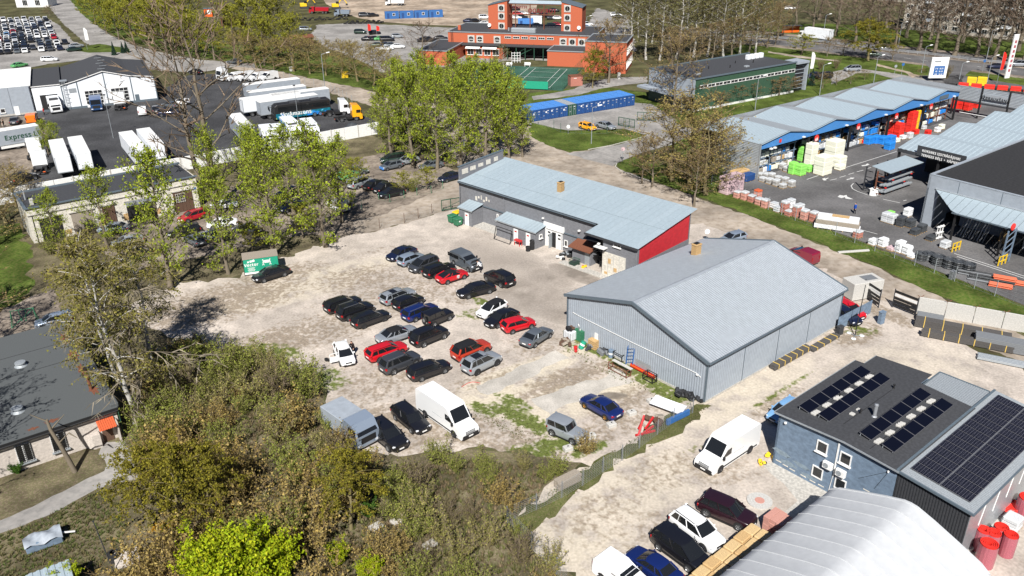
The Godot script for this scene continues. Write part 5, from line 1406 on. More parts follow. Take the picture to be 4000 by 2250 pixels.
func car_meshes(kind: String) -> Dictionary:
	if cache.has("car_" + kind): return cache["car_" + kind]
	var s: Array = SPEC[kind]
	var L: float = s[0]
	var W: float = s[1] / 2
	var H: float = s[2]
	var belt: float = s[4]
	var hood: float = s[5]
	var deck: float = s[6]
	var x0 := -L / 2
	var d := {}
	var boxy := 1.0 if kind == "jeep" else 0.0
	d.body = bm(func(b):
		var rows := []
		var st := [[0.0,0.0,0.5,0.55],[0.0,0.8,0.4, deck * 0.78],[0.012,0.9,0.3, deck * 0.9],[0.05,0.965,0.24, deck * 0.985],[0.16,1.0,0.2, deck],[0.35,1.0,0.19, belt + 0.01],[0.6,1.0,0.19, belt],[0.7,0.995,0.19, belt - 0.01],[0.77,0.985,0.19, lerpf(belt, hood, 0.35)],[0.88,0.96,0.21, hood],[0.945,0.915 + boxy * 0.06,0.25, hood * 0.955 + boxy * 0.04],[0.98,0.83 + boxy * 0.12,0.3, hood * 0.85 + boxy * 0.1],[0.997,0.7 + boxy * 0.2,0.38, hood * 0.72 + boxy * 0.18],[1.0,0.0,0.5,0.55]]
		for q in st:
			var w: float = W * q[1]
			var lo: float = q[2]
			var t: float = q[3]
			var half := [Vector2(0, lo), Vector2(w * 0.86, lo), Vector2(w * 0.985, lo + (t - lo) * 0.14), Vector2(w, lo + (t - lo) * 0.45), Vector2(w * 0.99, lo + (t - lo) * 0.78), Vector2(w * 0.955, lo + (t - lo) * 0.95), Vector2(w * 0.85, t), Vector2(w * 0.4, t + 0.025), Vector2(0, t + 0.03)]
			var line := PackedVector3Array()
			for i in 9: line.append(V(x0 + L * q[0], half[i].y, -half[i].x))
			for i in 8: line.append(V(x0 + L * q[0], half[7 - i].y, half[7 - i].x))
			rows.append(line)
		b.grid(rows, true))
	var zb := W * 0.93
	var zt := W * (0.72 if kind != "jeep" else 0.86)
	var yt := H - 0.05
	var rb := V(s[8], maxf(deck, belt) - 0.01, zb * 0.94)
	var rt := V(s[9], yt - 0.02, zt)
	var ft := V(s[10], yt, zt)
	var fb := V(s[11], belt - 0.02, zb * 0.97)
	var flip := V(1,1,-1)
	d.side = bm(func(b): b.quad(rb, fb, ft, rt))
	d.side2 = bm(func(b): b.quad(fb * flip, rb * flip, rt * flip, ft * flip))
	d.wind = bm(func(b):
		var rows := []
		for i in 4:
			var line := PackedVector3Array()
			for j in 7:
				var e := j / 3.0 - 1.0
				var p := fb.lerp(ft, i / 3.0)
				line.append(V(p.x + 0.1 * (1 - e * e), p.y, p.z * e))
			rows.append(line)
		b.grid(rows, true))
	d.rear = bm(func(b):
		var rows := []
		for i in 4:
			var line := PackedVector3Array()
			for j in 5:
				var e := j / 2.0 - 1.0
				var p := rb.lerp(rt, i / 3.0)
				line.append(V(p.x - 0.05 * (1 - e * e), p.y, p.z * e))
			rows.append(line)
		b.grid(rows))
	d.roof = bm(func(b):
		var rows := []
		for i in 7:
			var t := i / 6.0
			var line := PackedVector3Array()
			for j in 9:
				var e := j / 4.0 - 1.0
				var x := lerpf(rt.x - 0.07, ft.x + 0.06, t)
				x += (0.1 if t > 0.8 else (-0.05 if t < 0.1 else 0.0)) * (1 - e * e)
				var drop := 0.05 * absf(e) ** 4 + (0.045 if t == 1.0 else 0.0) + (0.05 if t == 0.0 else 0.0)
				line.append(V(x, H - drop - 0.03 * (t * 2 - 1) ** 2 + 0.01, e * (zt + 0.035)))
			rows.append(line)
		b.grid(rows, true))
	d.pillars = bm(func(b):
		for f in [Vector3.ONE, flip]:
			b.bar((ft + V(0.04,0,0.012)) * f, (fb + V(0.05,0.03,0.012)) * f, 0.07)
			b.bar((rt + V(-0.04,0,0.012)) * f, (rb + V(-0.05,0,0.012)) * f, 0.1 if kind in ["sedan", "saloon", "coupe"] else 0.17)
			for m in ([0.42] if kind in ["coupe", "hatch", "jeep"] else ([0.3,0.62] if kind in ["sedan", "saloon"] else [0.25,0.56])):
				b.bar((rt.lerp(ft, m) + V(0,0,0.008)) * f, (rb.lerp(fb, m) + V(0,0,0.008)) * f, 0.075,0.03)
			b.bar((rb + V(0,0.0,0.01)) * f, (fb + V(0,0.0,0.01)) * f, 0.05))
	d.trim = bm(func(b):
		for e in [-1,1]:
			for x in [-s[3] / 2, s[3] / 2]: b.lathe(V(x, s[7], e * (W + 0.004) if e > 0 else -(W + 0.004)),[[0.001,0.0],[s[7] + 0.07,0.0],[s[7] + 0.07,-0.08]],18, Basis(Vector3.RIGHT, PI / 2 * e))
			b.box(V(0,0.26, e * (W - 0.02)), V(s[3] - 0.8,0.12,0.06))
		b.box(V(L / 2 - 0.05,0.34,0), V(0.12,0.14, W * 1.3)); b.box(V(-L / 2 + 0.05,0.36,0), V(0.12,0.16, W * 1.4)))
	d.lamp = bm(func(b): b.cbox(V0, V(0.34,0.15,0.3),0.05))
	d.tail = bm(func(b): b.cbox(V0, V(0.2,0.24 if kind in ["wagon", "suv", "mpv", "minivan"] else 0.16,0.28),0.04))
	d.mirror = bm(func(b): b.cbox(V0, V(0.12,0.14,0.2),0.03))
	cache["car_" + kind] = d
	return d

# a car with its parts; opts: rim, roof (material name), rails, door, clean
func car(kind: String, colour: String, x: float, z: float, yaw: float, label: String, group := "", opts := {}) -> Node3D:
	var s: Array = SPEC[kind]
	var d := car_meshes(kind)
	var o := thing("jeep" if kind == "jeep" else ("minivan" if kind in ["minivan", "mpv"] else "parked_car"), label, "car", V(x, 0.02, z), yaw, group)
	var p := paint(colour)
	part(o, "body", d.body, p)
	part(o, "roof", d.roof, M[opts.roof] if opts.has("roof") else p)
	part(o, "pillars", d.pillars, p)
	var g: Material = M.car_glass
	part(o, "windshield", d.wind, g)
	part(o, "rear_window", d.rear, g)
	part(o, "side_windows", d.side, g)
	part(o, "side_windows", d.side2, g)
	part(o, "arch_trim", d.trim, M.black)
	var W: float = s[1] / 2
	for e in [[-1,-1],[-1,1],[1,-1],[1,1]]: wheel(o, e[0] * s[3] / 2, e[1] * (W - 0.085), s[7],0.22, opts.get("rim", "rim"))
	var hx: float = s[0] / 2
	for e in [-1,1]:
		part(o, "headlight", d.lamp, M.lamp_clear, V(hx - 0.24, s[5] * 0.8, e * W * 0.72), V(0,-e * 28,0))
		part(o, "taillight", d.tail, M.lamp_red, V(-hx + 0.12, s[6] * 0.8, e * W * 0.8), V(0, e * 20,0))
		part(o, "mirror", d.mirror, p, V(s[11] - 0.35, s[4] + 0.08, e * (W + 0.08)))
	if not opts.get("no_plate", false):
		part(o, "number_plate", boxm(V(0.03,0.12,0.5)), M.number_plate, V(hx + 0.005,0.44,0))
		part(o, "number_plate", boxm(V(0.03,0.12,0.5)), M.number_plate, V(-hx - 0.005,0.62,0))
	part(o, "grille", boxm(V(0.05,0.14, W * 0.8)), M.black, V(hx - 0.02, s[5] * 0.72,0))
	if opts.get("rails", kind in ["wagon", "suv"]):
		for e in [-1,1]: part(o, "roof_rail", bm(func(b): b.bar(V(s[9] + 0.05, s[2] + 0.03, e * W * 0.66), V(s[10] - 0.1, s[2] + 0.03, e * W * 0.66),0.04)), M[opts.get("rail", "black")])
	if opts.has("sunroof"): part(o, "sunroof", cboxm(V(opts.sunroof, 0.02, W * 1.05),0.01), g, V((s[9] + s[10]) / 2 + 0.1, s[2] + 0.012,0))
	if kind == "jeep" and opts.get("spare", true):
		var t := part(o, "spare_wheel", wheel_mesh(s[7],0.22), M.rubber, V(-hx - 0.12,0.95,0), V(0,90,0))
		part(t, "rim", rim_mesh(s[7],0.22), M.rim)
	return o

# small far car: body, glass, wheels
func far_car(kind: String, colour: String, at: Vector3, yaw: float, label: String, group: String) -> void:
	var s: Array = SPEC[kind]
	var d := car_meshes(kind)
	var o := thing("parked_car", label, "car", at + V(0,0.02,0), yaw, group)
	part(o, "body", d.body, paint(colour))
	part(o, "roof", d.roof, paint(colour))
	part(o, "pillars", d.pillars, paint(colour))
	if not cache.has("glass_" + kind):
		cache["glass_" + kind] = bm(func(b):
			for q in ["wind", "rear", "side", "side2"]:
				var a: Array = d[q].surface_get_arrays(0)
				b.v.append_array(a[Mesh.ARRAY_VERTEX]); b.n.append_array(a[Mesh.ARRAY_NORMAL]))
	part(o, "windows", cache["glass_" + kind], M.car_glass)
	for e in [[-1,-1],[-1,1],[1,-1],[1,1]]: part(o, "wheel", wheel_mesh(s[7],0.22), M.rubber, V(e[0] * s[3] / 2, s[7], e[1] * (s[1] / 2 - 0.085)))

# panel van: length, width, height, wheelbase
func van(colour: String, x: float, z: float, yaw: float, L: float, W: float, H: float, wb: float, label: String, opts := {}) -> Node3D:
	var o := thing(opts.get("called", "delivery_van"), label, "van", V(x, 0.02, z), yaw)
	var p := paint(colour)
	var f := L / 2
	var key := "van%.2f%.2f" % [L, H]
	if not cache.has(key):
		cache[key] = bm(func(b): b.swept(PackedVector2Array([Vector2(-f, 0.42), Vector2(-f - 0.02,0.9), Vector2(-f + 0.06, H - 0.16), Vector2(-f + 0.22, H), Vector2(f - 2.45, H + 0.02), Vector2(f - 2.15, H - 0.12), Vector2(f - 1.22,1.38), Vector2(f - 0.25,1.12), Vector2(f - 0.03,0.85), Vector2(f, 0.45), Vector2(f - 0.1,0.26), Vector2(-f + 0.1,0.3)]), W, 0.13))
		cache[key + "w"] = bm(func(b):
			var a := V(f - 2.06, H - 0.24, W * 0.41)
			var c := V(f - 1.3,1.48, W * 0.44)
			var n := V(0.06,0.05,0)
			b.quad(c + n, c * V(1,1,-1) + n, a * V(1,1,-1) + n, a + n))
	var body := part(o, "body", cache[key], p)
	part(o, "windshield", cache[key + "w"], M.car_glass)
	for e in [-1,1]:
		part(o, "door_window", bm(func(b):
			var q := [V(f - 2.55,1.45,0), V(f - 1.2,1.38,0), V(f - 1.95, H - 0.35 if H < 2.3 else 2.05,0), V(f - 2.55, H - 0.32 if H < 2.3 else 2.08,0)]
			var k := V(0,0, e * (W / 2 + 0.006))
			if e > 0: b.quad(q[0] + k, q[1] + k, q[2] + k, q[3] + k)
			else: b.quad(q[1] + k, q[0] + k, q[3] + k, q[2] + k)), M.car_glass)
		if opts.get("windows", false):
			for k in 2: part(o, "side_window", boxm(V(L * 0.24,0.52,0.02)), M.car_glass, V(f - 3.35 - k * (L * 0.25), H - 0.52, e * (W / 2 + 0.005)))
		part(o, "mirror", cboxm(V(0.16,0.32,0.22),0.03), M.black, V(f - 1.35,1.5, e * (W / 2 + 0.12)))
		part(o, "headlight", cboxm(V(0.3,0.26,0.34),0.05), M.lamp_clear, V(f - 0.2,0.88, e * W * 0.39), V(0,-e * 18,-20))
		part(o, "taillight", boxm(V(0.06,0.5,0.14)), M.lamp_red, V(-f - 0.01,1.1, e * W * 0.44))
		part(o, "side_moulding", boxm(V(L - 1.2,0.14,0.03)), M.black if H > 2.2 else p, V(-0.2,0.48, e * (W / 2 + 0.006)))
		for a in [-wb / 2, wb / 2]:
			part(o, "wheel_arch", bm(func(b): b.lathe(V0,[[0.001,0.0],[0.44,0.0],[0.44,-0.06]],16, Basis(Vector3.RIGHT, PI / 2 * e))), M.black, V(a + 0.1,0.38, e * (W / 2 + 0.008)))
			wheel(o, a + 0.1, e * (W / 2 - 0.08),0.35,0.24,"rim_dark" if H > 2.2 else "rim")
		if H > 2.2: part(o, "side_line", boxm(V(1.5,0.03,0.01)), M.galvanised, V(-0.2,1.3, e * (W / 2 + 0.004)))
	part(o, "bumper", cboxm(V(0.2,0.36, W * 0.94),0.06), M.black, V(f - 0.06,0.5,0))
	part(o, "grille", bm(func(b):
		for k in 3: b.box(V(f - 0.02 - k * 0.03,0.76 + k * 0.09,0), V(0.05,0.05, W * 0.55))), M.black)
	part(o, "number_plate", boxm(V(0.03,0.12,0.5)), M.number_plate, V(f + 0.05,0.5,0))
	if not opts.get("windows", false):
		for k in 3: part(body, "roof_rib", boxm(V(0.04,0.015, W * 0.8)), p, V(-f + 1.2 + k * (L * 0.2), H + 0.012,0))
	return o

func axle(o: Node, x: float, r: float, w: float) -> void:
	for e in [-1,1]: wheel(o, x, e * (w / 2 - 0.16), r, 0.32)

# lorry cab facing +x with its front at x = 0
func cab(o: Node, m: Material, h: float, x := 0.0) -> void:
	var c := part(o, "cab", bm(func(b): b.swept(PackedVector2Array([Vector2(-2.2,0.9), Vector2(-2.2, h - 0.1), Vector2(-2.0, h), Vector2(-0.7, h - 0.15), Vector2(-0.3, h - 0.75), Vector2(-0.03,1.7), Vector2(0,0.55), Vector2(-0.1,0.4), Vector2(-0.6,0.4), Vector2(-0.7,0.9)]),2.46,0.12)), m, V(x, 0,0))
	part(c, "windshield", bm(func(b): b.quad(V(-0.02,1.75,1.08), V(-0.02,1.75,-1.08), V(-0.26, h - 0.82,-1.02), V(-0.26, h - 0.82,1.02))), M.car_glass)
	part(c, "grille", boxm(V(0.04,0.6,1.6)), M.black, V(0.01,1.2,0))
	for e in [-1,1]:
		part(c, "side_window", boxm(V(0.95,0.7,0.02)), M.car_glass, V(-0.85,2.1, e * 1.235))
		part(c, "mirror", boxm(V(0.15,0.6,0.22)), M.black, V(-0.25,2.1, e * 1.4))
		part(c, "headlight", boxm(V(0.06,0.22,0.4)), M.lamp_clear, V(0.0,0.75, e * 0.95))

func tractor(colour: String, at: Vector3, yaw: float, label: String, h := 3.6) -> void:
	var o := thing("truck_tractor", label, "truck", at, yaw)
	cab(o, paint(colour), h, 2.9)
	part(o, "chassis", bm(func(b):
		for e in [-1,1]: b.box(V(-0.4,0.85, e * 0.4), V(5.6,0.25,0.1))
		b.box(V(-1.6,1.1,0), V(1.2,0.14,1.1)); b.box(V(-2.9,0.7,0), V(0.5,0.1,2.3)); b.box(V(0.1,0.75,0), V(1.2,0.55,2.2))), M.black)
	part(o, "rear_lamp", boxm(V(0.05,0.15,0.4)), M.orange_paint, V(-3.2,0.75,0.9))
	axle(o, 1.5,0.5,2.5)
	axle(o, -1.7,0.5,2.5)

func box_truck(colour: String, box: Material, at: Vector3, yaw: float, label: String, L := 7.0, h := 3.5) -> Node3D:
	var o := thing("box_truck", label, "truck", at, yaw)
	cab(o, paint(colour),2.9, L / 2 + 1.1)
	part(o, "cargo_box", cboxm(V(L, h - 0.95,2.5),0.04), box, V(-1.1 + 0.0, h / 2 + 0.48,0))
	part(o, "chassis", boxm(V(L + 1.5,0.3,1.0)), M.black, V(0,0.75,0))
	part(o, "cooling_unit", cboxm(V(0.5,0.9,1.8),0.08), M.charcoal, V(L / 2 - 0.85, h - 0.7,0))
	axle(o, L / 2,0.48,2.5)
	axle(o, -L / 2 + 0.8,0.48,2.5)
	return o

func trailer(m: Material, at: Vector3, yaw: float, label: String, L := 13.5, roof: Material = null) -> Node3D:
	var o := thing("semi_trailer", label, "trailer", at, yaw)
	part(o, "cargo_box", cboxm(V(L, 2.75,2.5),0.03), m, V(0,2.6,0))
	part(o, "roof", cboxm(V(L + 0.04,0.08,2.54),0.02), roof if roof else M.white_paint, V(0,3.99,0))
	part(o, "frame", bm(func(b):
		for x in [-L / 2 + 0.03, L / 2 - 0.03]:
			for e in [-1,1]: b.box(V(x, 2.6, e * 1.24), V(0.1,2.8,0.08))
		b.box(V(0,1.15,0), V(L, 0.16,2.52))), M.galvanised)
	part(o, "chassis", bm(func(b): b.box(V(0,0.95,0), V(L - 0.5,0.3,1.1)); b.box(V(L / 2 - 3.2,0.55,0), V(0.2,0.9,1.8)); b.box(V(0.5,0.75,1.1), V(3.0,0.5,0.1)); b.box(V(0.5,0.75,-1.1), V(3.0,0.5,0.1))), M.charcoal)
	for k in 3: axle(o, -L / 2 + 1.9 + k * 1.3,0.48,2.5)
	return o

func vehicles() -> void:
	# the lot, row by row from the far end
	car("sedan", "navy", -15.35,-108.22,-134.12,"dark blue sedan at the left end of the farthest row, facing out")
	car("hatch", "pale_blue", -13.76,-106.25,46.12,"light silver blue hatchback between a dark blue sedan and a grey minivan")
	car("mpv", "grey", -11.91,-104.18,-134.32,"grey family minivan third in the farthest row")
	car("wagon", "black", -9.66,-102.59,43.4,"black estate car between the grey minivan and the red coupe")
	var rc := car("coupe", "red", -7.82,-100.56,37.19,"red coupe with a white number panel on its door", "", {"roof": "black"})
	part(rc, "race_number_panel", boxm(V(0.4,0.4,0.01)), M.white_paint, V(0.35,0.66,0.91))
	lettering(rc, "race_number", "21", 0.28, M.black, V(0.35,0.57,0.917), V0,0.006)
	var tv := van("slate", -6.2,-104.72,-48.6,4.8,1.9,1.95,3.1,"dark grey passenger van with its bonnet raised before the workshop", {"windows": true, "called": "passenger_van"})
	part(tv, "raised_bonnet", bm(func(b): b.box(V(2.05,1.5,0), V(0.8,0.05,1.5), Basis(Vector3.BACK, 1.0))), paint("slate"))
	part(tv, "engine_bay", boxm(V(0.55,0.06,1.3)), M.black, V(2.0,1.12,0))
	car("suv", "black", -1.68,-99.58,131.82,"black off-roader standing alone nearest to the grey workshop")
	car("saloon", "black", -4.57,-96.26,-151.05,"black saloon with pale wheels above the white hatchback")
	car("wagon", "black", -20.73,-92.66,39.9,"black estate at the far left of the middle rows", "", {"rim": "rim_dark"})
	car("suv", "black", -18.94,-90.78,40.68,"tall black estate in the middle of three black cars", "", {"rail": "chrome"})
	car("wagon", "black", -16.8,-88.81,39.89,"black estate nearest to us of three black cars", "", {"rim": "rim_dark"})
	car("wagon", "silver", -14.26,-94.79,44.17,"silver estate with dark sunroof at the end of its row", "", {"sunroof": 0.8})
	car("hatch", "black", -12.75,-93.06,43.33,"black hatchback between the silver and the blue estates")
	car("wagon", "blue", -11.06,-90.38,43.9,"blue estate car beside the black jeep", "", {"rail": "chrome"})
	car("jeep", "black", -8.83,-88.82,43.49,"black boxy jeep with large wheels and hard top")
	car("saloon", "silver", -13.19,-84.76,37.47,"silver saloon with black glass roof", "", {"roof": "black"})
	car("suv", "black", -9.46,-84.28,41.48,"black crossover with silver wheels right of the silver saloon")
	var gw := car("hatch", "white", -18.44,-80.32,-66.47,"small white hatchback with its driver door wide open")
	part(gw, "open_door", bm(func(b): b.box(V(0.75,0.66,1.28), V(0.06,0.62,0.95)); b.box(V(0.72,1.36,1.2), V(0.05,0.06,0.85)); b.box(V(0.74,1.15,1.72), V(0.05,0.42,0.06))), paint("white"))
	part(gw, "open_door_panel", bm(func(b): b.box(V(0.71,0.66,1.28), V(0.04,0.5,0.85))), M.black)
	car("wagon", "red", -13.89,-81,37.45,"red estate car with a dusty tail beside the white hatchback")
	car("suv", "grey", -12.11,-78.45,40.55,"dark grey off-roader between the red estate and a black estate", "", {"rail": "chrome"})
	car("wagon", "black", -8.86,-76.93,34.67,"black estate nearest to the long white van, facing right")
	car("suv", "orange_red", -4.56,-80.93,39.99,"orange red crossover with dark panoramic roof", "", {"roof": "black"})
	car("suv", "silver", -3.34,-78.19,43.09,"silver off-roader with dark sunroof and black wheels", "", {"sunroof": 1.1,"rim": "rim_dark"})
	car("hatch", "white", -2.52,-90.76,-131.54,"white hatchback with black roof facing left", "", {"roof": "black"})
	car("sedan", "black", -1.28,-88.54,-136.09,"black sedan between the white and the red hatchback")
	car("hatch", "red", 0.7,-86.84,29.58,"bright red hatchback in the row by the silver hall")
	car("sedan", "slate", 2.72,-83.92,50.89,"dark grey sedan at the end of the row by the silver hall")
	car("sedan", "blue", 8.58,-69.61,130.95,"blue sports sedan with gold wheels standing alone", "", {"rim": "rim_gold"})
	car("jeep", "silver", V(4.64,0,-64.93).x + 0.35, V(4.64,0,-64.93).z - 0.55,-38.5,"small silver off-roader beside white concrete blocks", "", {"spare": false, "rim": "rim"})
	car("suv", "black", -11.75,-65.08,-49.22,"black off-roader next to the old grey box truck")
	car("wagon", "black", -9.88,-67.86,-51.31,"black estate left of the long white van, facing us")
	van("white", -6.4,-67.93,-48.91,7.3,2.05,2.75,4.49,"long high roofed white van among the lot's cars")
	van("white", 19.18,-62.01,-139.89,6.9,2.0,2.7,4.32,"high roofed white van parked beside the solar house")
	car("suv", "maroon", 17.29,-54,-38.11,"near black maroon crossover beside the manhole ring", "", {"rails": false})
	car("suv", "white", 14.41,-51.82,-53.98,"white off-roader with black roof rails beside the plank stacks", "", {"rim": "rim_dark"})
	car("minivan", "black", 12.76,-49.75,-51.9,"black minivan in front of the plank stacks")
	car("sedan", "blue", 10.36,-48.05,131.25,"blue sedan with a black bonnet at the bottom edge", "", {"rails": false})
	van("white", 7.89,-46.83,-47.28,4.4,1.8,1.85,2.7,"small white van cut by the bottom edge")
	car("hatch", "sky", V(25,0,-66.96).x + 1.2, V(25,0,-66.96).z - 1.4,-140,"light blue car half hidden behind the solar house")
	car("hatch", "red", V(40.22,0,-88.31).x, V(40.22,0,-88.31).z - 1.2,-65,"red car nosing out behind the silver hall")
	car("hatch", "navy", V(39.23,0,-87.83).x, V(39.23,0,-87.83).z - 0.3,-65,"dark blue car beside the red one behind the silver hall")
	car("hatch", "pale_blue", V(31.77,0,-112.35).x, V(31.77,0,-112.35).z, -150,"light silver hatchback on the dirt road behind the silver hall")
	van("burgundy", V(39.5,0,-104.88).x, V(39.5,0,-104.88).z - 0.5,125,4.5,1.8,1.9,2.7,"burgundy van peeping over the silver roof")
	# cars under the trees, left of the lot
	car("saloon", "black", -31.9,-101.87,-139.17,"black saloon parked in front of the green furniture box")
	car("minivan", "silver", -25.99,-139.23,54.56,"silver people carrier left of three black cars")
	car("saloon", "black", -23.17,-138.36,52.92,"black saloon next to the silver people carrier")
	car("saloon", "black", -21.3,-136.84,55.7,"black saloon in the middle of three near the old fence")
	car("sedan", "black", -19.93,-133.95,-148.24,"black sedan behind the green barrier, facing left")
	car("sedan", "green_grey", -27.86,-146.02,20.56,"grey green sedan above the silver people carrier")
	car("hatch", "lime", -28.69,-143.7,47.82,"pale green car half hidden by the silver people carrier")
	var bh := car("hatch", "slate", -21.83,-149.01,-143.61,"grey hatchback with a bright blue nose")
	part(bh, "blue_bumper", cboxm(V(0.3,0.4,1.5),0.1), M.blue_box_top, V(1.98,0.5,0))
	car("minivan", "dark_green", -21.87,-152.83,-160.01,"dark green people carrier at the far end of the wooded yard")
	car("sedan", "silver", -19.1,-152.12,-146.01,"silver sedan under the far trees")
	car("sedan", "slate", -14.49,-149.03,-148.59,"grey sedan deep under the trees left of the workshop")
	car("sedan", "navy", -10.6,-142.04,-140.27,"dark blue car at the corner of the grey workshop")
	car("sedan", "black", -37.24,-135.04,-129.71,"black sedan behind the thick spring trees")
	car("sedan", "navy", -35.26,-127.85,-132.14,"dark blue car in tree shade left of the gate")
	van("white", V(-27.66,0,-127.65).x, V(-27.66,0,-127.65).z, 130,4.4,1.8,1.9,2.7,"white van seen from behind beside the chain link fence", {"windows": true})
	car("wagon", "crimson", -49.6,-124.04,-134.69,"red estate by the door of the old garages")
	car("coupe", "white", -46.28,-129.03,15.31,"white coupe right of the red estate")
	car("wagon", "black", -48.88,-117.64,-149.33,"black estate in front of the old garages")
	car("hatch", "slate", -46.1,-114.07,136.63,"blue grey hatchback seen from behind under the trees")
	car("sedan", "silver", -44.37,-115.67,156.61,"pale silver sedan next to the blue grey hatchback")
	car("sedan", "grey", -39.53,-118.14,157.1,"dark grey sedan under the trees near the furniture box")
	car("sedan", "white", -44.1,-120.72,-163.44,"whitish sedan half hidden by spring foliage")
	car("coupe", "silver", -55.77,-113.93,-150.17,"silver coupe left of the black estate among trees")
	car("sedan", "pale_blue", -59.97,-119.12,-174.54,"pale car close to the garage wall")
	car("sedan", "black", -52.54,-109,-144.84,"black sedan in the shade of the birches")
	car("saloon", "black", -36.91,-81.94,29.65,"black saloon in the shade beside the thicket")
	car("sedan", "navy", -34.88,-79.76,27.66,"dark blue sedan half buried in shrubs")
	car("hatch", "pale_blue", -54.49,-89.12,-152.61,"silver grey car behind the low brick building")
	# container yard
	car("hatch", "yellow", 16.29,-174.65,-51.45,"bright yellow hatchback by the container yard fence")
	car("saloon", "silver", 20.11,-175.35,-49,"silver blue saloon beside the yellow hatchback")
	# far roads
	var far := [["mpv", "silver", V(92.87,0,-231.56),-172,"grey minivan on the access road by the park"],["sedan", "navy", V(80.09,0,-223.82),-160,"dark blue car at the green store's entrance"],["suv", "black", V(82.12,0,-222.45),-160,"dark car right behind the flag at the green store"],["sedan", "navy", V(132.54,0,-232.66),170,"dark blue car passing the junction on the highway"],["minivan", "silver", V(139.79,0,-235.28),170,"silver people carrier on the highway at the right edge"],["sedan", "black", V(113.62,0,-262.84),165,"black car on the highway's far lanes behind the yellow tree"],["sedan", "green_grey", V(106.89,0,-252.59),-15,"dark car on the highway's near lanes behind the yellow tree"],["sedan", "black", V(89.07,0,-290.2),170,"black car on the highway behind the orange shelter"],["sedan", "black", V(41.74,0,-334.7),0,"black car next to the far white van"],["mpv", "white", V(41.41,0,-340.06),0,"white van shaped car in the far lot behind birches"],["sedan", "white", V(112.74,0,-353.95),0,"white car on the far park road"]]
	for q in far: far_car(q[0], q[1], q[2], q[3], q[4],"cars far away")
	var where := P2([-51.9,-304.9,-46.7,-303.4,-37.8,-295,-47,-290.4,-44.9,-290.9,-42.9,-290.8,-40.5,-288.6,-42.2,-278.3,-39.6,-278.2,-37.9,-278,-35.4,-275.2,-38.6,-271.8,-72.8,-313,-9.3,-337.5,-14.9,-328.9,-12.5,-328.7,-13.8,-320.2,-8.9,-322.3,-28.1,-286.8,-26.5,-286.7,-22.8,-290.4,-55.6,-347.9,-53.5,-346.9,-57,-347.2])
	var row := [["mpv", "dark_green"],["hatch", "black"],["hatch", "silver"],["sedan", "black"],["sedan", "black"],["sedan", "lime"],["minivan", "black"],["sedan", "green_grey"],["sedan", "navy"],["sedan", "slate"],["sedan", "white"],["sedan", "white"],["mpv", "silver"],["suv", "white"],["sedan", "navy"],["sedan", "black"],["sedan", "black"],["sedan", "white"],["sedan", "black"],["suv", "black"],["sedan", "black"],["sedan", "black"],["sedan", "black"],["suv", "grey"]]
	for k in row.size(): far_car(row[k][0], row[k][1], V(where[k].x, 0, where[k].y),10 + (k * 5 % 7) * 4 - 12,"%s car in the far lot left of the brick centre, %s" % [row[k][1].replace("_", " "),["by the red flags","between the flags","beside the trees","first in the near row","second in the near row","third in the near row","fourth in the near row","in the shaded corner","second in the shaded corner","third in the shaded corner","at the trees","lowest of all","near the tall fence","close to the tower","first in the back pair","second in the back pair","left of the white one","before the tower","under the bare tree","second under the bare tree","third under the bare tree","first by the sand","second by the sand","third by the sand"][k]],"cars in the far lot left of the brick centre")
	where = P2([3.6,-345.9,5.6,-347.1,2.7,-336.5,5,-337.6,10.1,-342.6,13.9,-339.6,16.7,-334.1,18.4,-333.9,10.1,-316.5,15.7,-313.3,17.1,-316.7,2.5,-360.4,18.1,-354.6,28,-315.9,27.4,-310.2])
	row = [["hatch", "red"],["hatch", "white"],["sedan", "white"],["sedan", "black"],["hatch", "silver"],["suv", "black"],["sedan", "grey"],["sedan", "white"],["sedan", "black"],["suv", "dark_green"],["sedan", "crimson"],["mpv", "black"],["sedan", "black"],["suv", "white"],["sedan", "sky"]]
	for k in row.size(): far_car(row[k][0], row[k][1], V(where[k].x, 0, where[k].y), (k * 3 % 5) * 6 - 12,"%s car seen between or beside the brick towers, %s" % [row[k][1].replace("_", " "),"near the cabins" if k < 8 else "on the lower lane" if k < 11 else "beyond the sign" if k < 13 else "right of the tower"],"cars behind the brick towers")
	# the dealer's field of cars, upper left
	var cols := ["white", "white", "white", "white", "silver", "white", "black", "navy", "white", "pale_blue", "white", "black", "grey", "white", "crimson", "white", "white", "sky"]
	var kinds := ["sedan", "hatch", "suv", "wagon", "hatch", "sedan"]
	rng.seed = 5
	var a := V(-161.75,0,-272.75)
	var far_end := V(-182.36,0,-347.15)
	for r in 16:
		var t := r / 15.0
		var left := a.lerp(V(-201.8,0,-344.69), t)
		var right := V(-143.65,0,-279.52).lerp(V(-181.54,0,-347.09), t)
		if r in [2,3]: right = V(-147.08,0,-290.97)
		var n := int(left.distance_to(right) / 2.35)
		for k in n:
			if rng.randf() < 0.06: continue
			var c: String = cols[rng.randi() % cols.size()]
			if r < 5 and rng.randf() < 0.5: c = ["black", "navy", "grey", "black", "slate"][rng.randi() % 5]
			far_car(kinds[rng.randi() % 6], c, left.lerp(right, (k + 0.5) / n) + V(rng.randf_range(-0.15,0.15),0, rng.randf_range(-0.3,0.3)), (-62.0 if r % 2 else 118.0) + rng.randf_range(-3,3),"one of the new cars closely parked in the dealer's field", "cars in the dealer's field")

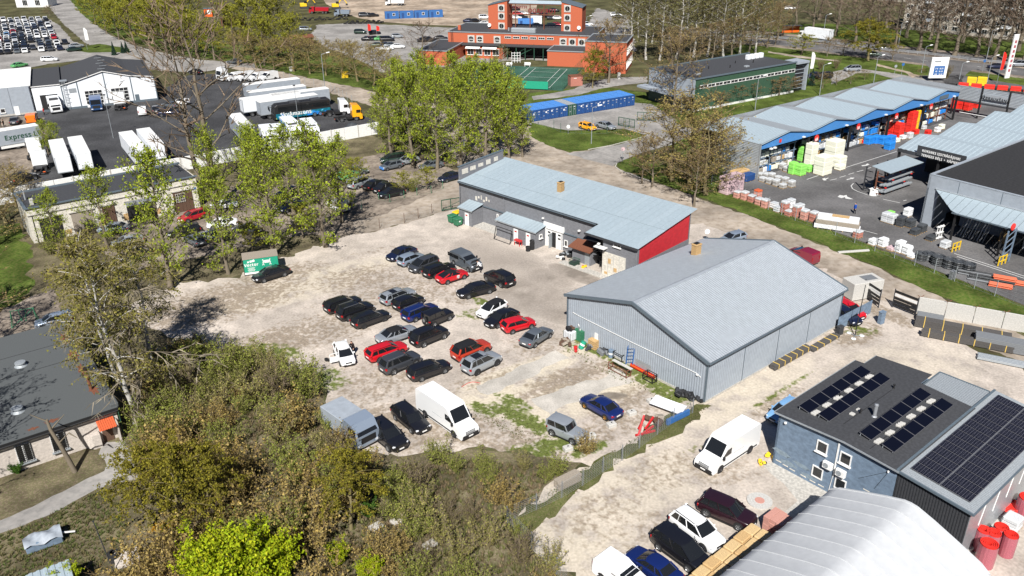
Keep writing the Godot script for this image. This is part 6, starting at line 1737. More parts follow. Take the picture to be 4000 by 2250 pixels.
# prototypes: wood and crown meshes of one tree of a kind, about 10 m tall
const KIND := {
	# limbs, lowest limb, limb length, rise, droop, side shoots, twigs, leaves per twig, leaf size, leaf colours, twig colour, wood, trunk radius
	"poplar": [26,0.04,0.25,0.85,0.0,8,5,4,0.14,[[0.25,0.31,0.028],[0.3,0.345,0.032],[0.19,0.245,0.025]],[0.17,0.15,0.08],"bark", 0.2],
	"giant": [15,0.2,0.42,0.7,0.0,7,5,0,0.1,[[0.1,0.08,0.05]],[0.17,0.125,0.085],"bark", 0.2],
	"maple": [20,0.16,0.4,0.5,0.0,7,5,7,0.17,[[0.24,0.245,0.028],[0.29,0.28,0.032],[0.19,0.185,0.03]],[0.15,0.12,0.07],"bark", 0.22],
	"olive": [26,0.06,0.42,0.5,0.0,8,7,2,0.13,[[0.23,0.185,0.06],[0.27,0.21,0.065],[0.19,0.16,0.05]],[0.16,0.115,0.07],"bark_olive", 0.2],
	"bare": [18,0.2,0.45,0.6,0.0,8,9,0,0.1,[[0.1,0.08,0.05]],[0.15,0.11,0.08],"bark", 0.22],
	"budding": [18,0.2,0.42,0.55,0.0,8,8,2,0.13,[[0.21,0.16,0.06],[0.17,0.125,0.055]],[0.16,0.115,0.075],"bark", 0.2],
	"birch": [26,0.22,0.24,0.65,0.35,7,7,1,0.13,[[0.13,0.13,0.04],[0.15,0.14,0.05]],[0.13,0.11,0.06],"bark_birch", 0.13],
	"wispy": [24,0.22,0.2,0.6,0.45,8,7,3,0.1,[[0.21,0.2,0.04],[0.18,0.165,0.04],[0.24,0.21,0.05]],[0.22,0.185,0.1],"bark_birch", 0.14],
	"willow": [22,0.25,0.4,0.5,0.5,8,7,6,0.17,[[0.2,0.18,0.022],[0.24,0.21,0.025],[0.15,0.14,0.025]],[0.16,0.12,0.03],"bark_olive", 0.22],
	"snag": [16,0.12,0.34,0.3,0.5,7,6,0,0.1,[[0.1,0.08,0.05]],[0.22,0.19,0.14],"bark", 0.13],
}

func prism_leaf(b: MB, p: Vector3, s: float) -> void:
	var d := V(rng.randf_range(-1,1), rng.randf_range(-1,1), rng.randf_range(-1,1)).normalized()
	var e := d.cross(V(rng.randf_range(-1,1),0.4, rng.randf_range(-1,1))).normalized()
	b.tri(p + d * s * 0.6, p - d * s * 0.4 + e * s * 0.5, p - d * s * 0.4 - e * s * 0.5)

func twig(b: MB, p: Vector3, q: Vector3, w: float) -> void:
	var s := (q - p).cross(V(rng.randf_range(-1,1), rng.randf_range(-1,1), rng.randf_range(-1,1))).normalized() * w
	b.tri(p + s, p - s, q)

func tint(b: MB, c: Array, lo := 0.75, hi := 1.25) -> void:
	var f := rng.randf_range(lo, hi)
	b.col = Color(c[0] * f, c[1] * f, c[2] * f)

func proto(kind: String, n: int) -> Dictionary:
	var key := "tree_%s%d" % [kind, n]
	if cache.has(key): return cache[key]
	var k: Array = KIND[kind]
	rng.seed = hash(key)
	var wood := MB.new()
	var crown := MB.new()
	crown.tinted = true
	var H := 10.0
	var pts := [V0]
	var at := V0
	var lean := V(rng.randf_range(-0.05,0.05),0, rng.randf_range(-0.05,0.05))
	for i in 9:
		at += V(rng.randf_range(-0.14,0.14), H / 9.0 * (0.95 if i > 0 else 1.0), rng.randf_range(-0.14,0.14)) + lean
		pts.append(at)
	for i in 9: wood.tube(pts[i], pts[i + 1], k[12] * (1.0 - i / 9.6) * (1.25 if i == 0 else 1.0), k[12] * (1.0 - (i + 1) / 9.6),7)
	for i in k[0]:
		var t: float = lerpf(k[1],0.97, pow((i + rng.randf() * 0.8) / k[0],0.85))
		var f := t * 9.0
		var base: Vector3 = pts[int(f)].lerp(pts[mini(int(f) + 1,9)], f - int(f))
		var az: float = i * 2.4 + rng.randf_range(-0.5,0.5)
		var shape: float = sin(PI * clampf((t - k[1] + 0.22) / (1.22 - k[1]),0,1)) * 0.75 + 0.3
		var l: float = H * k[2] * shape * rng.randf_range(0.75,1.2)
		var rise: float = k[3] * rng.randf_range(0.8,1.25) * (0.45 + 0.55 * t) + t * 0.4
		var dir := V(cos(az), rise, sin(az)).normalized()
		var r: float = k[12] * 0.34 * (1.15 - t)
		var p := base
		var seg := []
		for j in 4:
			var q: Vector3 = p + dir * l / 4.0
			wood.tube(p, q, maxf(r * (1.0 - j * 0.22),0.018), maxf(r * (0.78 - j * 0.22),0.012),5)
			seg.append([p, q])
			p = q
			dir = (dir + V(rng.randf_range(-0.22,0.22), rng.randf_range(-0.1,0.16) - k[4] * 0.35, rng.randf_range(-0.22,0.22))).normalized()
		for j in k[5]:
			var u: float = 0.6 + 3.35 * (j + rng.randf()) / k[5]
			var sg: Array = seg[mini(3, int(u))]
			var b0: Vector3 = sg[0].lerp(sg[1], u - int(u))
			var sd: Vector3 = ((sg[1] - sg[0]).normalized() * 0.8 + V(rng.randf_range(-1,1), rng.randf_range(-0.3,0.9) - k[4], rng.randf_range(-1,1))).normalized()
			var sl: float = l * 0.34 * rng.randf_range(0.7,1.3)
			var b1: Vector3 = b0 + sd * sl
			tint(crown, k[10])
			twig(crown, b0, b1,0.03)
			for m in k[6]:
				var c0 := b0.lerp(b1, rng.randf_range(0.15,1.0))
				var td: Vector3 = (sd + V(rng.randf_range(-1,1), rng.randf_range(-0.5,0.8) - k[4] * 1.6, rng.randf_range(-1,1))).normalized()
				var c1: Vector3 = c0 + td * rng.randf_range(0.35,0.8)
				tint(crown, k[10])
				twig(crown, c0, c1,0.02 if k[7] > 0 else 0.03)
				for w in k[7]:
					tint(crown, k[9][rng.randi() % k[9].size()])
					prism_leaf(crown, c0.lerp(c1, rng.randf_range(0.1,1.1)) + V(rng.randf_range(-0.14,0.14), rng.randf_range(-0.14,0.14), rng.randf_range(-0.14,0.14)), k[8] * rng.randf_range(0.7,1.3))
	cache[key] = {"wood": wood.done(),"crown": crown.done()}
	return cache[key]

# many-stemmed bush about 3 m tall
func bush(kind: String, n: int) -> Dictionary:
	var key := "bush_%s%d" % [kind, n]
	if cache.has(key): return cache[key]
	var k: Array = {
		"tangle": [22,0.75,9,3,0.1,[[0.24,0.215,0.07],[0.28,0.25,0.085],[0.2,0.205,0.055]],[0.27,0.215,0.15]],
		"ochre": [22,0.75,9,3,0.11,[[0.3,0.215,0.065],[0.34,0.26,0.09],[0.24,0.18,0.07]],[0.2,0.14,0.08]],
		"olive": [20,0.7,9,4,0.1,[[0.2,0.22,0.045],[0.24,0.25,0.055],[0.17,0.2,0.04]],[0.25,0.21,0.12]],
		"twiggy": [34,0.6,12,1,0.09,[[0.17,0.15,0.06]],[0.2,0.155,0.115]],
		"bright": [24,0.5,13,12,0.11,[[0.3,0.36,0.012],[0.24,0.32,0.012],[0.34,0.36,0.015]],[0.14,0.14,0.04]],
		"green": [20,0.6,10,12,0.13,[[0.06,0.14,0.02],[0.08,0.16,0.022],[0.05,0.11,0.02]],[0.1,0.09,0.05]],
	}[kind]
	rng.seed = hash(key)
	var wood := MB.new()
	var crown := MB.new()
	crown.tinted = true
	for i in k[0]:
		var az := rng.randf() * TAU
		var out: float = rng.randf_range(0.05, k[1])
		var dir := V(cos(az) * out, 1, sin(az) * out).normalized()
		var p := V(cos(az),0, sin(az)) * rng.randf() * 0.35
		var l := rng.randf_range(1.9,3.2)
		for j in 3:
			var q := p + dir * l / 3.0
			wood.tube(p, q, 0.03 - j * 0.008,0.022 - j * 0.008,4)
			for m in k[2]:
				if j == 0 and m % 2: continue
				var c0 := p.lerp(q, rng.randf())
				var c1 := c0 + (dir + V(rng.randf_range(-1.1,1.1), rng.randf_range(-0.3,0.6), rng.randf_range(-1.1,1.1))).normalized() * rng.randf_range(0.3,0.75)
				tint(crown, k[6])
				twig(crown, c0, c1,0.016)
				for w in k[3]:
					tint(crown, k[5][rng.randi() % k[5].size()],0.7,1.35)
					prism_leaf(crown, c0.lerp(c1, rng.randf_range(0.1,1.15)) + V(rng.randf_range(-0.1,0.1), rng.randf_range(-0.1,0.1), rng.randf_range(-0.1,0.1)), k[4] * rng.randf_range(0.7,1.35))
			p = q
			dir = (dir + V(rng.randf_range(-0.25,0.25),0.05, rng.randf_range(-0.25,0.25))).normalized()
	cache[key] = {"wood": wood.done(),"crown": crown.done()}
	return cache[key]

func plant(called: String, label: String, category: String, group: String, d: Dictionary, m: Material, at: Vector3, size: Vector3, turn: float, leaf := "leaf_spring") -> Node3D:
	var o := thing(called, label, category, at, turn, group)
	var w := part(o, "trunk" if category == "tree" else "stems", d.wood, m)
	var c := part(o, "crown", d.crown, M[leaf])
	w.scale = size
	c.scale = size
	return o

# a list of x, z, height
func grove(kind: String, called: String, label: String, group: String, list: Array, wide := 1.0) -> void:
	var order := []
	for i in range(0, list.size(),3): order.append(list[i] / -list[i + 1])
	order.sort()
	for i in range(0, list.size(),3):
		var h: float = maxf(list[i + 2],2.5)
		var d := proto(kind, (i / 3) % 3)
		rng.seed = 100 + i + int(absf(list[i]) * 10)
		var s := h / 10.0
		var w: float = wide * pow(s, 0.85) * rng.randf_range(0.92,1.1)
		var l := label if order.size() < 2 else label + ", " + rank(order.find(list[i] / -list[i + 1]))
		plant(called, l, "tree", group, d, M[KIND[kind][11]], V(list[i],0, list[i + 1]), V(w, s, w), rng.randf() * 360.0,"leaf_spring" if KIND[kind][7] > 2 else "leaf_bare")

func woods() -> void:
	grove("poplar", "spring_tree", "fresh green spring tree between the lot and the garages", "spring trees left of the lot", [-38,-103.2,14.7,-33.3,-109,17.1,-26.7,-112.2,17.9,-44.1,-98.6,18.4,-58.6,-113.4,11.9,-45.7,-125.1,14.3,-38.2,-122.3,14.4,-34.3,-125.6,14.3,-26.1,-121.9,13.4,-43.2,-135.4,12.2,-32.4,-135,10.6,-64.2,-110.6,9.5],0.98)
	grove("poplar", "spring_tree", "yellow green spring tree in the grove behind the workshop", "spring trees of the central grove", [-22.7,-156.4,14.7,-17.9,-149.9,18.4,-13.4,-148.6,17.9,-9,-148.4,16.2,-4.7,-150.6,18.4,-0.3,-152.9,15.8,2.3,-155.4,11.7,-23.8,-175.1,14.8,-18.1,-178,15.8,-12.1,-176.1,15.7,-7.1,-177.5,14.9,-2,-177.3,13.8,1.4,-174,11.2,-26.3,-169,9.3,-15.4,-160.1,17.5,-8,-159.8,16.8,-2.7,-162.3,15.8,-20,-163,15.5],1.0)
	grove("maple", "small_spring_tree", "small leafy tree over the cars beside the old fence", "small trees by the old fence", [-14.4,-136.8,4.0,-18.3,-135.5,3.5,-26.4,-138.9,5.0,-36.3,-109.8,4.8,-30.8,-115.6,5.0],1.2)
	grove("maple", "roadside_tree", "green spring tree in the thick row along the upper left road", "trees along the upper left road", [-157.4,-334.1,13.2,-143.2,-311.4,11.5,-133.4,-298,12.3,-123,-285.6,13.1,-114.8,-277.7,14.0,-107.7,-272.3,15.2,-101.1,-267.8,13.9,-94.6,-262.7,12.2,-131.8,-315.1,14.9,-119.7,-305.4,14.6,-108.3,-296.3,14.2,-148.9,-335.5,14.3,-88.6,-259.2,10.3,-134.4,-310.8,13.4,-120.8,-297.2,14.2,-109.8,-287,14.0],1.25)
	grove("maple", "lane_tree", "tall spring tree behind the light dirt lane", "tall trees behind the dirt lane", [-76.4,-258.4,19.2,-70,-261.2,17.8,-82.5,-258.8,15.9,-71,-248.9,13.8,-63.5,-251.5,13.4],1.1)
	grove("olive", "brown_tree", "round brownish tree along the light dirt lane", "round brown trees along the dirt lane", [-78.6,-249.4,8.9,-72.5,-246.1,8.8,-66.5,-242.3,8.3,-60.3,-239.7,9.2,-55.1,-236.1,9.4,-50.2,-233.7,9.0,-45.3,-230.3,9.2,-40.2,-225.5,9.6,-35.2,-220.3,10.1,-32.1,-220.2,8.6,-45,-241.6,7.7,-27.2,-208.5,8.7],1.45)
	grove("giant", "giant_bare_tree", "very tall bare tree rising over the truck yard", "two giant bare trees over the truck yard", [-51.7,-133.7,28.1,-47.6,-129.7,30.6],1.15)
	grove("bare", "bare_yard_tree", "dark bare tree in the far yard left of the brick centre", "", [-24.5,-244.4,11.8],1.3)
	grove("wispy", "birch", "tall birch with olive spring haze beside the low brick building", "birches beside the low brick building", [-36.5,-68.2,20.2,-40.1,-73.7,18.6,-39.9,-81,15.2],1.1)
	grove("budding", "edge_tree", "tree beyond the left edge that shades the brick shed's roof", "trees beyond the left edge", [-49.5,-56,13.0,-53.5,-60,13.0,-66,-84,14.0,-60,-80,13.0],1.2)
	grove("snag", "dead_branch_tree", "pale leafless tree with hanging branches in front of the birches", "", [-36,-67.8,16.0],1.35)
	grove("olive", "roadside_willow", "large brown budding tree between the workshop and the merchant's yard", "brown budding trees by the merchant's fence", [32.3,-132.8,12.7,30.4,-136.9,15.2,28,-140.2,13.2,36.2,-143.2,8.6],1.5)
	grove("budding", "thin_roadside_tree", "thin bare tree at the junction behind the grey workshop", "thin trees behind the workshop", [24,-137.1,8.3,22.6,-138.9,7.2,29.2,-127.2,9.2],1.1)
	grove("budding", "bare_store_tree", "dark bare tree in front of the green store", "", [36.3,-186.5,16.6],1.2)
	grove("budding", "brown_willow", "brown crowned tree before the brick wing", "", [25.6,-220.4,14.7],1.25)
	grove("willow", "slim_willow", "slim yellowish tree left of the brown crowned one at the brick wing", "", [20.9,-214.1,9.5],0.9)
	grove("birch", "court_birch", "thin birch standing between the trees and the tennis court", "", [-1.3,-223.3,9.7],0.9)
	grove("birch", "grove_birch", "white stemmed leafless birch in the grove behind the brick wing", "birches behind the brick wing", [35.7,-250.3,21.0,39.9,-251.3,23.0,43.7,-249.8,22.1,48.5,-250.8,22.9,54.4,-254.2,22.6,58.7,-255.2,20.3,62.3,-249.9,20.8,68,-254.6,21.3,74.4,-260.7,20.6,38.9,-294.2,17.8,43,-289.8,19.4,45.8,-278,18.1,52.1,-281.4,20.1,55.8,-273.7,18.4,61.5,-277,20.4,64.9,-269.5,17.6,71.5,-276.3,19.1],1.35)
	grove("budding", "grove_tree", "brown twiggy tree among the birches behind the green store", "brown trees among the birches", [46.3,-244.9,9.8,50.8,-241.7,9.8,57.5,-244.2,10.9,64.5,-249.8,11.1,71.2,-255.7,11.3,80.1,-268.5,11.8,87.3,-282.8,11.2,46,-263.8,10.5,85,-290.9,12.7,76.5,-283.5,12.4,67.6,-284.2,11.2],1.35)
	grove("bare", "park_tree", "bare brown tree in the park strip before the apartment block", "bare trees before the apartment block", [100.6,-307,17.1,103.9,-297.9,16.7,108.4,-289.3,16.2,109.2,-273.8,16.7,115.4,-271.9,17.9,117.2,-262.6,18.9,123.4,-260.2,20.1,126,-255.4,18.4,130.3,-252,20.9,135.9,-250.3,19.9,136.9,-242.4,19.7,140.9,-240.4,21.9,142,-236.3,20.3,129.8,-283.8,19.0,135.7,-279.5,19.3,142.8,-273,19.9,147.7,-265.5,20.5,152.4,-258.3,21.1,121.8,-296.6,17.9,118.8,-314.9,18.8,131.8,-304.7,18.3,148,-294.7,19.0,155.6,-285.9,19.7,160.4,-277.8,20.4,115,-325,18.0],1.45)
	grove("willow", "yellow_willow", "round yellow green willow beside the highway", "", [102.8,-246.2,11.0],1.5)
	grove("budding", "roadside_bare_tree", "leafless small tree on the grass beside the highway", "small leafless trees beside the highway", [93.4,-253,5.3,98.4,-254,4.5,84.2,-274,6.3,110.2,-247,4.5],1.4)
	grove("maple", "roadside_bush_tree", "small bright green tree beside the highway, behind the white truck's trailer", "", [86.7,-256,5.8],1.7)
	grove("budding", "young_street_tree", "young bare tree planted by the access road", "young trees by the access road", [82.7,-214.6,3.1,86.8,-216.1,3.0,91.9,-220.1,2.0,77.9,-210.8,3.6,107,-221.1,1.3],1.5)
	grove("budding", "wall_sapling", "bare sapling against the long green wall", "saplings along the green wall", [48.4,-192.6,3.4,52.5,-196.3,4.0,56.7,-199,4.0],1.9)
	grove("budding", "wall_sapling", "bare sapling near the glazed end of the green wall", "saplings at the end of the green wall", [62.6,-202.9,4.0,65,-203.8,4.3,68.2,-206.3,3.8],1.9)
	grove("poplar", "depot_poplar", "slim young poplar among the parked trailers", "young poplars in the truck yard", [-90.1,-160.3,6.9,-87.5,-158.9,6.8],0.9)
	grove("olive", "edge_bush_tree", "brown bush tree at the far left edge by the garage", "brown trees at the left edge", [-78.8,-123.6,8.4,-75,-113.9,9.1,-81,-130.8,6.8],1.4)
	grove("budding", "lot_edge_tree", "brown tree beside the rear car field", "", [-186.7,-358.6,4.0],1.6)
	grove("willow", "thicket_willow", "slender young willow with fresh leaves in the thicket", "young willows of the thicket", [-13.2,-53.2,7.8,-24.1,-53.4,7.8,-26.1,-52.1,9.2,-29.5,-53.5,7.5],0.85)
	for q in [[V(-21.48,0,-165.21),9.0,"dark blue green spruce at the edge of the grove"],[V(-122.72,0,-268.6),3.4,"low dark spruce beside the depot lawn, left of two"],[V(-121.3,0,-271.91),3.0,"low dark spruce in the middle of the depot lawn"],[V(-120.44,0,-272.72),3.2,"low dark spruce right of the depot lawn"],[V(76.23,0,-214.34),3.5,"round dark thuja at the green store's corner"]]:
		if not cache.has("spruce"):
			rng.seed = 4
			var w := MB.new()
			w.tube(V0, V(0,9.6,0),0.16,0.02,6)
			var c := MB.new()
			c.tinted = true
			for i in 2600:
				var t := sqrt(rng.randf())
				var y := 10.0 - t * 9.4
				var a := rng.randf() * TAU
				var r := t * 2.3 * sqrt(rng.randf_range(0.25,1.0)) * (0.85 + 0.25 * sin(y * 7.0))
				tint(c, [0.02,0.045,0.03],0.6,1.5)
				prism_leaf(c, V(cos(a) * r, y - r * 0.25, sin(a) * r),0.34)
			cache.spruce = {"wood": w.done(),"crown": c.done()}
		plant("spruce_tree", q[2],"tree", "", cache.spruce, M.bark, q[0], Vector3.ONE * q[1] / 10.0 * (1.0 if q[1] > 5 else 1.25), q[1] * 40.0,"leaf_needle")
	# leafless trunk before the brick shed
	var dt := thing("leafless_trunk", "thick bare leaning trunk in front of the barred windows", "tree", V(-39.12,0,-61),0)
	part(dt, "trunk", bm(func(b):
		var q := [V0, V(-0.3,1.5,0), V(-0.55,3.0,0.1), V(-1.0,4.6,0.1), V(-1.15,5.6,0.0)]
		for i in 4: b.tube(q[i], q[i + 1],0.24 - i * 0.03,0.21 - i * 0.03,8)), M.bark)
	part(dt, "limbs", bm(func(b):
		for e in [[V(-0.6,3.2,0.1), V(0.8,4.6,0.6)],[V(-1.0,4.6,0), V(0.3,5.9,-0.3)],[V(-1.1,5.4,0), V(-2.2,6.4,0.4)],[V(0.8,4.6,0.6), V(1.6,4.3,0.9)]]: b.tube(e[0], e[1],0.08,0.03,5)), M.bark)

func thicket() -> void:
	var area := P2([-36.3,-67.8,-37.2,-76.1,-35.9,-80.6,-30.3,-80.9,-25.3,-78.6,-20.6,-72.7,-17.4,-67.1,-13.8,-60.4,-10.4,-61.2,-3.7,-61.9,3.8,-60.6,1.2,-55.9,-0.5,-53.5,1.1,-50.3,3.9,-47,0.1,-43.6,-28.2,-44.1,-28.2,-53.5,-32,-60.2])
	var lo := area[0]
	var hi := area[0]
	for p in area:
		lo = lo.min(p)
		hi = hi.max(p)
	var kinds := ["tangle", "ochre", "olive", "tangle", "twiggy", "olive"]
	var groups := {
		"tangle": "tangled brown olive shrub in the thicket below the lot", "ochre": "ochre tinted shrub in the thicket below the lot", "olive": "olive green leafy shrub in the thicket below the lot", "twiggy": "grey twiggy leafless shrub in the thicket below the lot"}
	var placed := PackedVector2Array()
	for i in 2600:
		rng.seed = 9000 + i
		var p := Vector2(rng.randf_range(lo.x, hi.x), rng.randf_range(lo.y, hi.y))
		if not Geometry2D.is_point_in_polygon(p, area): continue
		var near := false
		for q in placed:
			if q.distance_squared_to(p) < 2.6: near = true
		if near: continue
		placed.append(p)
		var west := clampf((2.0 - p.x) / 20.0,0,1)
		if rng.randf() > 0.64: continue
		if p.distance_to(Vector2(-19.5,-45.5)) < 4.5: continue
		var k: String = kinds[rng.randi() % 6]
		if west > 0.5 and rng.randf() < 0.4: k = "ochre" if p.y > -62 else "olive"
		var s := rng.randf_range(0.5,0.9) + west * rng.randf_range(0.15,0.75)
		plant("thicket_shrub", groups[k],"shrub", "shrubs of the thicket, " + k, bush(k, i % 2), M.bark_olive, V(p.x, 0, p.y), V(s * 1.1, s, s * 1.1), rng.randf() * 360.0)
	for q in [[V(-20,0,-46.15),1.9,"bright", "large glowing yellow green bush at the bottom edge"],[V(-17.86,0,-46.89),1.45,"bright", "yellow green bush right beside the largest one"],[V(-22.59,0,-46.97),1.5,"bright", "yellow green bush left beside the largest one"],[V(-32.91,0,-46.35),0.8,"bright", "small yellow green bush over the tin roof at the corner"],[V(-10.86,0,-47.38),0.7,"bright", "small yellow green shoots at the bottom edge, left of centre"],[V(-13.57,0,-49.25),0.65,"bright", "little yellow green bush above the bottom edge"],[V(-17.69,0,-51.92),0.55,"green", "small grass green bush in the middle of the thicket"],[V(-11.93,0,-54.63),0.5,"green", "small grass green bush behind the pale slabs"],[V(3.89,0,-59.78),0.75,"olive", "rounded yellowish shrub beside the fence boards"],[V(6.6,0,-62.88),0.7,"ochre", "brown dry shrub beside the mesh fence"],[V(0.94,0,-60.67),0.6,"tangle", "low shrub left of the rounded yellowish one"],[V(-16.71,0,-135.97),0.9,"olive", "leafy shrub behind the green barrier"],[V(0.42,0,-49.03),1.0,"twiggy", "twiggy bush climbing through the fence corner"],[V(2.51,0,-48.18),0.9,"tangle", "bush leaning out under the fence at the bottom"],[V(-50.23,0,-110.24),0.8,"tangle", "brown bush in front of the garages"],[V(-65.37,0,-110.68),1.0,"olive", "leafy bush at the garage corner"],[V(-44.12,0,-60.81),0.35,"green", "tiny green plant at the foot of the white brick wall"],[V(-50.68,0,-102.24),1.0,"olive", "leafy bush below the birch crowns"],[V(-46.33,0,-103.39),0.8,"tangle", "low brown bush left of the furniture box"],[V(-4.72,0,-244.99),1.0,"olive", "bush at the corner of the tennis court"],[V(84.94,0,-234.05),0.9,"twiggy", "brown hedge bush by the access road"],[V(89.68,0,-235.15),0.9,"twiggy", "second brown hedge bush by the access road"],[V(113.28,0,-220.73),1.2,"twiggy", "leafless bush right of the white pylon"],[V(74.02,0,-213.3),0.8,"green", "dark green shrub beside the round thuja"]]:
		plant("bush", q[3],"bush", "", bush(q[2],0), M.bark_olive, q[0], Vector3.ONE * q[1], q[1] * 500.0)
	# dry grass and weeds nobody could count
	tufts("dry_grass", area, 9000,[[0.2,0.15,0.09],[0.15,0.12,0.06],[0.12,0.13,0.04]],0.42,71)
	tufts("verge_grass", P2([1.4,-52.3,0.2,-53.9,3.6,-58.2,7.4,-61.7,11.5,-65.2,18.6,-71,19.6,-70.3,17.3,-67.7,13.1,-64,9.5,-61.4,7.2,-59.2,4.6,-56.6,2.9,-54.4]),1500,[[0.1,0.13,0.03],[0.14,0.14,0.05],[0.17,0.15,0.08]],0.18,72)
	tufts("lawn_weeds", P2([-42.5,-53.4,-41.4,-52.9,-38.8,-54.9,-37.5,-56.6,-35.7,-58.2,-33.5,-56.9,-31.1,-53.2,-31.3,-49.9,-33.5,-47.8,-39.5,-47.9]),1500,[[0.17,0.14,0.07],[0.13,0.13,0.05],[0.09,0.12,0.03]],0.28,73)
	tufts("wall_weeds", P2([5.5,-83.1,7.6,-81.3,9.6,-79.1,12.4,-75.8,15.2,-73.8,16.8,-71.5,16,-70.5,13.1,-73.3,10.3,-75.8,7.5,-79.6,5.2,-81.8]),420,[[0.1,0.13,0.02],[0.14,0.15,0.04]],0.16,74)
	tufts("lot_weeds", P2([-4,-71.6,-1.2,-70.8,1.5,-68.7,4,-64.8,6.7,-62.3,3.8,-61.5,1.4,-63.6,-1.6,-66.8,-3.9,-68.8]),520,[[0.09,0.12,0.02],[0.14,0.14,0.05]],0.14,75)

func tufts(called: String, area: PackedVector2Array, n: int, cols: Array, size: float, seed_: int) -> void:
	rng.seed = seed_
	if not cache.has("tuft"):
		var b := MB.new()
		b.tinted = true
		for i in 9:
			var a := i * 2.4
			var d := V(cos(a),0, sin(a))
			tint(b, [1,1,1],0.7,1.0)
			var s := d.cross(Vector3.UP) * 0.09
			b.tri(d * 0.12 + s, d * 0.12 - s, d * rng.randf_range(0.3,0.75) + V(0, rng.randf_range(0.5,1.0),0))
		cache.tuft = b.done()
	var lo := area[0]
	var hi := area[0]
	for p in area:
		lo = lo.min(p)
		hi = hi.max(p)
	var xs := []
	var cc := PackedColorArray()
	for i in n * 3:
		if xs.size() >= n: break
		var p := Vector2(rng.randf_range(lo.x, hi.x), rng.randf_range(lo.y, hi.y))
		if not Geometry2D.is_point_in_polygon(p, area): continue
		var s := size * rng.randf_range(0.5,1.4)
		xs.append(Transform3D(Basis(Vector3.UP, rng.randf() * TAU).scaled(V(s, s, s)), V(p.x, 0.01, p.y)))
		var c: Array = cols[rng.randi() % cols.size()]
		var f := rng.randf_range(0.75,1.25)
		cc.append(Color(c[0] * f, c[1] * f, c[2] * f))
	var mm := MultiMesh.new()
	mm.transform_format = MultiMesh.TRANSFORM_3D
	mm.use_colors = true
	mm.mesh = cache.tuft
	mm.instance_count = xs.size()
	for i in xs.size():
		mm.set_instance_transform(i, xs[i])
		mm.set_instance_color(i, cc[i])
	var o := MultiMeshInstance3D.new()
	o.name = title(called)
	o.multimesh = mm
	o.material_override = M.leaf_bare
	add_child(o)
	tag(o, "loose %s tufts covering the ground" % called.replace("_", " "),"grass")
	o.set_meta("kind", "stuff")

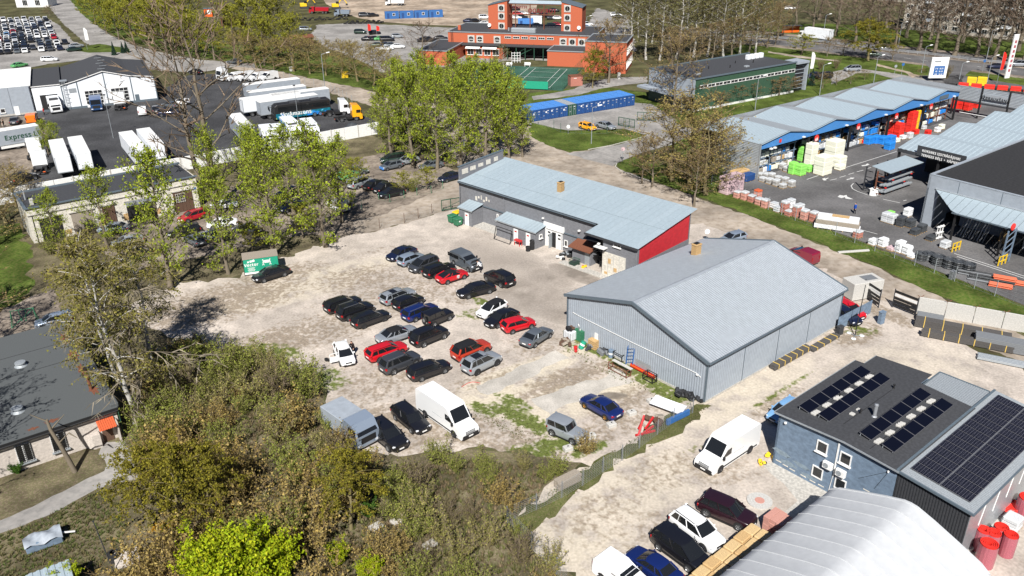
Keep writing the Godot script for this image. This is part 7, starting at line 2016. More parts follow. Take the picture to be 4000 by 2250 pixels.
func depot() -> void:
	var ex := trailer(M.silver_wall, V(-100.81,0.02,-164.35),-140.41,"long grey curtain trailer with lettering at the left edge")
	lettering(ex, "lettering", "Express LV", 0.95, M.dark_green, V(-3.6,2.5,-1.28), V(0,180,0),0.02)
	lettering(ex, "lettering", "Transport & Logistics", 0.34, M.galvanised, V(-3.6,1.75,-1.28), V(0,180,0),0.02)
	part(ex, "underrun_guard", boxm(V(4.2,0.5,0.08)), M.white_paint, V(-1.4,0.75,-1.26))
	trailer(M.white_panel, V(-71.51,0.02,-156.53),-57.89,"white trailer, left of the pair in the middle of the truck yard")
	trailer(M.white_panel, V(-69.02,0.02,-158.71),-58.59,"white trailer, right of the pair in the middle of the truck yard")
	trailer(M.white_panel, V(-82.85,0.02,-151.26),-59.87,"white trailer beside the young poplars, left of two")
	trailer(M.white_panel, V(-80.11,0.02,-153.26),-59.44,"white trailer beside the young poplars, right of two")
	tractor("white", V(-91.85,0,-158.91),112,"white truck tractor behind the lettered trailer")
	tractor("white", V(-86.34,0,-149.85),112,"white truck tractor nearest to the white wall")
	tractor("truck_blue", V(-96.79,0,-197.61),-68,"dark blue truck tractor facing us before the glazed door")
	tractor("white", V(-91.72,0,-198.33),112,"white truck tractor seen from behind before the glazed door")
	box_truck("white", M.white_panel, V(-106.63,0.02,-197.08),-56.89,"white refrigerated truck backed into the dark doorway", 6.5,3.6)
	van("orange", V(-106.5,0,-186.58).x, V(-106.5,0,-186.58).z, 112,4.9,1.95,1.95,3.0,"bright orange van before the pale hall", {"windows": true})
	car("sedan", "grey", V(-109.78,0,-185.43).x, V(-109.78,0,-185.43).z, 112,"dark grey sedan left of the orange van")
	van("white", V(-84.09,0,-192.28).x, V(-84.09,0,-192.28).z, 110,4.5,1.8,1.85,2.7,"white small van right of the truck tractors")
	car("sedan", "grey", V(-81.97,0,-194.51).x, V(-81.97,0,-194.51).z, 115,"grey sedan next to the white small van")
	car("suv", "navy", V(-77.56,0,-190.6).x, V(-77.56,0,-190.6).z, 10,"dark off-roader crosswise under the bare branches")
	car("sedan", "slate", V(-80.03,0,-198.75).x, V(-80.03,0,-198.75).z, 150,"grey car beyond the dark off-roader")
	car("hatch", "white", V(-78.58,0,-201.66).x, V(-78.58,0,-201.66).z, 160,"white hatchback at the edge of the truck yard")
	car("suv", "black", V(-86.37,0,-144.04).x, V(-86.37,0,-144.04).z, 60,"black off-roader behind the white wall")
	car("sedan", "black", V(-87.14,0,-237.77).x, V(-87.14,0,-237.77).z, 150,"black car at the top of the truck yard")
	car("sedan", "slate", V(-80.64,0,-252.44).x, V(-80.64,0,-252.44).z, 160,"dark grey car on the dirt lane")
	far_car("sedan", "silver", V(-141.08,0,-283),40,"silver car right of the dealer's field", "")
	far_car("sedan", "dark_green", V(-138.74,0,-276.52),40,"dark car at the corner of the dealer's field", "")
	far_car("wagon", "white", V(-138.35,0,-259.78),10,"white car alone on the dealer's lane", "")
	far_car("sedan", "lime", V(-142.85,0,-250.89),60,"green car behind the pale hall", "")
	trailer(M.silver_wall, V(-58.06,0.02,-207.77),31.59,"grey trailer farthest of the parallel row by the bus")
	trailer(M.silver_wall, V(-54.8,0.02,-199.51),29.85,"grey trailer second in the parallel row by the bus")
	trailer(M.silver_wall, V(-48.72,0.02,-196.36),30.63,"short grey trailer third in the parallel row by the bus")
	trailer(M.white_panel, V(-54.48,0.02,-192.39),31.22,"short white box left of the short grey trailer")
	trailer(M.silver_wall, V(-50.03,0.02,-189.89),32.56,"grey trailer next to the coach")
	coach(V(-46.76,0.02,-188.13),-149.94)
	var bt := box_truck("white", M.white_panel, V(-45.36,0.02,-172.04),-62.57,"white box truck with a blue picture on its side", 5.4,3.4)
	part(bt, "picture", boxm(V(4.8,1.6,0.02)), M.wrap_blue, V(-1.1,2.2,1.26))
	box_truck("white", M.white_panel, V(-41.08,0.02,-170.78),-66.05,"white box truck right of the one with a picture", 5.4,3.3)
	box_truck("white", M.white_panel, V(-49.12,0.02,-167.69),-68.29,"white box truck half hidden by the poplar crowns, left", 4.2,3.0)
	box_truck("white", M.white_panel, V(-47.07,0.02,-168.09),-66.67,"white box truck half hidden by the poplar crowns, right", 4.2,3.0)
	trailer(M.silver_wall, V(-54.65,0.02,-169.73),-62.59,"white topped trailer standing alone behind the tall bare trees")
	tractor("white", V(-39.25,0,-189.63),20,"white truck tractor beside the yellow one")
	tractor("yellow", V(-35.65,0,-184.71),20,"yellow truck tractor at the right end of the truck yard")
	tractor("white", V(-75.54,0,-229.48),-130,"white truck tractor at the top left of the trailers")
	for k in 4: van("white", V(-73.68,0,-228.97).x + k * 3.1, V(-73.68,0,-228.97).z + k * 0.3,-130,5.2,1.9,2.0 + 0.25 * (k % 2),3.2,["white van next to the far truck tractor", "second white van from the far truck tractor", "third white van from the far truck tractor", "white van at the right end of its row"][k])
	var hp := thing("tarp_heap", "dark tarpaulin heap beside the yellow truck tractor", "heap", V(-33.77,0,-178.32),15)
	part(hp, "sheet", bm(func(b):
		var rows := []
		for i in 8:
			var line := PackedVector3Array()
			for j in 8: line.append(V(i * 0.5 - 1.75, sin(PI * i / 7.0) * sin(PI * j / 7.0) * 1.2 + 0.12 * sin(i * 3.1 + j * 2.0),1.3 - j * 0.38))
			rows.append(line)
		b.grid(rows, true)), M.film_dark)
	# highway lorry
	var hl := trailer(M.white_panel, V(99.11,0.02,-278.68),130.3,"white lorry box rolling along the highway", 9.0)
	cab(hl, paint("white"),3.0,6.6)
	axle(hl, 5.2,0.48,2.5)

func coach(at: Vector3, yaw: float) -> void:
	var o := thing("coach", "black and turquoise tour coach with white lettering", "bus", at, yaw)
	part(o, "body", bm(func(b): b.swept(PackedVector2Array([Vector2(-6.5,0.4), Vector2(-6.5,3.3), Vector2(-6.2,3.6), Vector2(5.6,3.6), Vector2(6.2,3.2), Vector2(6.5,1.8), Vector2(6.5,0.4)]),2.5,0.12)), M.black)
	for s in [-1,1]:
		part(o, "side_panel", boxm(V(12.4,1.15,0.03)), mk("coach_teal", [0.01,0.14,0.2],0.35,1,0.5,3.0), V(-0.1,1.05, s * 1.256))
		part(o, "side_windows", boxm(V(11.6,1.0,0.03)), M.car_glass, V(-0.3,2.55, s * 1.256))
		for k in 14:
			part(o, "splash_print", boxm(V(0.5 + 0.35 * (k % 3),0.22 + 0.12 * (k % 4),0.012)), M.wrap_blue if k % 3 else mk("splash", [0.1,0.45,0.7],0.4), V(5.4 - k * 0.82 if k < 3 or k > 8 else -2.0 - (k - 6) * 0.5,1.0 + 0.32 * sin(k * 2.2), s * 1.276), V(0,0,35 * sin(k * 1.9)))
		lettering(o, "lettering", "SkyAmazons", 0.85, M.white_paint, V(1.6,1.35, s * 1.29), V(0,0 if s > 0 else 180,0),0.01)
		part(o, "mirror", bm(func(b): b.bar(V(6.2,3.1, s * 1.2), V(6.9,3.0, s * 1.4),0.06); b.box(V(6.9,2.6, s * 1.4), V(0.15,0.7,0.25))), M.black)
	part(o, "windshield", bm(func(b): b.quad(V(6.52,1.5,1.1), V(6.52,1.5,-1.1), V(6.2,3.15,-1.1), V(6.2,3.15,1.1))), M.car_glass)
	for x in [-3.4,1.5]: part(o, "roof_unit", cboxm(V(2.2,0.22,1.7),0.08), M.charcoal, V(x, 3.7,0))
	axle(o, 3.9,0.5,2.6)
	axle(o, -2.6,0.5,2.6)
	axle(o, -3.9,0.5,2.6)

func merchant() -> void:
	# row of five gabled sheds on the far side of the yard
	var A := thing("merchant_shed", "row of pale blue gabled storage roofs with bright blue gable boards", "shed", V(42.7,0,-141.0),36)
	var xs := [0.0,13.9,26.8,39.6,52.2,64.8]
	for k in 5:
		var x0: float = xs[k]
		var x1: float = xs[k + 1]
		var xp := (x0 + x1) / 2 + 0.4
		for s in [[x0, xp],[xp, x1]]:
			var left: bool = s[0] == x0
			part(A, "roof_slope", bm(func(b):
				var a := V(s[0],6.1 if left else 7.2,0.3)
				var e := V(s[1],7.2 if left else 6.1,0.3)
				var up := (e - a) / (e - a).length()
				b.corr(a + V(0,0.05,-13.2), V(0,0,1), up, V(-up.y, up.x, 0),13.5,0.5,0.035, flat(0), flat((e - a).length()))), M.blue_tin if left else M.galvanised)
		part(A, "gable_board", bm(func(b):
			b.quad(V(x0,5.2,0.3), V(x1,5.2,0.3), V(x1,6.1,0.3), V(x0,6.1,0.3)); b.tri(V(x0,6.1,0.3), V(x1,6.1,0.3), V(xp, 7.18,0.3))), M.canopy_blue)
		part(A, "gable_trim", bm(func(b): b.bar(V(x0,6.15,0.36), V(xp, 7.25,0.36),0.1,0.14); b.bar(V(xp, 7.25,0.36), V(x1,6.15,0.36),0.1,0.14)), M.trim_slate)
		part(A, "post", boxm(V(0.35,6.1,0.35)), M.black, V(x1,3.05,0.0))
		part(A, "lamp", boxm(V(0.5,0.2,0.4)), M.white_paint, V(x1 - 2.2,5.5,0.5))
		if k > 0:
			var sg := part(A, "bay_sign", boxm(V(1.9,0.9,0.06)), M.charcoal, V(x0 + 1.6,3.9,0.5))
			part(sg, "sign_disc", bm(func(b): b.lathe(V0,[[0.001,0.05],[0.62,0.05],[0.62,0.0]],16, Basis(Vector3.RIGHT, PI / 2))), M.wrap_red, V(0,0.75,0.04))
			lettering(sg, "sign_text", ["", "4A", "3A", "2A", "1A"][k],0.55, M.white_paint, V(0,0.5,0.1), V0,0.02)
		# racks with goods under the roof
		var rk := part(A, "rack", bm(func(b):
			for x in 4:
				for z in [-1.2,-2.4]: b.box(V(x0 + 1.5 + x * 3.4,2.3, z), V(0.12,4.6,0.12))
			for y in [1.4,2.8,4.2]: b.box(V((x0 + x1) / 2, y, -1.2), V(10.6,0.14,0.1)); b.box(V((x0 + x1) / 2, y, -2.4), V(10.6,0.14,0.1))), M.blue_grey if k < 3 else M.rust)
		for y in 3:
			for i in 9:
				rng.seed = k * 100 + y * 10 + i
				if rng.randf() < 0.15: continue
				part(rk, "load", cboxm(V(0.95, rng.randf_range(0.6,1.1),1.1),0.08),[M.wood_pale, M.sack_white, M.plastic_film, M.wood_grey, M.foam_cream, M.wrap_blue][rng.randi() % 6], V(x0 + 1.9 + i * 1.15,0.5 + y * 1.42,-1.8))
	part(A, "rear_wall", boxm(V(65,6.0,0.2)), M.charcoal, V(32.4,3.0,-12.8))
	part(A, "rear_fascia", bm(func(b): b.box(V(32.4,6.4,-13.3), V(66,1.4,0.15)); b.box(V(65.2,6.4,-6.5), V(0.15,1.4,13.5))), M.steel)
	part(A, "end_wall", bm(func(b): b.corr(V(-0.1,0,-9.6), Vector3.UP, V(0,0,1), V(-1,0,0),6.2,0.28,0.05, flat(0), flat(9.9))), M.silver_sheet)
	part(A, "end_trim", boxm(V(0.25,6.3,0.2)), M.steel, V(-0.05,3.15,0.35))
	part(A, "shed_floor", boxm(V(64.6,0.06,12.4)), M.asphalt_dark, V(32.4,0.05,-6.5))
	for q in [[2.6,"bay camera"],[3.6,""]]: part(A, "flood_lamp", boxm(V(0.5,0.25,0.4)), M.white_paint, V(q[0],5.0,0.6))
	part(A, "no_entry_sign", boxm(V(0.6,0.6,0.04)), M.wrap_red, V(5.2,5.9,0.36))
	part(A, "shop_board", boxm(V(3.4,0.8,0.05)), M.trim_slate, V(58.6,5.9,0.4))
	# opposite roofs, sign board towards us
	var B := thing("merchant_canopy", "pale blue ribbed canopy roofs across the merchant's yard with a black sign board", "canopy", V(66,0,-139.2),36)
	for k in 4:
		var x0 := k * 12.9
		for s in [[x0, x0 + 6.4,5.6,7.0],[x0 + 6.4, x0 + 12.9,7.0,5.6]]:
			part(B, "roof_slope", bm(func(b):
				var a := V(s[0], s[2],22.0)
				var e := V(s[1], s[3],22.0)
				var up := (e - a) / (e - a).length()
				b.corr(a + V(0,0.05,-22.3), V(0,0,1), up, V(-up.y, up.x, 0),22.3,0.9,0.06, flat(0), flat((e - a).length()))), M.blue_tin if s[2] < 6 else M.blue_tin_pale)
		for z in [0.0,7.0,14.0,21.0]: part(B, "post", boxm(V(0.35,5.5,0.35)), M.black, V(x0 + 0.3,2.75, z))
	part(B, "eave_beam", bm(func(b): b.box(V(0,5.35,11), V(0.3,0.5,22.4)); b.box(V(26,5.3,0), V(52,0.4,0.3))), M.charcoal)
	part(B, "back_wall", boxm(V(0.3,5.4,21)), M.black, V(9.0,2.7,11))
	var sb := part(B, "sign_board", boxm(V(0.12,1.6,8.2)), M.charcoal, V(-0.3,6.2,7.4))
	lettering(sb, "sign_text", "KOKSNES IZSTRĀDĀJUMI", 0.4, M.white_paint, V(-0.08,0.12,0), V(0,-90,0),0.02)
	lettering(sb, "sign_text", "TERASES DĒĻI  •  KĀPNES", 0.4, M.white_paint, V(-0.08,-0.62,0), V(0,-90,0),0.02)
	# dark flat roofed store with its own canopy
	var C := thing("merchant_store", "grey merchant's store with black flat roof and sloping front canopy", "store", V(61.5,0,-118.7),37.5)
	part(C, "front_wall", bm(func(b): b.box(V(0.15,6.8,17), V(0.3,2.0,34)); b.box(V(0.15,2.9,0.8), V(0.3,5.8,1.6)); b.box(V(4.0,2.9,19), V(0.3,5.8,30)); b.box(V(2,2.9,1.7), V(4,5.8,0.2))), M.silver_wall)
	for k in 5: part(C, "panel_joint", boxm(V(0.04,1.9,0.06)), M.trim_slate, V(-0.01,6.8,4.5 + k * 6))
	part(C, "side_wall", boxm(V(32,7.7,0.3)), M.silver_wall, V(16,3.85,0.15))
	var cr := part(C, "roof", boxm(V(32,0.12,34)), M.bitumen_black, V(16.2,7.55,17.2))
	part(cr, "coping", bm(func(b): b.box(V(-16.0,0.2,0), V(0.4,0.16,34.3)); b.box(V(0,0.2,-17.0), V(32,0.16,0.4))), M.silver_wall)
	for q in [[4.0,5.0],[8.5,9.0]]: part(cr, "roof_joint", boxm(V(20,0.02,0.06)), M.charcoal, V(q[0] - 8,0.075, q[1] - 14))
	part(cr, "roof_dome", cboxm(V(1.0,0.5,0.8),0.15), M.galvanised, V(0.5,0.3,-8))
	part(C, "canopy", bm(func(b):
		for k in 30:
			var z0 := 1.4 + k * 1.1
			var x0 := -minf(3.8, (z0 - 1.4) * 0.8)
			var x1 := -minf(3.8, (z0 + 1.1 - 1.4) * 0.8)
			b.quad(V(-0.1,5.8, z0), V(x0 - 0.1,5.8 + x0 * 0.35, z0), V(x1 - 0.1,5.8 + x1 * 0.35, z0 + 1.05), V(-0.1,5.8, z0 + 1.05))
			b.quad(V(-0.1,5.86, z0 + 1.0), V(x1 - 0.1,5.86 + x1 * 0.35, z0 + 1.0), V(x1 - 0.1,5.86 + x1 * 0.35, z0 + 1.1), V(-0.1,5.86, z0 + 1.1))), M.blue_tin)
	part(C, "canopy_flashing", boxm(V(0.12,0.14,33)), M.silver_sheet, V(-0.08,5.9,17.8))
	part(C, "canopy_gutter", boxm(V(0.15,0.16,28)), M.trim_slate, V(-3.95,4.42,20))
	for z in [6.4,13.0,20.0,27.0]: part(C, "canopy_post", boxm(V(0.25,4.5,0.25)), M.black, V(-3.4,2.2, z))
	for k in 10: part(C, "stored_profile", bm(func(b): b.bar(V(-0.5,0.1,6.0 + k * 0.4), V(0.8,4.4,6.6 + k * 0.4),0.12)), M.steel if k % 3 else M.pipe_grey)
	for k in 14:
		rng.seed = 300 + k
		part(C, "stored_goods", cboxm(V(1.3, rng.randf_range(0.8,2.6),1.4),0.1),[M.wood_pale, M.film_dark, M.plastic_film, M.wood_grey][k % 4], V(2.2,0.8,11.5 + k * 1.6))
	# exit portal of ribbed silver boards
	var D := thing("exit_portal", "ribbed silver portal board over the yard exit, with lettering", "portal", V(97.3,0,-184.4),-50)
	for k in 3:
		part(D, "board", bm(func(b): b.corr(V(k * 5.6 + 0.15,3.4,0), Vector3.UP, V(1,0,0), Vector3.BACK, 3.0,0.3,0.06, flat(0), flat(5.3))), M.silver_sheet)
		part(D, "post", boxm(V(0.3,6.6,0.3)), M.black, V(k * 5.6,3.3,0.05))
	var ds := part(D, "sign_board", boxm(V(4.6,1.1,0.08)), M.silver_sheet, V(8.6,4.9,0.3))
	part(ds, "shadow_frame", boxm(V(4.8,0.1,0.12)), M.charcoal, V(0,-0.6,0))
	lettering(ds, "sign_text", "IZBRAUKŠANA", 0.6, M.black, V(0,-0.3,0.06), V0,0.02)
	part(D, "beam", boxm(V(16.8,0.3,0.3)), M.charcoal, V(8.4,3.2,0))
	part(D, "barrier", boxm(V(6.5,0.12,0.1)), M.white_paint, V(5.5,1.0,1.2))
	# white opening-hours pylon and tall signs
	var py := thing("hours_pylon", "white pylon with a blue opening hours panel behind the blue roofs", "sign", V(109.4,0,-217.89),0)
	part(py, "board", cboxm(V(4.4,5.2,0.5),0.05), M.white_paint, V(0,3.4,0))
	part(py, "hours_panel", boxm(V(2.7,2.3,0.04)), M.blue_paint, V(0.1,2.7,0.26))
	for k in 3: lettering(py, "hours_text", ["I-V   8-21", "VI   9-19", "VII   9-18"][k],0.36, M.white_paint, V(0.1,3.2 - k * 0.72,0.3), V0,0.02)
	part(py, "logo", boxm(V(1.6,0.4,0.04)), M.galvanised, V(-0.6,5.0,0.26))
	# cantilever racks in the middle of the yard
	for q in [[V(59.6,0,-131.4),"grey steel profiles", "rack of long grey steel profiles under a sheet roof in the yard"],[V(58.8,0,-134.0),"", "empty dark rack frame beside the white counter in the yard"]]:
		var r := thing("cantilever_rack", q[2],"rack", q[0],36)
		for x in [0.0,3.0,6.0,9.0]: part(r, "upright", bm(func(b):
			b.box(V(x, 2.1,0), V(0.18,4.2,0.18))
			for y in [0.5,1.5,2.5,3.5]: b.box(V(x, y, 0.6), V(0.1,0.1,1.2))), M.rust if q[1] else M.charcoal)
		if q[1]:
			for y in 4:
				for z in 3: part(r, "profile_bundle", cboxm(V(8.0 - y * 0.7,0.28,0.34),0.04), M.galvanised if y < 3 else M.pipe_grey, V(4.5 + 0.3 * z, 0.7 + y, 0.3 + z * 0.38))
			part(r, "sheet_roof", bm(func(b): b.box(V(4.6,4.6,0.6), V(9.6,0.08,3.4), Basis(Vector3.RIGHT, 0.12))), M.blue_tin)
			for k in 5: part(r, "marker", boxm(V(0.25,0.12,0.3)), M.wrap_red, V(1.0 + k * 1.8,1.45 + (k % 3),1.2))
	var wc := thing("white_counter", "low curved white counter at the foot of the racks", "counter", V(59.63,0,-132.06),36)
	part(wc, "shell", bm(func(b):
		for i in 12: b.quad(V(cos(PI * i / 12) * 0.9,0, sin(PI * i / 12) * 0.9), V(cos(PI * (i + 1) / 12) * 0.9,0, sin(PI * (i + 1) / 12) * 0.9), V(cos(PI * (i + 1) / 12) * 0.9,1.1, sin(PI * (i + 1) / 12) * 0.9), V(cos(PI * i / 12) * 0.9,1.1, sin(PI * i / 12) * 0.9))), M.white_paint)
	part(wc, "top", boxm(V(1.8,0.06,0.9)), M.white_paint, V(0,1.1,0.2))

# goods on a pallet: layers of packed pieces under an optional film
func pack(called: String, label: String, at: Vector3, turn: float, s: Vector3, m: Material, layers := 4, top: Material = null, group := "") -> Node3D:
	var o := thing(called, label, "pallet goods", at, turn, group)
	var key := "palette%.1f%.1f" % [s.x, s.z]
	if not cache.has(key):
		cache[key] = bm(func(b):
			for k in 4: b.box(V(0,0.12,-s.z / 2 + s.z * (k + 0.5) / 4), V(s.x, 0.03, s.z / 5.5))
			for k in 3: b.box(V(-s.x * 0.42 + k * s.x * 0.42,0.05,0), V(0.1,0.1, s.z)))
	part(o, "pallet", cache[key], M.pallet_wood)
	var h := (s.y - 0.14) / layers
	for k in layers:
		part(o, "layer", cboxm(V(s.x - 0.04 - 0.03 * (k % 2), h - 0.02, s.z - 0.04 - 0.03 * ((k + 1) % 2)), minf(0.09, h * 0.3)), m if k < layers - 1 or top == null else top, V(0.02 * sin(k * 2.3),0.14 + h * (k + 0.5),0.02 * cos(k * 3.1)))
	return o

func goods() -> void:
	# along the fence, from the far end towards the right edge
	var bag := func(label: String, at: Vector3, n: int, m: Material, turn: float) -> void:
		var o := thing("sack_stack", label, "sacks", at, turn)
		part(o, "pallet", boxm(V(1.2,0.14,1.0)), M.pallet_wood, V(0,0.07,0))
		for k in n:
			for j in 2: part(o, "sack", cboxm(V(0.6,0.19,0.98),0.08), m, V(-0.3 + j * 0.6 + 0.03 * sin(k * 2.0),0.24 + k * 0.19,0.03 * cos(k * 1.7)), V(0,4 * sin(k * 3.0),0))
	pack("wrapped_rolls", "large block of pink wrapped rolls at the fence corner", V(36.74,0,-134.11),36, V(4.2,3.0,2.0), M.wrap_pink, 6)
	var bp := [["w", 2265,540,"pale brick pallet next to the pink rolls"],["w", 2335,560,"second pale brick pallet from the pink rolls"],["r", 2405,580,"brick pallet wrapped in red film near the pink rolls"],["o", 2470,545,"pallet with orange top behind the brick row"],["w", 2480,610,"brick pallet left of the low grey blocks"],["w", 2540,640,"brick pallet before the low grey blocks"]]
	var at1 := P2([37.1,-131.1,38,-130.1,38.9,-129.1,40.3,-130.8,39.7,-127.7,40.3,-126.3])
	for k in 6: pack("brick_pallet", bp[k][3], V(at1[k].x, 0.02, at1[k].y),36, V(1.1,1.5 if k % 2 else 1.2,1.1), M.brick_pack_pale if k != 2 else M.brick_pack, 5, M.pipe_orange if k == 3 else M.plastic_film)
	var at2 := P2([41.7,-126.3,41.8,-124.5,42.7,-124,44.3,-126.2,43,-122.7,44,-122.2,45,-123.9,44.8,-120.9,45.9,-120,50.2,-113.5])
	var l2 := ["white topped low pack left of the tall brick pallets", "grey film pack before the tall brick pallets", "tall brick pallet with white film on top", "white block pallet behind the tall brick pallet", "low brick pallet in a white wrapping", "tall brick pallet in the middle of three", "white topped pallet behind the middle brick pallet", "brick pallet under clear film", "red brick pallet left of the white timber pack", "red pack right of the white timber pack"]
	for k in 10: pack("brick_pallet", l2[k], V(at2[k].x, 0.02, at2[k].y),36, V(1.15,[0.9,0.9,2.0,1.5,0.9,2.0,1.5,1.7,1.7,1.1][k],1.1),[M.sack_white, M.plastic_film, M.brick_pack, M.sack_white, M.brick_pack, M.brick_pack, M.sack_white, M.brick_pack_pale, M.brick_pack, M.brick_pack][k],5, M.plastic_film)
	var tp := thing("timber_pack", "long white wrapped timber pack along the merchant's fence", "timber", V(48.31,0,-116.67),-26)
	for k in 3: part(tp, "bundle", cboxm(V(6.4 - k * 0.3,0.62,1.5),0.05),[M.sack_white, M.wood_grey, M.sack_white][k], V(0,0.5 + k * 0.66,0))
	part(tp, "bearers", bm(func(b):
		for x in [-2.6,-0.8,0.9,2.6]: b.box(V(x, 0.1,0), V(0.14,0.18,1.5))), M.pallet_wood)
	part(tp, "loose_film", boxm(V(2.4,0.05,1.0)), M.wood_pale, V(0.3,2.2,0.1))
	var at3 := P2([51.4,-110.8,52.5,-110.1,54,-108.1,54.7,-107.3,53.2,-108.8,54.9,-106.1])
	var l3 := ["low stack of white sacks, farthest of the sack row", "stack of white sacks second in the row", "tallest stack of white sacks with a tipped sack on top", "big white bulk bag beside the tallest sack stack", "low red and white sacks between two sack stacks", "flat white sacks at the right end of the sack row"]
	for k in 6: bag.call(l3[k], V(at3[k].x, 0.02, at3[k].y),[4,6,8,6,2,2][k], M.sack_white if k != 4 else M.wrap_pink, 30.0)
	var at4 := P2([55.9,-105.4,56.8,-105.4,57.3,-103.7,58.3,-102.7,59.1,-101.9,60.1,-101.1])
	var l4 := ["black fittings in clear bags, first after the sacks", "grey barrels in film next to the fittings", "wrapped black pipe coil, left of four", "wrapped black pipe coil, second of four", "wrapped black pipe coil, third of four", "wrapped black pipe coil, right of four"]
	for k in 6: coil(l4[k], V(at4[k].x, 0.02, at4[k].y),0.75,1.3 if k > 1 else 1.0, M.pipe_black if k != 1 else M.pipe_grey, M.film_dark)
	for q in [[V(61.06,0,-99.78),"bundle of black pipes lying along the fence", 8],[V(61.41,0,-97.94),"second bundle of black pipes nearer the edge", 6]]:
		var o := thing("pipe_bundle", q[1],"pipes", q[0],-30)
		for k in q[2]: part(o, "pipe", bm(func(b): b.tube(V(-2.6,0,0), V(2.6,0,0),0.13,0.13,8, true)), M.pipe_black if k % 3 else M.pipe_grey, V(0.1 * (k % 3),0.15 + int(k / 4.0) * 0.24, (k % 4) * 0.28 - 0.4))
	for q in [[V(62.95,0,-97.6),"stack of orange drain pipes at the lower right fence", 16],[V(61.9,0,-96.45),"low orange drain pipes at the fence's near end", 8],[V(64.83,0,-96.96),"orange drain pipes cut by the right edge", 8]]:
		var o := thing("drain_pipes", q[1],"pipes", q[0],-30)
		for k in q[2]: part(o, "pipe", bm(func(b): b.tube(V(-1.3,0,0), V(1.3,0,0),0.11,0.11,8, true)), M.pipe_orange, V(0.06 * (k % 3),0.14 + int(k / 4.0) * 0.23, (k % 4) * 0.24 - 0.4))
	# the middle of the yard
	var fm := [["foam_green", V(49.83,0,-143.29),1.2,2.2,"green foam pack leftmost of the green ones"],["foam_green", V(50.97,0,-142.62),1.4,2.0,"green foam pack in front with a small pallet beside it"],["foam_green", V(53.88,0,-150.97),1.3,2.8,"tall green foam pack with a rounded top"],["foam_green", V(53.09,0,-144.42),1.2,1.2,"low green foam pack right of the tall one"],["foam_cream", V(54.74,0,-148.91),1.6,4.0,"tall cream foam block, leftmost"],["foam_cream", V(54.99,0,-143.1),2.2,3.4,"tall cream foam block in front, nearest the white line"],["foam_cream", V(59.58,0,-150.75),2.4,4.0,"tallest cream foam block at the back"],["foam_cream", V(59.18,0,-146.76),1.8,2.2,"cream foam block right of the front one"],["foam_cream", V(58.93,0,-145.48),1.4,1.0,"low cream foam slabs by the white line"],["foam_cream", V(59.77,0,-158.59),1.6,1.6,"cream foam block behind at the racks"]]
	for q in fm: pack("foam_pack", q[4], q[1],36, V(q[2] * 1.2, q[3], q[2]), M[q[0]],4)
	var gp := P2([43.8,-141.7,44.6,-141,45.3,-140.4,46.3,-139.8,47.1,-138.5,47.5,-136.2,43.5,-139.3,44.3,-138.1,45.1,-136.9,45.9,-135.7,49.2,-144.6,48.8,-145.9])
	for k in 12: pack("paver_pallet", "low pallet of grey pavers before the left shed, %s in its row" % (rank(k) if k < 6 else ["first behind", "second behind", "third behind", "fourth behind", "last but one behind", "last behind"][k - 6]), V(gp[k].x, 0.02, gp[k].y),36, V(1.1,0.8 + 0.2 * (k % 3),1.0), M.block_grey, 4, M.plastic_film, "grey paver pallets before the left shed")
	var bl := [["wrap_blue", V(70.28,0,-161.41),"blue wrapped pallet, leftmost of the blue row"],["wrap_blue", V(71.87,0,-161.98),"blue wrapped pallet, second of the blue row"],["wrap_blue", V(72.97,0,-161.3),"blue wrapped pallet, third of the blue row"],["wrap_blue", V(74.66,0,-161.86),"blue wrapped pallet at the end of the blue row"],["wrap_blue", V(72.69,0,-157.49),"single blue wrapped pallet nearer to us"]]
	for q in bl: pack("blue_pallet", q[2], q[1],36, V(1.9,1.6,1.4), M[q[0]],3)
	var rd := [[V(77,0,-166.84),3.0,"red wrapped stack left of two twins"],[V(77.82,0,-165.69),3.0,"red wrapped stack right of two twins"],[V(81.92,0,-169.65),4.4,"tallest red wrapped stack beside the yellow one"],[V(100.5,0,-189.12),3.0,"red stack left under the exit portal"],[V(101.6,0,-188.6),3.2,"red stack in the middle under the exit portal"],[V(102.36,0,-187.18),3.2,"red stack second from right under the exit portal"],[V(105.34,0,-189.36),2.6,"red stack at the right under the exit portal"]]
	for q in rd: pack("red_stack", q[2], q[0],36, V(1.9, q[1],1.4), M.wrap_red, 6)
	pack("yellow_stack", "yellow wrapped stack behind the tallest red one", V(83.38,0,-171.13),36, V(1.3,4.2,1.2), M.yellow_paint, 5)
	for k in 8: pack("barrier_block", "red plastic barrier block behind the exit portal, " + rank(k), V(112.51,0,-210.12) + V(k * 2.6,0, k * 1.2),-28, V(2.4,1.2,0.9), M.wrap_red, 2, null, "red barrier blocks behind the portal")
	for k in 2: pack("yellow_crate", ["yellow crate stack behind the red barriers, left", "yellow crate stack behind the red barriers, right"][k], V(115.29,0,-212.25) + V(k * 2.6,0,0.4),-28, V(2.2,2.2,1.0), M.yellow_paint, 3)
	var rm := P2([78.3,-164.6,82.4,-168.1,79.8,-164.9,76.2,-162.5,87.4,-169.4,84.1,-166.5,85.6,-171.8,89.3,-171.7,68.7,-162.8,69.4,-162.1])
	for k in 10: pack("mixed_pallet", "small pallet of %s goods in the upper yard, near its %s" % [["white", "red", "filmed", "cream"][k % 4],["red stack", "yellow stack", "middle", "blue row", "exit side", "far lane", "tall racks", "barrier", "left bay", "third bay"][k]], V(rm[k].x, 0.02, rm[k].y),30, V(1.2,0.8 + 0.25 * (k % 3),1.0),[M.sack_white, M.wrap_red, M.plastic_film, M.foam_cream][k % 4],3, null, "mixed pallets in the upper yard")
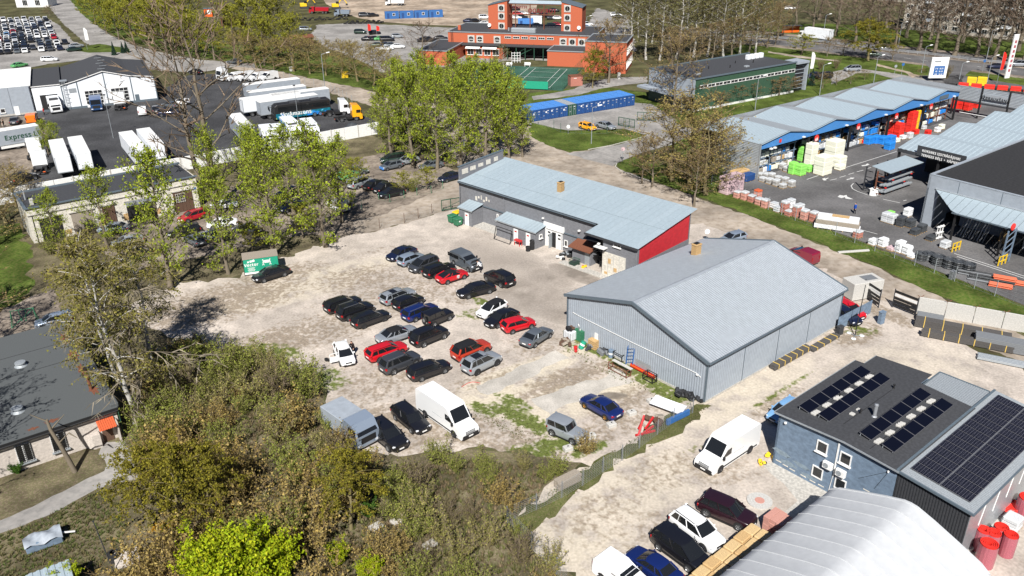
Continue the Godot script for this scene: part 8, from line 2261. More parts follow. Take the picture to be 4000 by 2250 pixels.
	var mp := [["plastic_film", V(56.82,0,-119.78),1.5,"wrapped translucent crate pair, left, in the front yard"],["plastic_film", V(57.41,0,-118.98),1.5,"wrapped translucent crate pair, right, in the front yard"],["film_dark", V(58.26,0,-117.79),1.6,"stack of black tubs on pallets"],["film_dark", V(59.48,0,-117.37),1.3,"black bags on a wooden pallet next to the tubs"],["film_dark", V(58.89,0,-114.4),1.0,"bundle of black buckets in film"],["film_dark", V(60.32,0,-115.46),1.2,"black tubs by the store corner"],["film_dark", V(60.23,0,-112.2),0.8,"pallet with paint pails"],["plastic_film", V(60.95,0,-109.41),1.1,"white sack bale at the canopy post"],["foam_green", V(58.18,0,-121.74),0.9,"pale green crate with blue lids behind the wrapped crates"],["sack_white", V(61.13,0,-122.05),1.3,"stacked white pallets behind the black tubs"]]
	for q in mp: pack("yard_pallet", q[3], q[1],36, V(1.4, q[2],1.1), M[q[0]],3)
	for q in [[V(61.86,0,-108.11),"yellow guard frame at the canopy's left post"],[V(65.75,0,-103.34),"yellow guard frame at the canopy's right rack"]]:
		var o := thing("impact_guard", q[1],"guard", q[0],30)
		for x in [-0.8,0.0,0.8]: part(o, "upright", boxm(V(0.12,1.4,0.12)), M.yellow_paint, V(x, 0.7,0))
		for y in [0.6,1.3]: part(o, "rail", boxm(V(1.7,0.1,0.1)), M.yellow_paint, V(0, y, 0.0))
	var wr := thing("upright_rack", "white upright frame rack beside the canopy", "rack", V(61.42,0,-112.42),30)
	for x in [-0.6,0.0,0.6]: part(wr, "upright", boxm(V(0.1,2.2,0.1)), M.white_paint, V(x, 1.1,0))
	for y in [0.3,1.1,2.0]: part(wr, "rail", boxm(V(1.4,0.1,0.4)), M.white_paint, V(0, y, 0))
	var bs := thing("aisle_sign", "round red sign on a blue rack under the canopy", "sign", V(66.45,0,-103.94),30)
	part(bs, "mast", bm(func(b):
		for x in [-0.9,0.9]: b.box(V(x, 2.4,0), V(0.16,4.8,0.16))
		for k in 5: b.bar(V(-0.9,0.3 + k * 0.9,0), V(0.9,1.1 + k * 0.9,0),0.08)), M.blue_grey)
	part(bs, "disc", bm(func(b): b.lathe(V(0,5.2,-0.1),[[0.001,0.1],[0.5,0.1],[0.5,0.0]],16, Basis(Vector3.RIGHT, PI / 2))), M.wrap_red)
	# bins and waste at the end wall
	pack("waste_skip", "dark blue waste skip full of boards at the end wall", V(39.82,0,-141.19),36, V(3.4,1.6,1.8), M.blue_box, 1, M.wood_pale)
	pack("waste_skip", "dark blue open skip right of the board skip", V(40.94,0,-139.95),36, V(2.4,1.3,1.6), M.blue_box, 1)
	var kb := thing("dark_shed", "low dark roofed bin shelter against the end wall", "shelter", V(40.77,0,-147.46),36)
	part(kb, "walls", boxm(V(4.0,1.9,2.4)), M.charcoal, V(0,0.95,0))
	part(kb, "roof", boxm(V(4.3,0.12,2.7)), M.trim_slate, V(0,2.0,0))

func coil(label: String, at: Vector3, r: float, h: float, m: Material, film: Material) -> void:
	var o := thing("pipe_coil", label, "coil", at, 0)
	for k in 5: part(o, "turn", bm(func(b):
		for i in 14: b.tube(V(cos(TAU * i / 14) * r, 0, sin(TAU * i / 14) * r), V(cos(TAU * (i + 1) / 14) * r, 0, sin(TAU * (i + 1) / 14) * r), h / 10, h / 10,6)), m if k % 2 else film, V(0, h / 10 + k * h / 5,0))
	part(o, "core", bm(func(b): b.lathe(V0,[[r * 0.8,0.0],[r * 0.8, h * 0.9],[0.01, h * 0.8]],12)), film)

# posts and wire panels along a line; each panel a part
func fence(label: String, p: PackedVector2Array, h: float, step: float, post: Material, wire: Material, n := 9, dense := 0.3) -> Node3D:
	var o := thing("wire_fence", label, "fence")
	for i in p.size() - 1:
		var a := p[i]
		var b := p[i + 1]
		var k := maxi(1, int(round(a.distance_to(b) / step)))
		for j in k:
			var u := a.lerp(b, j / float(k))
			var v := a.lerp(b, (j + 1) / float(k))
			var A := V(u.x, 0, u.y)
			var B := V(v.x, 0, v.y)
			part(o, "post", boxm(V(0.07, h + 0.15,0.07)), post, A + V(0, h / 2 + 0.07,0))
			if n > 0: part(o, "panel", bm(func(m):
				for q in n: m.bar(A + V(0,0.08 + (h - 0.1) * q / (n - 1.0),0), B + V(0,0.08 + (h - 0.1) * q / (n - 1.0),0),0.01)
				var c := int(A.distance_to(B) / dense)
				for q in c: m.bar(A.lerp(B, (q + 0.5) / c) + V(0,0.05,0), A.lerp(B, (q + 0.5) / c) + V(0, h, 0),0.007)), wire)
	return o

func heap(label: String, at: Vector3, n: int, s: float, mats: Array, turn := 0.0, called := "scrap_heap") -> void:
	var o := thing(called, label, "heap", at, turn)
	for k in n:
		rng.seed = k * 13 + n + int(at.x * 10)
		part(o, "piece", cboxm(V(rng.randf_range(0.4,1.0), rng.randf_range(0.2,0.6), rng.randf_range(0.3,0.8)) * s, 0.06 * s), mats[k % mats.size()], V(rng.randf_range(-0.7,0.7) * s, 0.15 + 0.28 * s * (k / float(n)) + 0.12 * s, rng.randf_range(-0.6,0.6) * s), V(rng.randf_range(-25,25), rng.randf() * 180.0, rng.randf_range(-25,25)))

func planks(label: String, at: Vector3, turn: float, L: float, rows: int, cols: int, w: float, h: float, m: Material, ties: int, called := "plank_bundle") -> void:
	var o := thing(called, label, "bundle", at, turn)
	for r in rows:
		for c in cols: part(o, "plank", cboxm(V(L + 0.08 * sin(r * 3.0 + c), h - 0.012, w - 0.012),0.015), m, V(0.04 * sin(c * 2.0),0.12 + h * (r + 0.5), (c + 0.5 - cols / 2.0) * w))
	for k in ties: part(o, "strap", bm(func(b): b.box(V(-L / 2 + L * (k + 0.5) / ties, 0.14 + rows * h, 0), V(0.09,0.04, cols * w + 0.05)); b.box(V(-L / 2 + L * (k + 0.5) / ties, 0.1 + rows * h / 2, cols * w / 2 + 0.02), V(0.09, rows * h, 0.03))), M.strap_yellow)

func bin_(label: String, at: Vector3, turn: float, body: Material, lid: Material) -> void:
	var o := thing("wheeled_bin", label, "bin", at, turn)
	part(o, "body", bm(func(b): b.swept(PackedVector2Array([Vector2(-0.5,0.2), Vector2(-0.6,1.15), Vector2(0.6,1.15), Vector2(0.5,0.2)]),1.0,0.06)), body)
	part(o, "lid", bm(func(b): b.cbox(V(0,1.22,0), V(1.3,0.18,1.12),0.08)), lid)
	for x in [-0.4,0.4]: part(o, "wheel", wheel_mesh(0.1,0.08), M.rubber, V(x, 0.1,0.35))
	part(o, "label_plate", boxm(V(0.3,0.2,0.01)), M.white_paint, V(0,0.8,0.506))

func yard_things() -> void:
	# mesh fence between the lots
	fence("grey wire mesh fence running from the silver hall down to the thicket", P2([17.5,-69.1,15.3,-67.4,13.5,-65.6,11.5,-63.5,9.7,-61.7,7.8,-60,5.9,-58.3,4,-56.7,1.8,-55.2,-0.1,-54]),1.6,2.5, M.pipe_grey, M.galvanised)
	fence("grey wire mesh fence turning at the corner towards the bottom edge", P2([-0.6,-53.7,1.3,-50.7,3.1,-47.9,3.8,-46.6]),1.6,2.5, M.pipe_grey, M.galvanised)
	fence("old rusty pipe fence with a gate frame left of the grey workshop", P2([-19.9,-119.2,-16.4,-121.4,-12.5,-125.4,-11.6,-126.2]),1.5,3.2, M.wood_dark, M.galvanised, 3,0.9)
	fence("chain link fence before the white van under the trees", P2([-26.9,-129.9,-23.9,-127.5,-23.8,-128.4]),1.5,3.0, M.dark_green, M.galvanised, 7,0.3)
	fence("green barrier of tubes in front of the black sedan", P2([-21.8,-132.2,-19.8,-130.9,-17.7,-132.8,-15.7,-134.2,-13.4,-135.1,-11.6,-137.3,-9.6,-138.8]),1.2,3.0, M.green_paint, M.green_paint, 2,4.0)
	fence("thin wire fence along the container yard's grass", P2([5,-181.1,6,-179,9.2,-175.2,10.5,-172.7,14.7,-171.4,20,-171.2,24.3,-175.3,26.1,-174.8]),1.8,4.0, M.dark_green, M.galvanised, 3,1.5)
	fence("thin wire fence of the truck yard along the dirt lane", P2([-62.9,-232.2,-56.4,-225.1,-50.5,-219.6,-45.1,-214.4,-39.2,-203.6,-36,-198.1]),1.8,3.5, M.galvanised, M.galvanised, 3,1.5)
	fence("tall wire fence with bent posts behind the merchant's pallets", P2([34.3,-137.8,35.3,-134.7,39.2,-127.8,43.3,-120.5,47.3,-114.4,50.7,-108.4,54.1,-103.4,57,-98.3,59.9,-93.9,61.8,-90.6]),2.0,3.2, M.galvanised, M.galvanised, 5,0.8)
	fence("dark green tennis court fence on the right side", P2([13.2,-211.4,20.4,-239.2]),3.0,3.0, M.dark_green, M.dark_green, 10,0.3)
	fence("dark green tennis court fence on the near side", P2([-15.7,-218.8,13.2,-211.4]),3.0,3.0, M.dark_green, M.dark_green, 5,0.8)
	var ws := thing("wind_screen", "turquoise wind screen hung on the near court fence", "screen", V(2.8,0,-214.0),-14.4)
	part(ws, "cloth", boxm(V(14,1.9,0.04)), M.teal_board, V(0,1.2,0.08))
	# gate leaves
	for q in [[V(-10.98,0,-126.2),24.0,4.6,"green sliding gate frame beside the grey workshop"],[V(23.09,0,-177.38),-40.0,4.0,"open green mesh gate leaf left of the container yard entrance"],[V(27.63,0,-181.36),-10.0,4.0,"open green mesh gate leaf right of the container yard entrance"]]:
		var o := thing("gate_leaf", q[3],"gate", q[0], q[1])
		part(o, "frame", bm(func(b):
			for y in [0.25,1.9]: b.box(V(q[2] / 2, y, 0), V(q[2],0.12,0.08))
			for x in 4: b.box(V(q[2] * x / 3.0,1.05,0), V(0.1,1.8,0.08))
			b.bar(V(0,0.3,0), V(q[2],1.85,0),0.06)), M.dark_green)
		part(o, "mesh", bm(func(b):
			for k in int(q[2] / 0.25): b.box(V(0.12 + k * 0.25,1.05,0), V(0.015,1.7,0.015))), M.dark_green)
	for q in [[V(44.38,0,-91.13),105.0,"black slatted gate leaf at the scrap corner behind the silver hall"],[V(47.82,0,-88.78),125.0,"black slatted gate leaf at the end of the concrete wall"]]:
		var o := thing("black_gate", q[2],"gate", q[0], q[1])
		for k in 5: part(o, "slat", boxm(V(3.0,0.32,0.05)), M.black if k != 3 else M.white_paint, V(1.5,0.5 + k * 0.42,0))
		for x in [0.0,3.0]: part(o, "stile", boxm(V(0.1,2.5,0.1)), M.charcoal, V(x, 1.25,0))
	# concrete wall and steel bundles on the right
	var cw := thing("yard_wall", "white grey concrete panel wall with barbed brackets along the right yard", "wall", V(48.4,0,-89.79),-27.5)
	for k in 12:
		part(cw, "wall_panel", cboxm(V(2.95,2.1,0.18),0.03), M.concrete_pale, V(1.5 + k * 3.0,1.05,0.02 * sin(k * 2.0)))
		part(cw, "bracket", bm(func(b): b.bar(V(0,2.05,0), V(-0.3,2.4,0.35),0.05); b.bar(V(0,2.05,0), V(0.35,2.3,-0.3),0.05)), M.rust, V(0.1 + k * 3.0,0,0))
	planks("low grey mesh pallets in front of the concrete wall's left end", V(48.95,0,-87.59),-27.5,2.8,4,4,0.32,0.17, M.pipe_grey, 0)
	planks("dark steel profile bundle, upper one against the concrete wall", V(51.14,0,-84.38),-27.5,9.8,4,4,0.26,0.24, M.plank_grey, 5)
	planks("dark steel profile bundle, lower one nearest the yard", V(50.58,0,-82.09),-27.5,9.2,3,3,0.26,0.24, M.plank_grey, 6)
	planks("grey grating stack with pale sheets on top by the concrete wall", V(55.22,0,-80.21),-27.5,8.5,6,5,0.32,0.2, M.pipe_grey, 0)
	planks("flat pale steel sheets on pallets at the yard's right", V(53.42,0,-77.49),-27.5,7.0,2,4,0.3,0.14, M.galvanised, 0)
	planks("grey plank bundle along the silver hall's wall, near one", V(30.08,0,-79.06),39.5,6.6,2,3,0.26,0.26, M.plank_grey, 6)
	planks("grey plank bundle along the silver hall's wall, far one", V(34.84,0,-82.46),39.5,5.2,1,3,0.28,0.28, M.plank_grey, 4)
	# plank and panel stacks beside the tent
	for k in 14:
		var o := pack("board_stack", "pale wooden board stack beside the tent, %s row, %s from the far end" % [["outer", "inner"][k % 2],["first", "second", "third", "fourth", "fifth", "sixth", "last"][int(k / 2.0)]], V(18.5,0,-51.75) + V(-0.735,0,0.678) * (1.32 * int(k / 2.0) + 0.65) + V(0.678,0,0.735) * (0.5 + 0.98 * (k % 2)),42.7, V(1.28,1.55 + 0.06 * (k % 3),0.95), M.wood_pale if (k * 5) % 3 else M.wood_pale_b, 7, M.wood_pale_b if k % 3 == 1 else null, "board stacks beside the tent")
		o.position.y = 0.02
	planks("brown tile stack at the far end of the board stacks", V(20.85,0,-52.32),40,1.6,4,3,0.55,0.36, M.brick_pack_pale, 0,"tile_stack")
	# red drainage rolls, right edge
	for q in [[V(35.91,0,-50.07),0.55,2.0,"red wrapped roll, left of the back pair"],[V(36.47,0,-49.74),0.55,2.0,"red wrapped roll, right of the back pair"],[V(37.38,0,-50.37),0.55,2.0,"red wrapped roll behind the grey bale"],[V(37.65,0,-49.51),0.55,2.0,"red wrapped roll farthest right in front"],[V(35.45,0,-48.49),0.68,2.1,"widest red wrapped roll nearest to us"],[V(41.31,0,-53.74),0.7,2.0,"red wrapped roll cut by the right edge"]]:
		var o := thing("red_roll", q[3],"roll", q[0],0)
		part(o, "wrap", bm(func(b): b.lathe(V0,[[q[1],0.0],[q[1] * 1.02, q[2] * 0.5],[q[1], q[2] - 0.05]],16)), mk("wrap_rose", [0.42,0.12,0.15],0.2,1,0.4,0.6))
		for k in 4: part(o, "coil_turn", bm(func(b): b.lathe(V0,[[q[1] * (0.92 - k * 0.18), q[2] - 0.12],[q[1] * (0.94 - k * 0.18), q[2] + 0.02 - k * 0.03],[q[1] * (0.82 - k * 0.18), q[2] + 0.02 - k * 0.03],[q[1] * (0.8 - k * 0.18), q[2] - 0.3]],16)), M.wrap_red)
	coil("red hose coil lying against the annex wall", V(40.59,0,-54.35),0.75,0.8, M.wrap_red, M.wrap_red)
	pack("grey_bale", "grey film wrapped bale on pallets beside the red rolls", V(39.66,0,-52.47),40, V(1.3,1.2,1.3), M.plastic_film, 3)
	# manhole ring
	var mh := thing("manhole_ring", "round concrete manhole ring with a rusty lid", "manhole", V(20.51,0,-55.94),0)
	part(mh, "ring", bm(func(b): b.lathe(V0,[[1.05,0.0],[1.05,0.14],[0.4,0.15]],28)), M.concrete_pale)
	part(mh, "lid", bm(func(b): b.lathe(V0,[[0.42,0.1],[0.4,0.17],[0.001,0.17]],20)), M.brick_pack_pale)
	sheet("concrete_pad", P2([22.2,-60.9,23.2,-61.3,27,-57.2,26,-56.3,22.3,-53.9,21.2,-54,23.7,-55.9,23.4,-57.7,22.5,-59.6]),0.03, M.concrete, 0.15)
	heap("yellow hose reel and black gear at the solar house corner", V(22.11,0,-60.87),5,0.5,[M.yellow_paint, M.black],0,"hose_reel")
	heap("yellow hose bundle beside the van", V(23.01,0,-61.71),5,0.5,[M.yellow_paint],0,"hose_reel")
	# scrap along the silver hall's gable
	var ib := thing("liquid_tank", "caged white liquid tank heaped with scrap", "tank", V(6.55,0,-84.16),40)
	part(ib, "tank", cboxm(V(0.95,1.0,1.1),0.06), M.sack_white, V(0,0.65,0))
	part(ib, "cage", bm(func(b):
		for k in 5:
			for s in [-1,1]: b.box(V(-0.5 + k * 0.25,0.65, s * 0.58), V(0.03,1.05,0.03)); b.box(V(s * 0.5,0.65,-0.5 + k * 0.25), V(0.03,1.05,0.03))), M.galvanised)
	heap("dark scrap heaped on top of the caged tank", V(6.55,0,-84.16) + V(0,1.15,0),6,0.6,[M.black, M.wood_dark])
	var gb := thing("green_tool_box", "tall green steel box full of pipes at the gable wall", "box", V(7.74,0,-84.13),40)
	part(gb, "body", bm(func(b): b.box(V(0,0.65,0), V(1.0,1.3,1.2))), M.green_paint)
	for k in 5: part(gb, "pipe", bm(func(b): b.tube(V(-0.3 + k * 0.15,1.0,0.2 * sin(k * 2.0)), V(-0.5 + k * 0.2,2.0 + 0.3 * sin(k * 3.0),0.3 * cos(k * 2.0)),0.06,0.06,6, true)), M.white_paint if k % 2 else M.galvanised)
	for q in [[V(7.57,0,-81.97), M.teal_board, "turquoise steel drum with white band tipped over", 28.0],[V(10.75,0,-80.14), M.blue_grey, "blue drum standing at the gable wall", 0.0]]:
		var o := thing("steel_drum", q[2],"drum", q[0],20)
		var d := part(o, "drum", bm(func(b): b.lathe(V0,[[0.001,0],[0.3,0],[0.3,0.3],[0.32,0.31],[0.3,0.33],[0.3,0.88],[0.001,0.88]],16)), q[1], V(0,0.08 if q[3] > 0 else 0.0,0), V(0,0,-q[3]))
		part(d, "band", bm(func(b): b.lathe(V0,[[0.31,0.4],[0.31,0.6]],16)), M.white_paint)
	var wc := thing("wooden_crate", "slatted wooden crate with white panels at the gable wall", "crate", V(9.08,0,-82.16),40)
	for k in 5: part(wc, "slat", boxm(V(0.9,0.14,1.1)), M.wood_pale, V(0,0.15 + k * 0.22,0))
	part(wc, "panel", boxm(V(0.06,1.3,0.5)), M.white_paint, V(0.2,1.2,0.1))
	heap("grey car seats thrown beside the turquoise drum", V(8.44,0,-81.73),5,0.8,[M.charcoal, M.pipe_grey])
	heap("black and grey bumpers and boxes leaning on the gable wall", V(10.11,0,-80.81),8,1.0,[M.black, M.pipe_grey, M.charcoal])
	heap("dark car seats and bags by the fence end", V(17.13,0,-72.06),9,1.0,[M.black, M.charcoal])
	heap("dark plastic parts left of the fence post", V(18.18,0,-71.31),6,0.8,[M.charcoal, M.black])
	heap("brown broken pallets at the hall's left corner", V(6.19,0,-82.9),7,0.9,[M.wood_dark, M.wood_grey])
	for q in [[V(11.6,0,-79.48),"black steel table frame at the gable wall", M.black],[V(14.24,0,-75.15),"black steel stand at the end of the red pipes", M.black],[V(11.27,0,-76.8),"rusty brown steel bench frame with boards", M.rust]]:
		var o := thing("steel_table", q[1],"frame", q[0],-50)
		var l := 2.6 if q[2] == M.rust else 1.3
		part(o, "frame", bm(func(b):
			for x in [-l / 2, l / 2]:
				for z in [-0.35,0.35]: b.box(V(x, 0.45, z), V(0.06,0.9,0.06))
			for y in [0.15,0.9]:
				for z in [-0.35,0.35]: b.box(V(0, y, z), V(l, 0.06,0.06))
				for x in [-l / 2, l / 2]: b.box(V(x, y, 0), V(0.06,0.06,0.7))), q[2])
		if q[2] == M.rust: part(o, "board", boxm(V(2.7,0.05,0.4)), M.concrete_pale, V(0.1,0.95,-0.3))
	var br := thing("blue_rack_end", "blue lattice rack upright leaning at the gable wall", "rack", V(12.63,0,-78.3),40)
	part(br, "uprights", bm(func(b):
		for z in [-0.45,0.45]: b.bar(V(-0.2,0, z), V(0.0,2.3, z),0.09)
		for k in 5: b.bar(V(-0.15,0.2 + k * 0.42,-0.45), V(-0.1,0.6 + k * 0.42,0.45),0.04)), M.blue_paint)
	var rp := thing("red_beams", "bundle of orange red steel beams lying at the gable wall", "beams", V(13.82,0,-76.94),-50)
	for k in 6: part(rp, "beam", boxm(V(3.4,0.1,0.1)), M.orange_paint if k % 2 else M.red_paint, V(0.1 * (k % 3),0.25 + 0.12 * int(k / 3.0), (k % 3) * 0.2))
	heap("red canister lying in the weeds", V(6.92,0,-81.43),2,0.6,[M.red_paint],0,"red_canister")
	# corner of scrap at the fence
	var wsx := thing("composite_board", "white composite panel propped at the fence corner", "panel", V(15.14,0,-69.49),-38)
	part(wsx, "sheet", bm(func(b): b.box(V(0,0.75,0), V(3.4,0.06,1.3), Basis(Vector3.RIGHT, 0.25))), M.white_panel)
	part(wsx, "trestle", boxm(V(3.0,0.6,0.1)), M.wood_grey, V(0,0.3,0))
	heap("brown timber and boards scrap at the fence corner", V(13.46,0,-67.4),10,1.0,[M.wood_dark, M.wood_grey, M.wood_dark])
	var rf := thing("red_implement", "red painted steel implement frame lying by the fence", "implement", V(12.24,0,-65.99),30)
	for e in [[-0.9,0.2,0.4,0.3,1.6,-0.4],[-0.6,0.3,0.5,1.1,0.4,0.1],[-0.2,0.2,-0.5,0.2,1.3,-0.3],[-1.1,0.2,0.2,0.9,0.25,0.6],[0.2,0.3,0.0,1.3,1.2,-0.2]]: part(rf, "beam", bm(func(b): b.bar(V(e[0], e[1], e[2]), V(e[3], e[4], e[5]),0.16)), M.red_paint)
	planks("weathered boards of a leaning bench behind the mesh fence", V(4.61,0,-58.49),36,2.4,3,3,0.3,0.25, M.wood_grey, 0,"board_pile")
	planks("blue plastic board lying along the fence's top end", V(15.83,0,-67.88),36,3.0,2,1,0.3,0.3, M.blue_paint, 0,"board_pile")
	for q in [[V(4.96,0,-63.4),"white concrete block left of the silver off-roader"],[V(7.25,0,-65.29),"white concrete block in front of the silver off-roader"],[V(9.35,0,-67.07),"white concrete block behind the blue sports sedan"],[V(11.54,0,-69.03),"white concrete block right of the blue sports sedan"],[V(13.79,0,-71.07),"white concrete block near the propped panel"]]:
		var o := thing("concrete_block", q[1],"block", q[0],25)
		part(o, "block", cboxm(V(0.85,0.4,0.65),0.05), M.concrete_pale, V(0,0.2,0))
		part(o, "lifting_eye", boxm(V(0.12,0.12,0.06)), M.charcoal, V(0,0.44,0))
	# round the workshop
	bin_("green wheeled bin, left of the two green ones", V(-9.02,0,-121.38),44, M.green_paint, M.green_paint)
	bin_("green wheeled bin, nearer one of the two green ones", V(-8.12,0,-120.1),44, M.green_paint, M.green_paint)
	bin_("wheeled bin with yellow lid behind the green ones", V(-8.34,0,-122.85),44, M.green_paint, M.yellow_paint)
	var ty := [[V(2.91,0,-110.48),6,"tall stack of black tyres beside the workshop doors"],[V(2.33,0,-109.96),3,"short stack of black tyres beside the tall one"]]
	for q in ty:
		var o := thing("tyre_stack", q[2],"tyres", q[0],0)
		for k in q[1]: part(o, "tyre", wheel_mesh(0.34,0.23), M.rubber, V(0.02 * sin(k * 2.0),0.12 + k * 0.235,0.02 * cos(k * 3.0)), V(90,0,0))
	var rb := thing("red_workbench", "small red tool bench beside the white doors", "bench", V(0.95,0,-112),44)
	part(rb, "top", cboxm(V(0.6,0.2,1.2),0.04), M.red_paint, V(0,0.8,0))
	for x in [-0.25,0.25]:
		for z in [-0.5,0.5]: part(rb, "leg", boxm(V(0.07,0.75,0.07)), M.red_paint, V(x, 0.37, z))
	heap("engine parts and blue bottle under the downpipe", V(7.61,0,-107.86),9,0.9,[M.charcoal, M.galvanised, M.black])
	heap("white plastic parts on black sheet before the downpipe", V(6.66,0,-106.86),4,0.8,[M.white_paint, M.black])
	var cg := thing("wire_crate", "dark wire cage crate before the brown roofed shed", "crate", V(8.51,0,-104.95),46)
	part(cg, "cage", bm(func(b):
		for k in 7:
			for s in [-1,1]: b.box(V(-0.6 + k * 0.2,0.4, s * 0.5), V(0.03,0.8,0.03)); b.box(V(s * 0.6,0.4,-0.5 + k * 0.166), V(0.03,0.8,0.03))
		for y in [0.05,0.4,0.8]:
			for s in [-1,1]: b.box(V(0, y, s * 0.5), V(1.2,0.04,0.04)); b.box(V(s * 0.6, y, 0), V(0.04,0.04,1.0))), M.dark_green)
	part(cg, "contents", boxm(V(1.1,0.5,0.9)), M.charcoal, V(0,0.3,0))
	heap("yellow and red toy like shovel and broom heads", V(9.77,0,-103.76),3,0.5,[M.yellow_paint, M.orange_paint],0,"broom_heads")
	var bf := thing("steel_portal", "black steel frame leaning against the porch wall", "frame", V(-1.13,0,-113.74),46)
	part(bf, "frame", bm(func(b):
		for z in [-1.6,1.6]: b.bar(V(-0.4,0, z), V(0.1,1.9, z),0.08)
		b.bar(V(0.1,1.9,-1.6), V(0.1,1.9,1.6),0.08); b.bar(V(-0.4,0.05,-1.6), V(-0.4,0.05,1.6),0.08)), M.black)
	# scrap corner behind the hall, dishes and cabinet
	var bx := thing("white_cargo_box", "old white truck box with a grey patched side behind the silver hall", "box body", V(41.68,0,-92.6),18)
	part(bx, "box", cboxm(V(4.4,2.2,2.3),0.05), M.concrete_pale, V(2.3,1.3,-1.2))
	part(bx, "patched_panel", boxm(V(1.8,0.03,1.3)), M.pipe_grey, V(3.0,2.42,-1.2))
	var cf := thing("corrugated_fence", "blue grey corrugated sheet fence curving behind the silver hall", "fence", V(37.29,0,-85.36),38)
	for k in 7: part(cf, "sheet", bm(func(b): b.corr(V(0,0.05,0), Vector3.RIGHT, Vector3.UP, Vector3.BACK, 1.0,0.2,0.04, flat(0), flat(1.8))), M.blue_grey, V(k * 1.0,0,0))
	var ds := thing("dish_mast", "mast with four round white lamp dishes beside the sheet fence", "mast", V(38.92,0,-84.09),0)
	part(ds, "mast", bm(func(b): b.tube(V0, V(0.6,6.0,-1.0),0.06,0.04,6)), M.black)
	for k in 3: part(ds, "foot_disc", bm(func(b): b.lathe(V(cos(k * 2.1) * 0.8,0.06, sin(k * 2.1) * 0.8),[[0.28,0],[0.28,0.06],[0.001,0.08]],12)), M.white_paint)
	part(ds, "foot_cross", bm(func(b):
		for k in 3: b.bar(V(0,0.12,0), V(cos(k * 2.1) * 0.8,0.12, sin(k * 2.1) * 0.8),0.06)), M.galvanised)
	for q in [[V(43.08,0,-87.17), M.blue_grey, 1.5,"grey blue utility cabinet on the dirt by the gates"],[V(57.06,0,-99.11), M.pipe_grey, 1.1,"grey utility cabinet on the grass by the merchant's fence"],[V(37.37,0,-84.68), M.charcoal, 1.0,"dark litter bin at the silver hall's far corner"],[V(28.84,0,-224.77), M.concrete_pale, 1.6,"white utility cabinet at the brick wing"]]:
		var o := thing("utility_cabinet", q[3],"cabinet", q[0],30)
		part(o, "body", cboxm(V(0.7, q[2],0.5),0.03), q[1], V(0, q[2] / 2,0))
		part(o, "lid", cboxm(V(0.78,0.08,0.58),0.03), q[1], V(0, q[2] + 0.03,0))
	# old grey box truck in the thicket's edge
	var ot := box_truck("pale_blue", M.silver_wall, V(-15.32,0.02,-65.93),-45.36,"old pale grey box truck half sunk in the thicket", 3.6,2.6)
	ot.position.y = 0.02
	# oddments of the thicket and lawn
	for q in [[V(-11.2,0,-53.32),"pale limestone slab lying in the thicket, left of two"],[V(-9.59,0,-54),"pale limestone slab lying in the thicket, right of two"],[V(-6.68,0,-51.2),"small white board in the thicket"]]:
		solo("stone_slab", q[1],"slab", cboxm(V(1.1,0.2,0.8),0.08), M.concrete, q[0] + V(0,0.15,0),40)
	var yl := thing("leaf_bank", "strip of fallen golden leaves heaped along a bank", "leaves", V(-26.2,0,-54.77),25)
	for k in 9: part(yl, "leaf_clump", bm(func(b):
		b.tinted = true
		rng.seed = k
		for i in 90:
			tint(b, [0.32,0.17,0.015],0.7,1.3)
			prism_leaf(b, V(rng.randf_range(-0.5,0.5),0.05 + rng.randf() * 0.25, rng.randf_range(-0.4,0.4)),0.16)), M.leaf_bare, V(-3.0 + k * 0.75,0,0.25 * sin(k * 2.0)))
	planks("mossy white lattice frame standing in the scrub", V(-29.91,0,-49.95),25,1.8,1,7,0.24,0.3, M.brick_white, 0,"lattice_frame")
	var tw := thing("tyre_well", "dark stacked tyres beside the mossy lattice", "tyres", V(-30.91,0,-49.96),0)
	for k in 3: part(tw, "tyre", wheel_mesh(0.42,0.28), M.rubber, V(0,0.15 + k * 0.28,0), V(90,0,0))
	var po := thing("thin_pole", "thin leaning pole in the lower left scrub", "pole", V(-30.26,0,-48.39),0)
	part(po, "shaft", bm(func(b): b.tube(V0, V(-0.5,5.2,0),0.05,0.035,6)), M.charcoal)
	part(po, "cap", boxm(V(0.12,0.06,0.12)), M.charcoal, V(-0.5,5.22,0))
	var sw := thing("swing_frame", "green tubular swing frame in the play yard", "swing", V(-58.07,0,-89.34),20)
	for e in [[-1.4,0,0.5,-1.2,2.0,0],[-1.4,0,-0.5,-1.2,2.0,0],[1.4,0,0.5,1.2,2.0,0],[1.4,0,-0.5,1.2,2.0,0],[-1.3,2,0,1.3,2,0],[-0.4,2,0,-0.2,0.6,0.3],[0.4,2,0,0.2,0.6,0.3],[-1.4,0.1,0.5,1.2,1.9,0]]: part(sw, "tube", bm(func(b): b.tube(V(e[0], e[1], e[2]), V(e[3], e[4], e[5]),0.05,0.05,6)), M.green_paint)
	heap("black rags lying on the gravel left of the white hatchback", V(-20.17,0,-80.1),3,0.5,[M.black],0,"rag_pile")
	var hs := thing("red_hose", "red hose curling on the gravel near the long white van", "hose", V(-4.48,0,-74.2),0)
	part(hs, "hose", bm(func(b):
		for i in 14: b.tube(V(i * 0.14 - 0.9,0.05,-0.5 * sin(i * 0.25) - i * 0.07), V((i + 1) * 0.14 - 0.9,0.05,-0.5 * sin((i + 1) * 0.25) - (i + 1) * 0.07),0.03,0.03,5)), M.red_paint)
	part(hs, "coupling", boxm(V(0.1,0.08,0.08)), M.galvanised, V(-0.9,0.06,0))

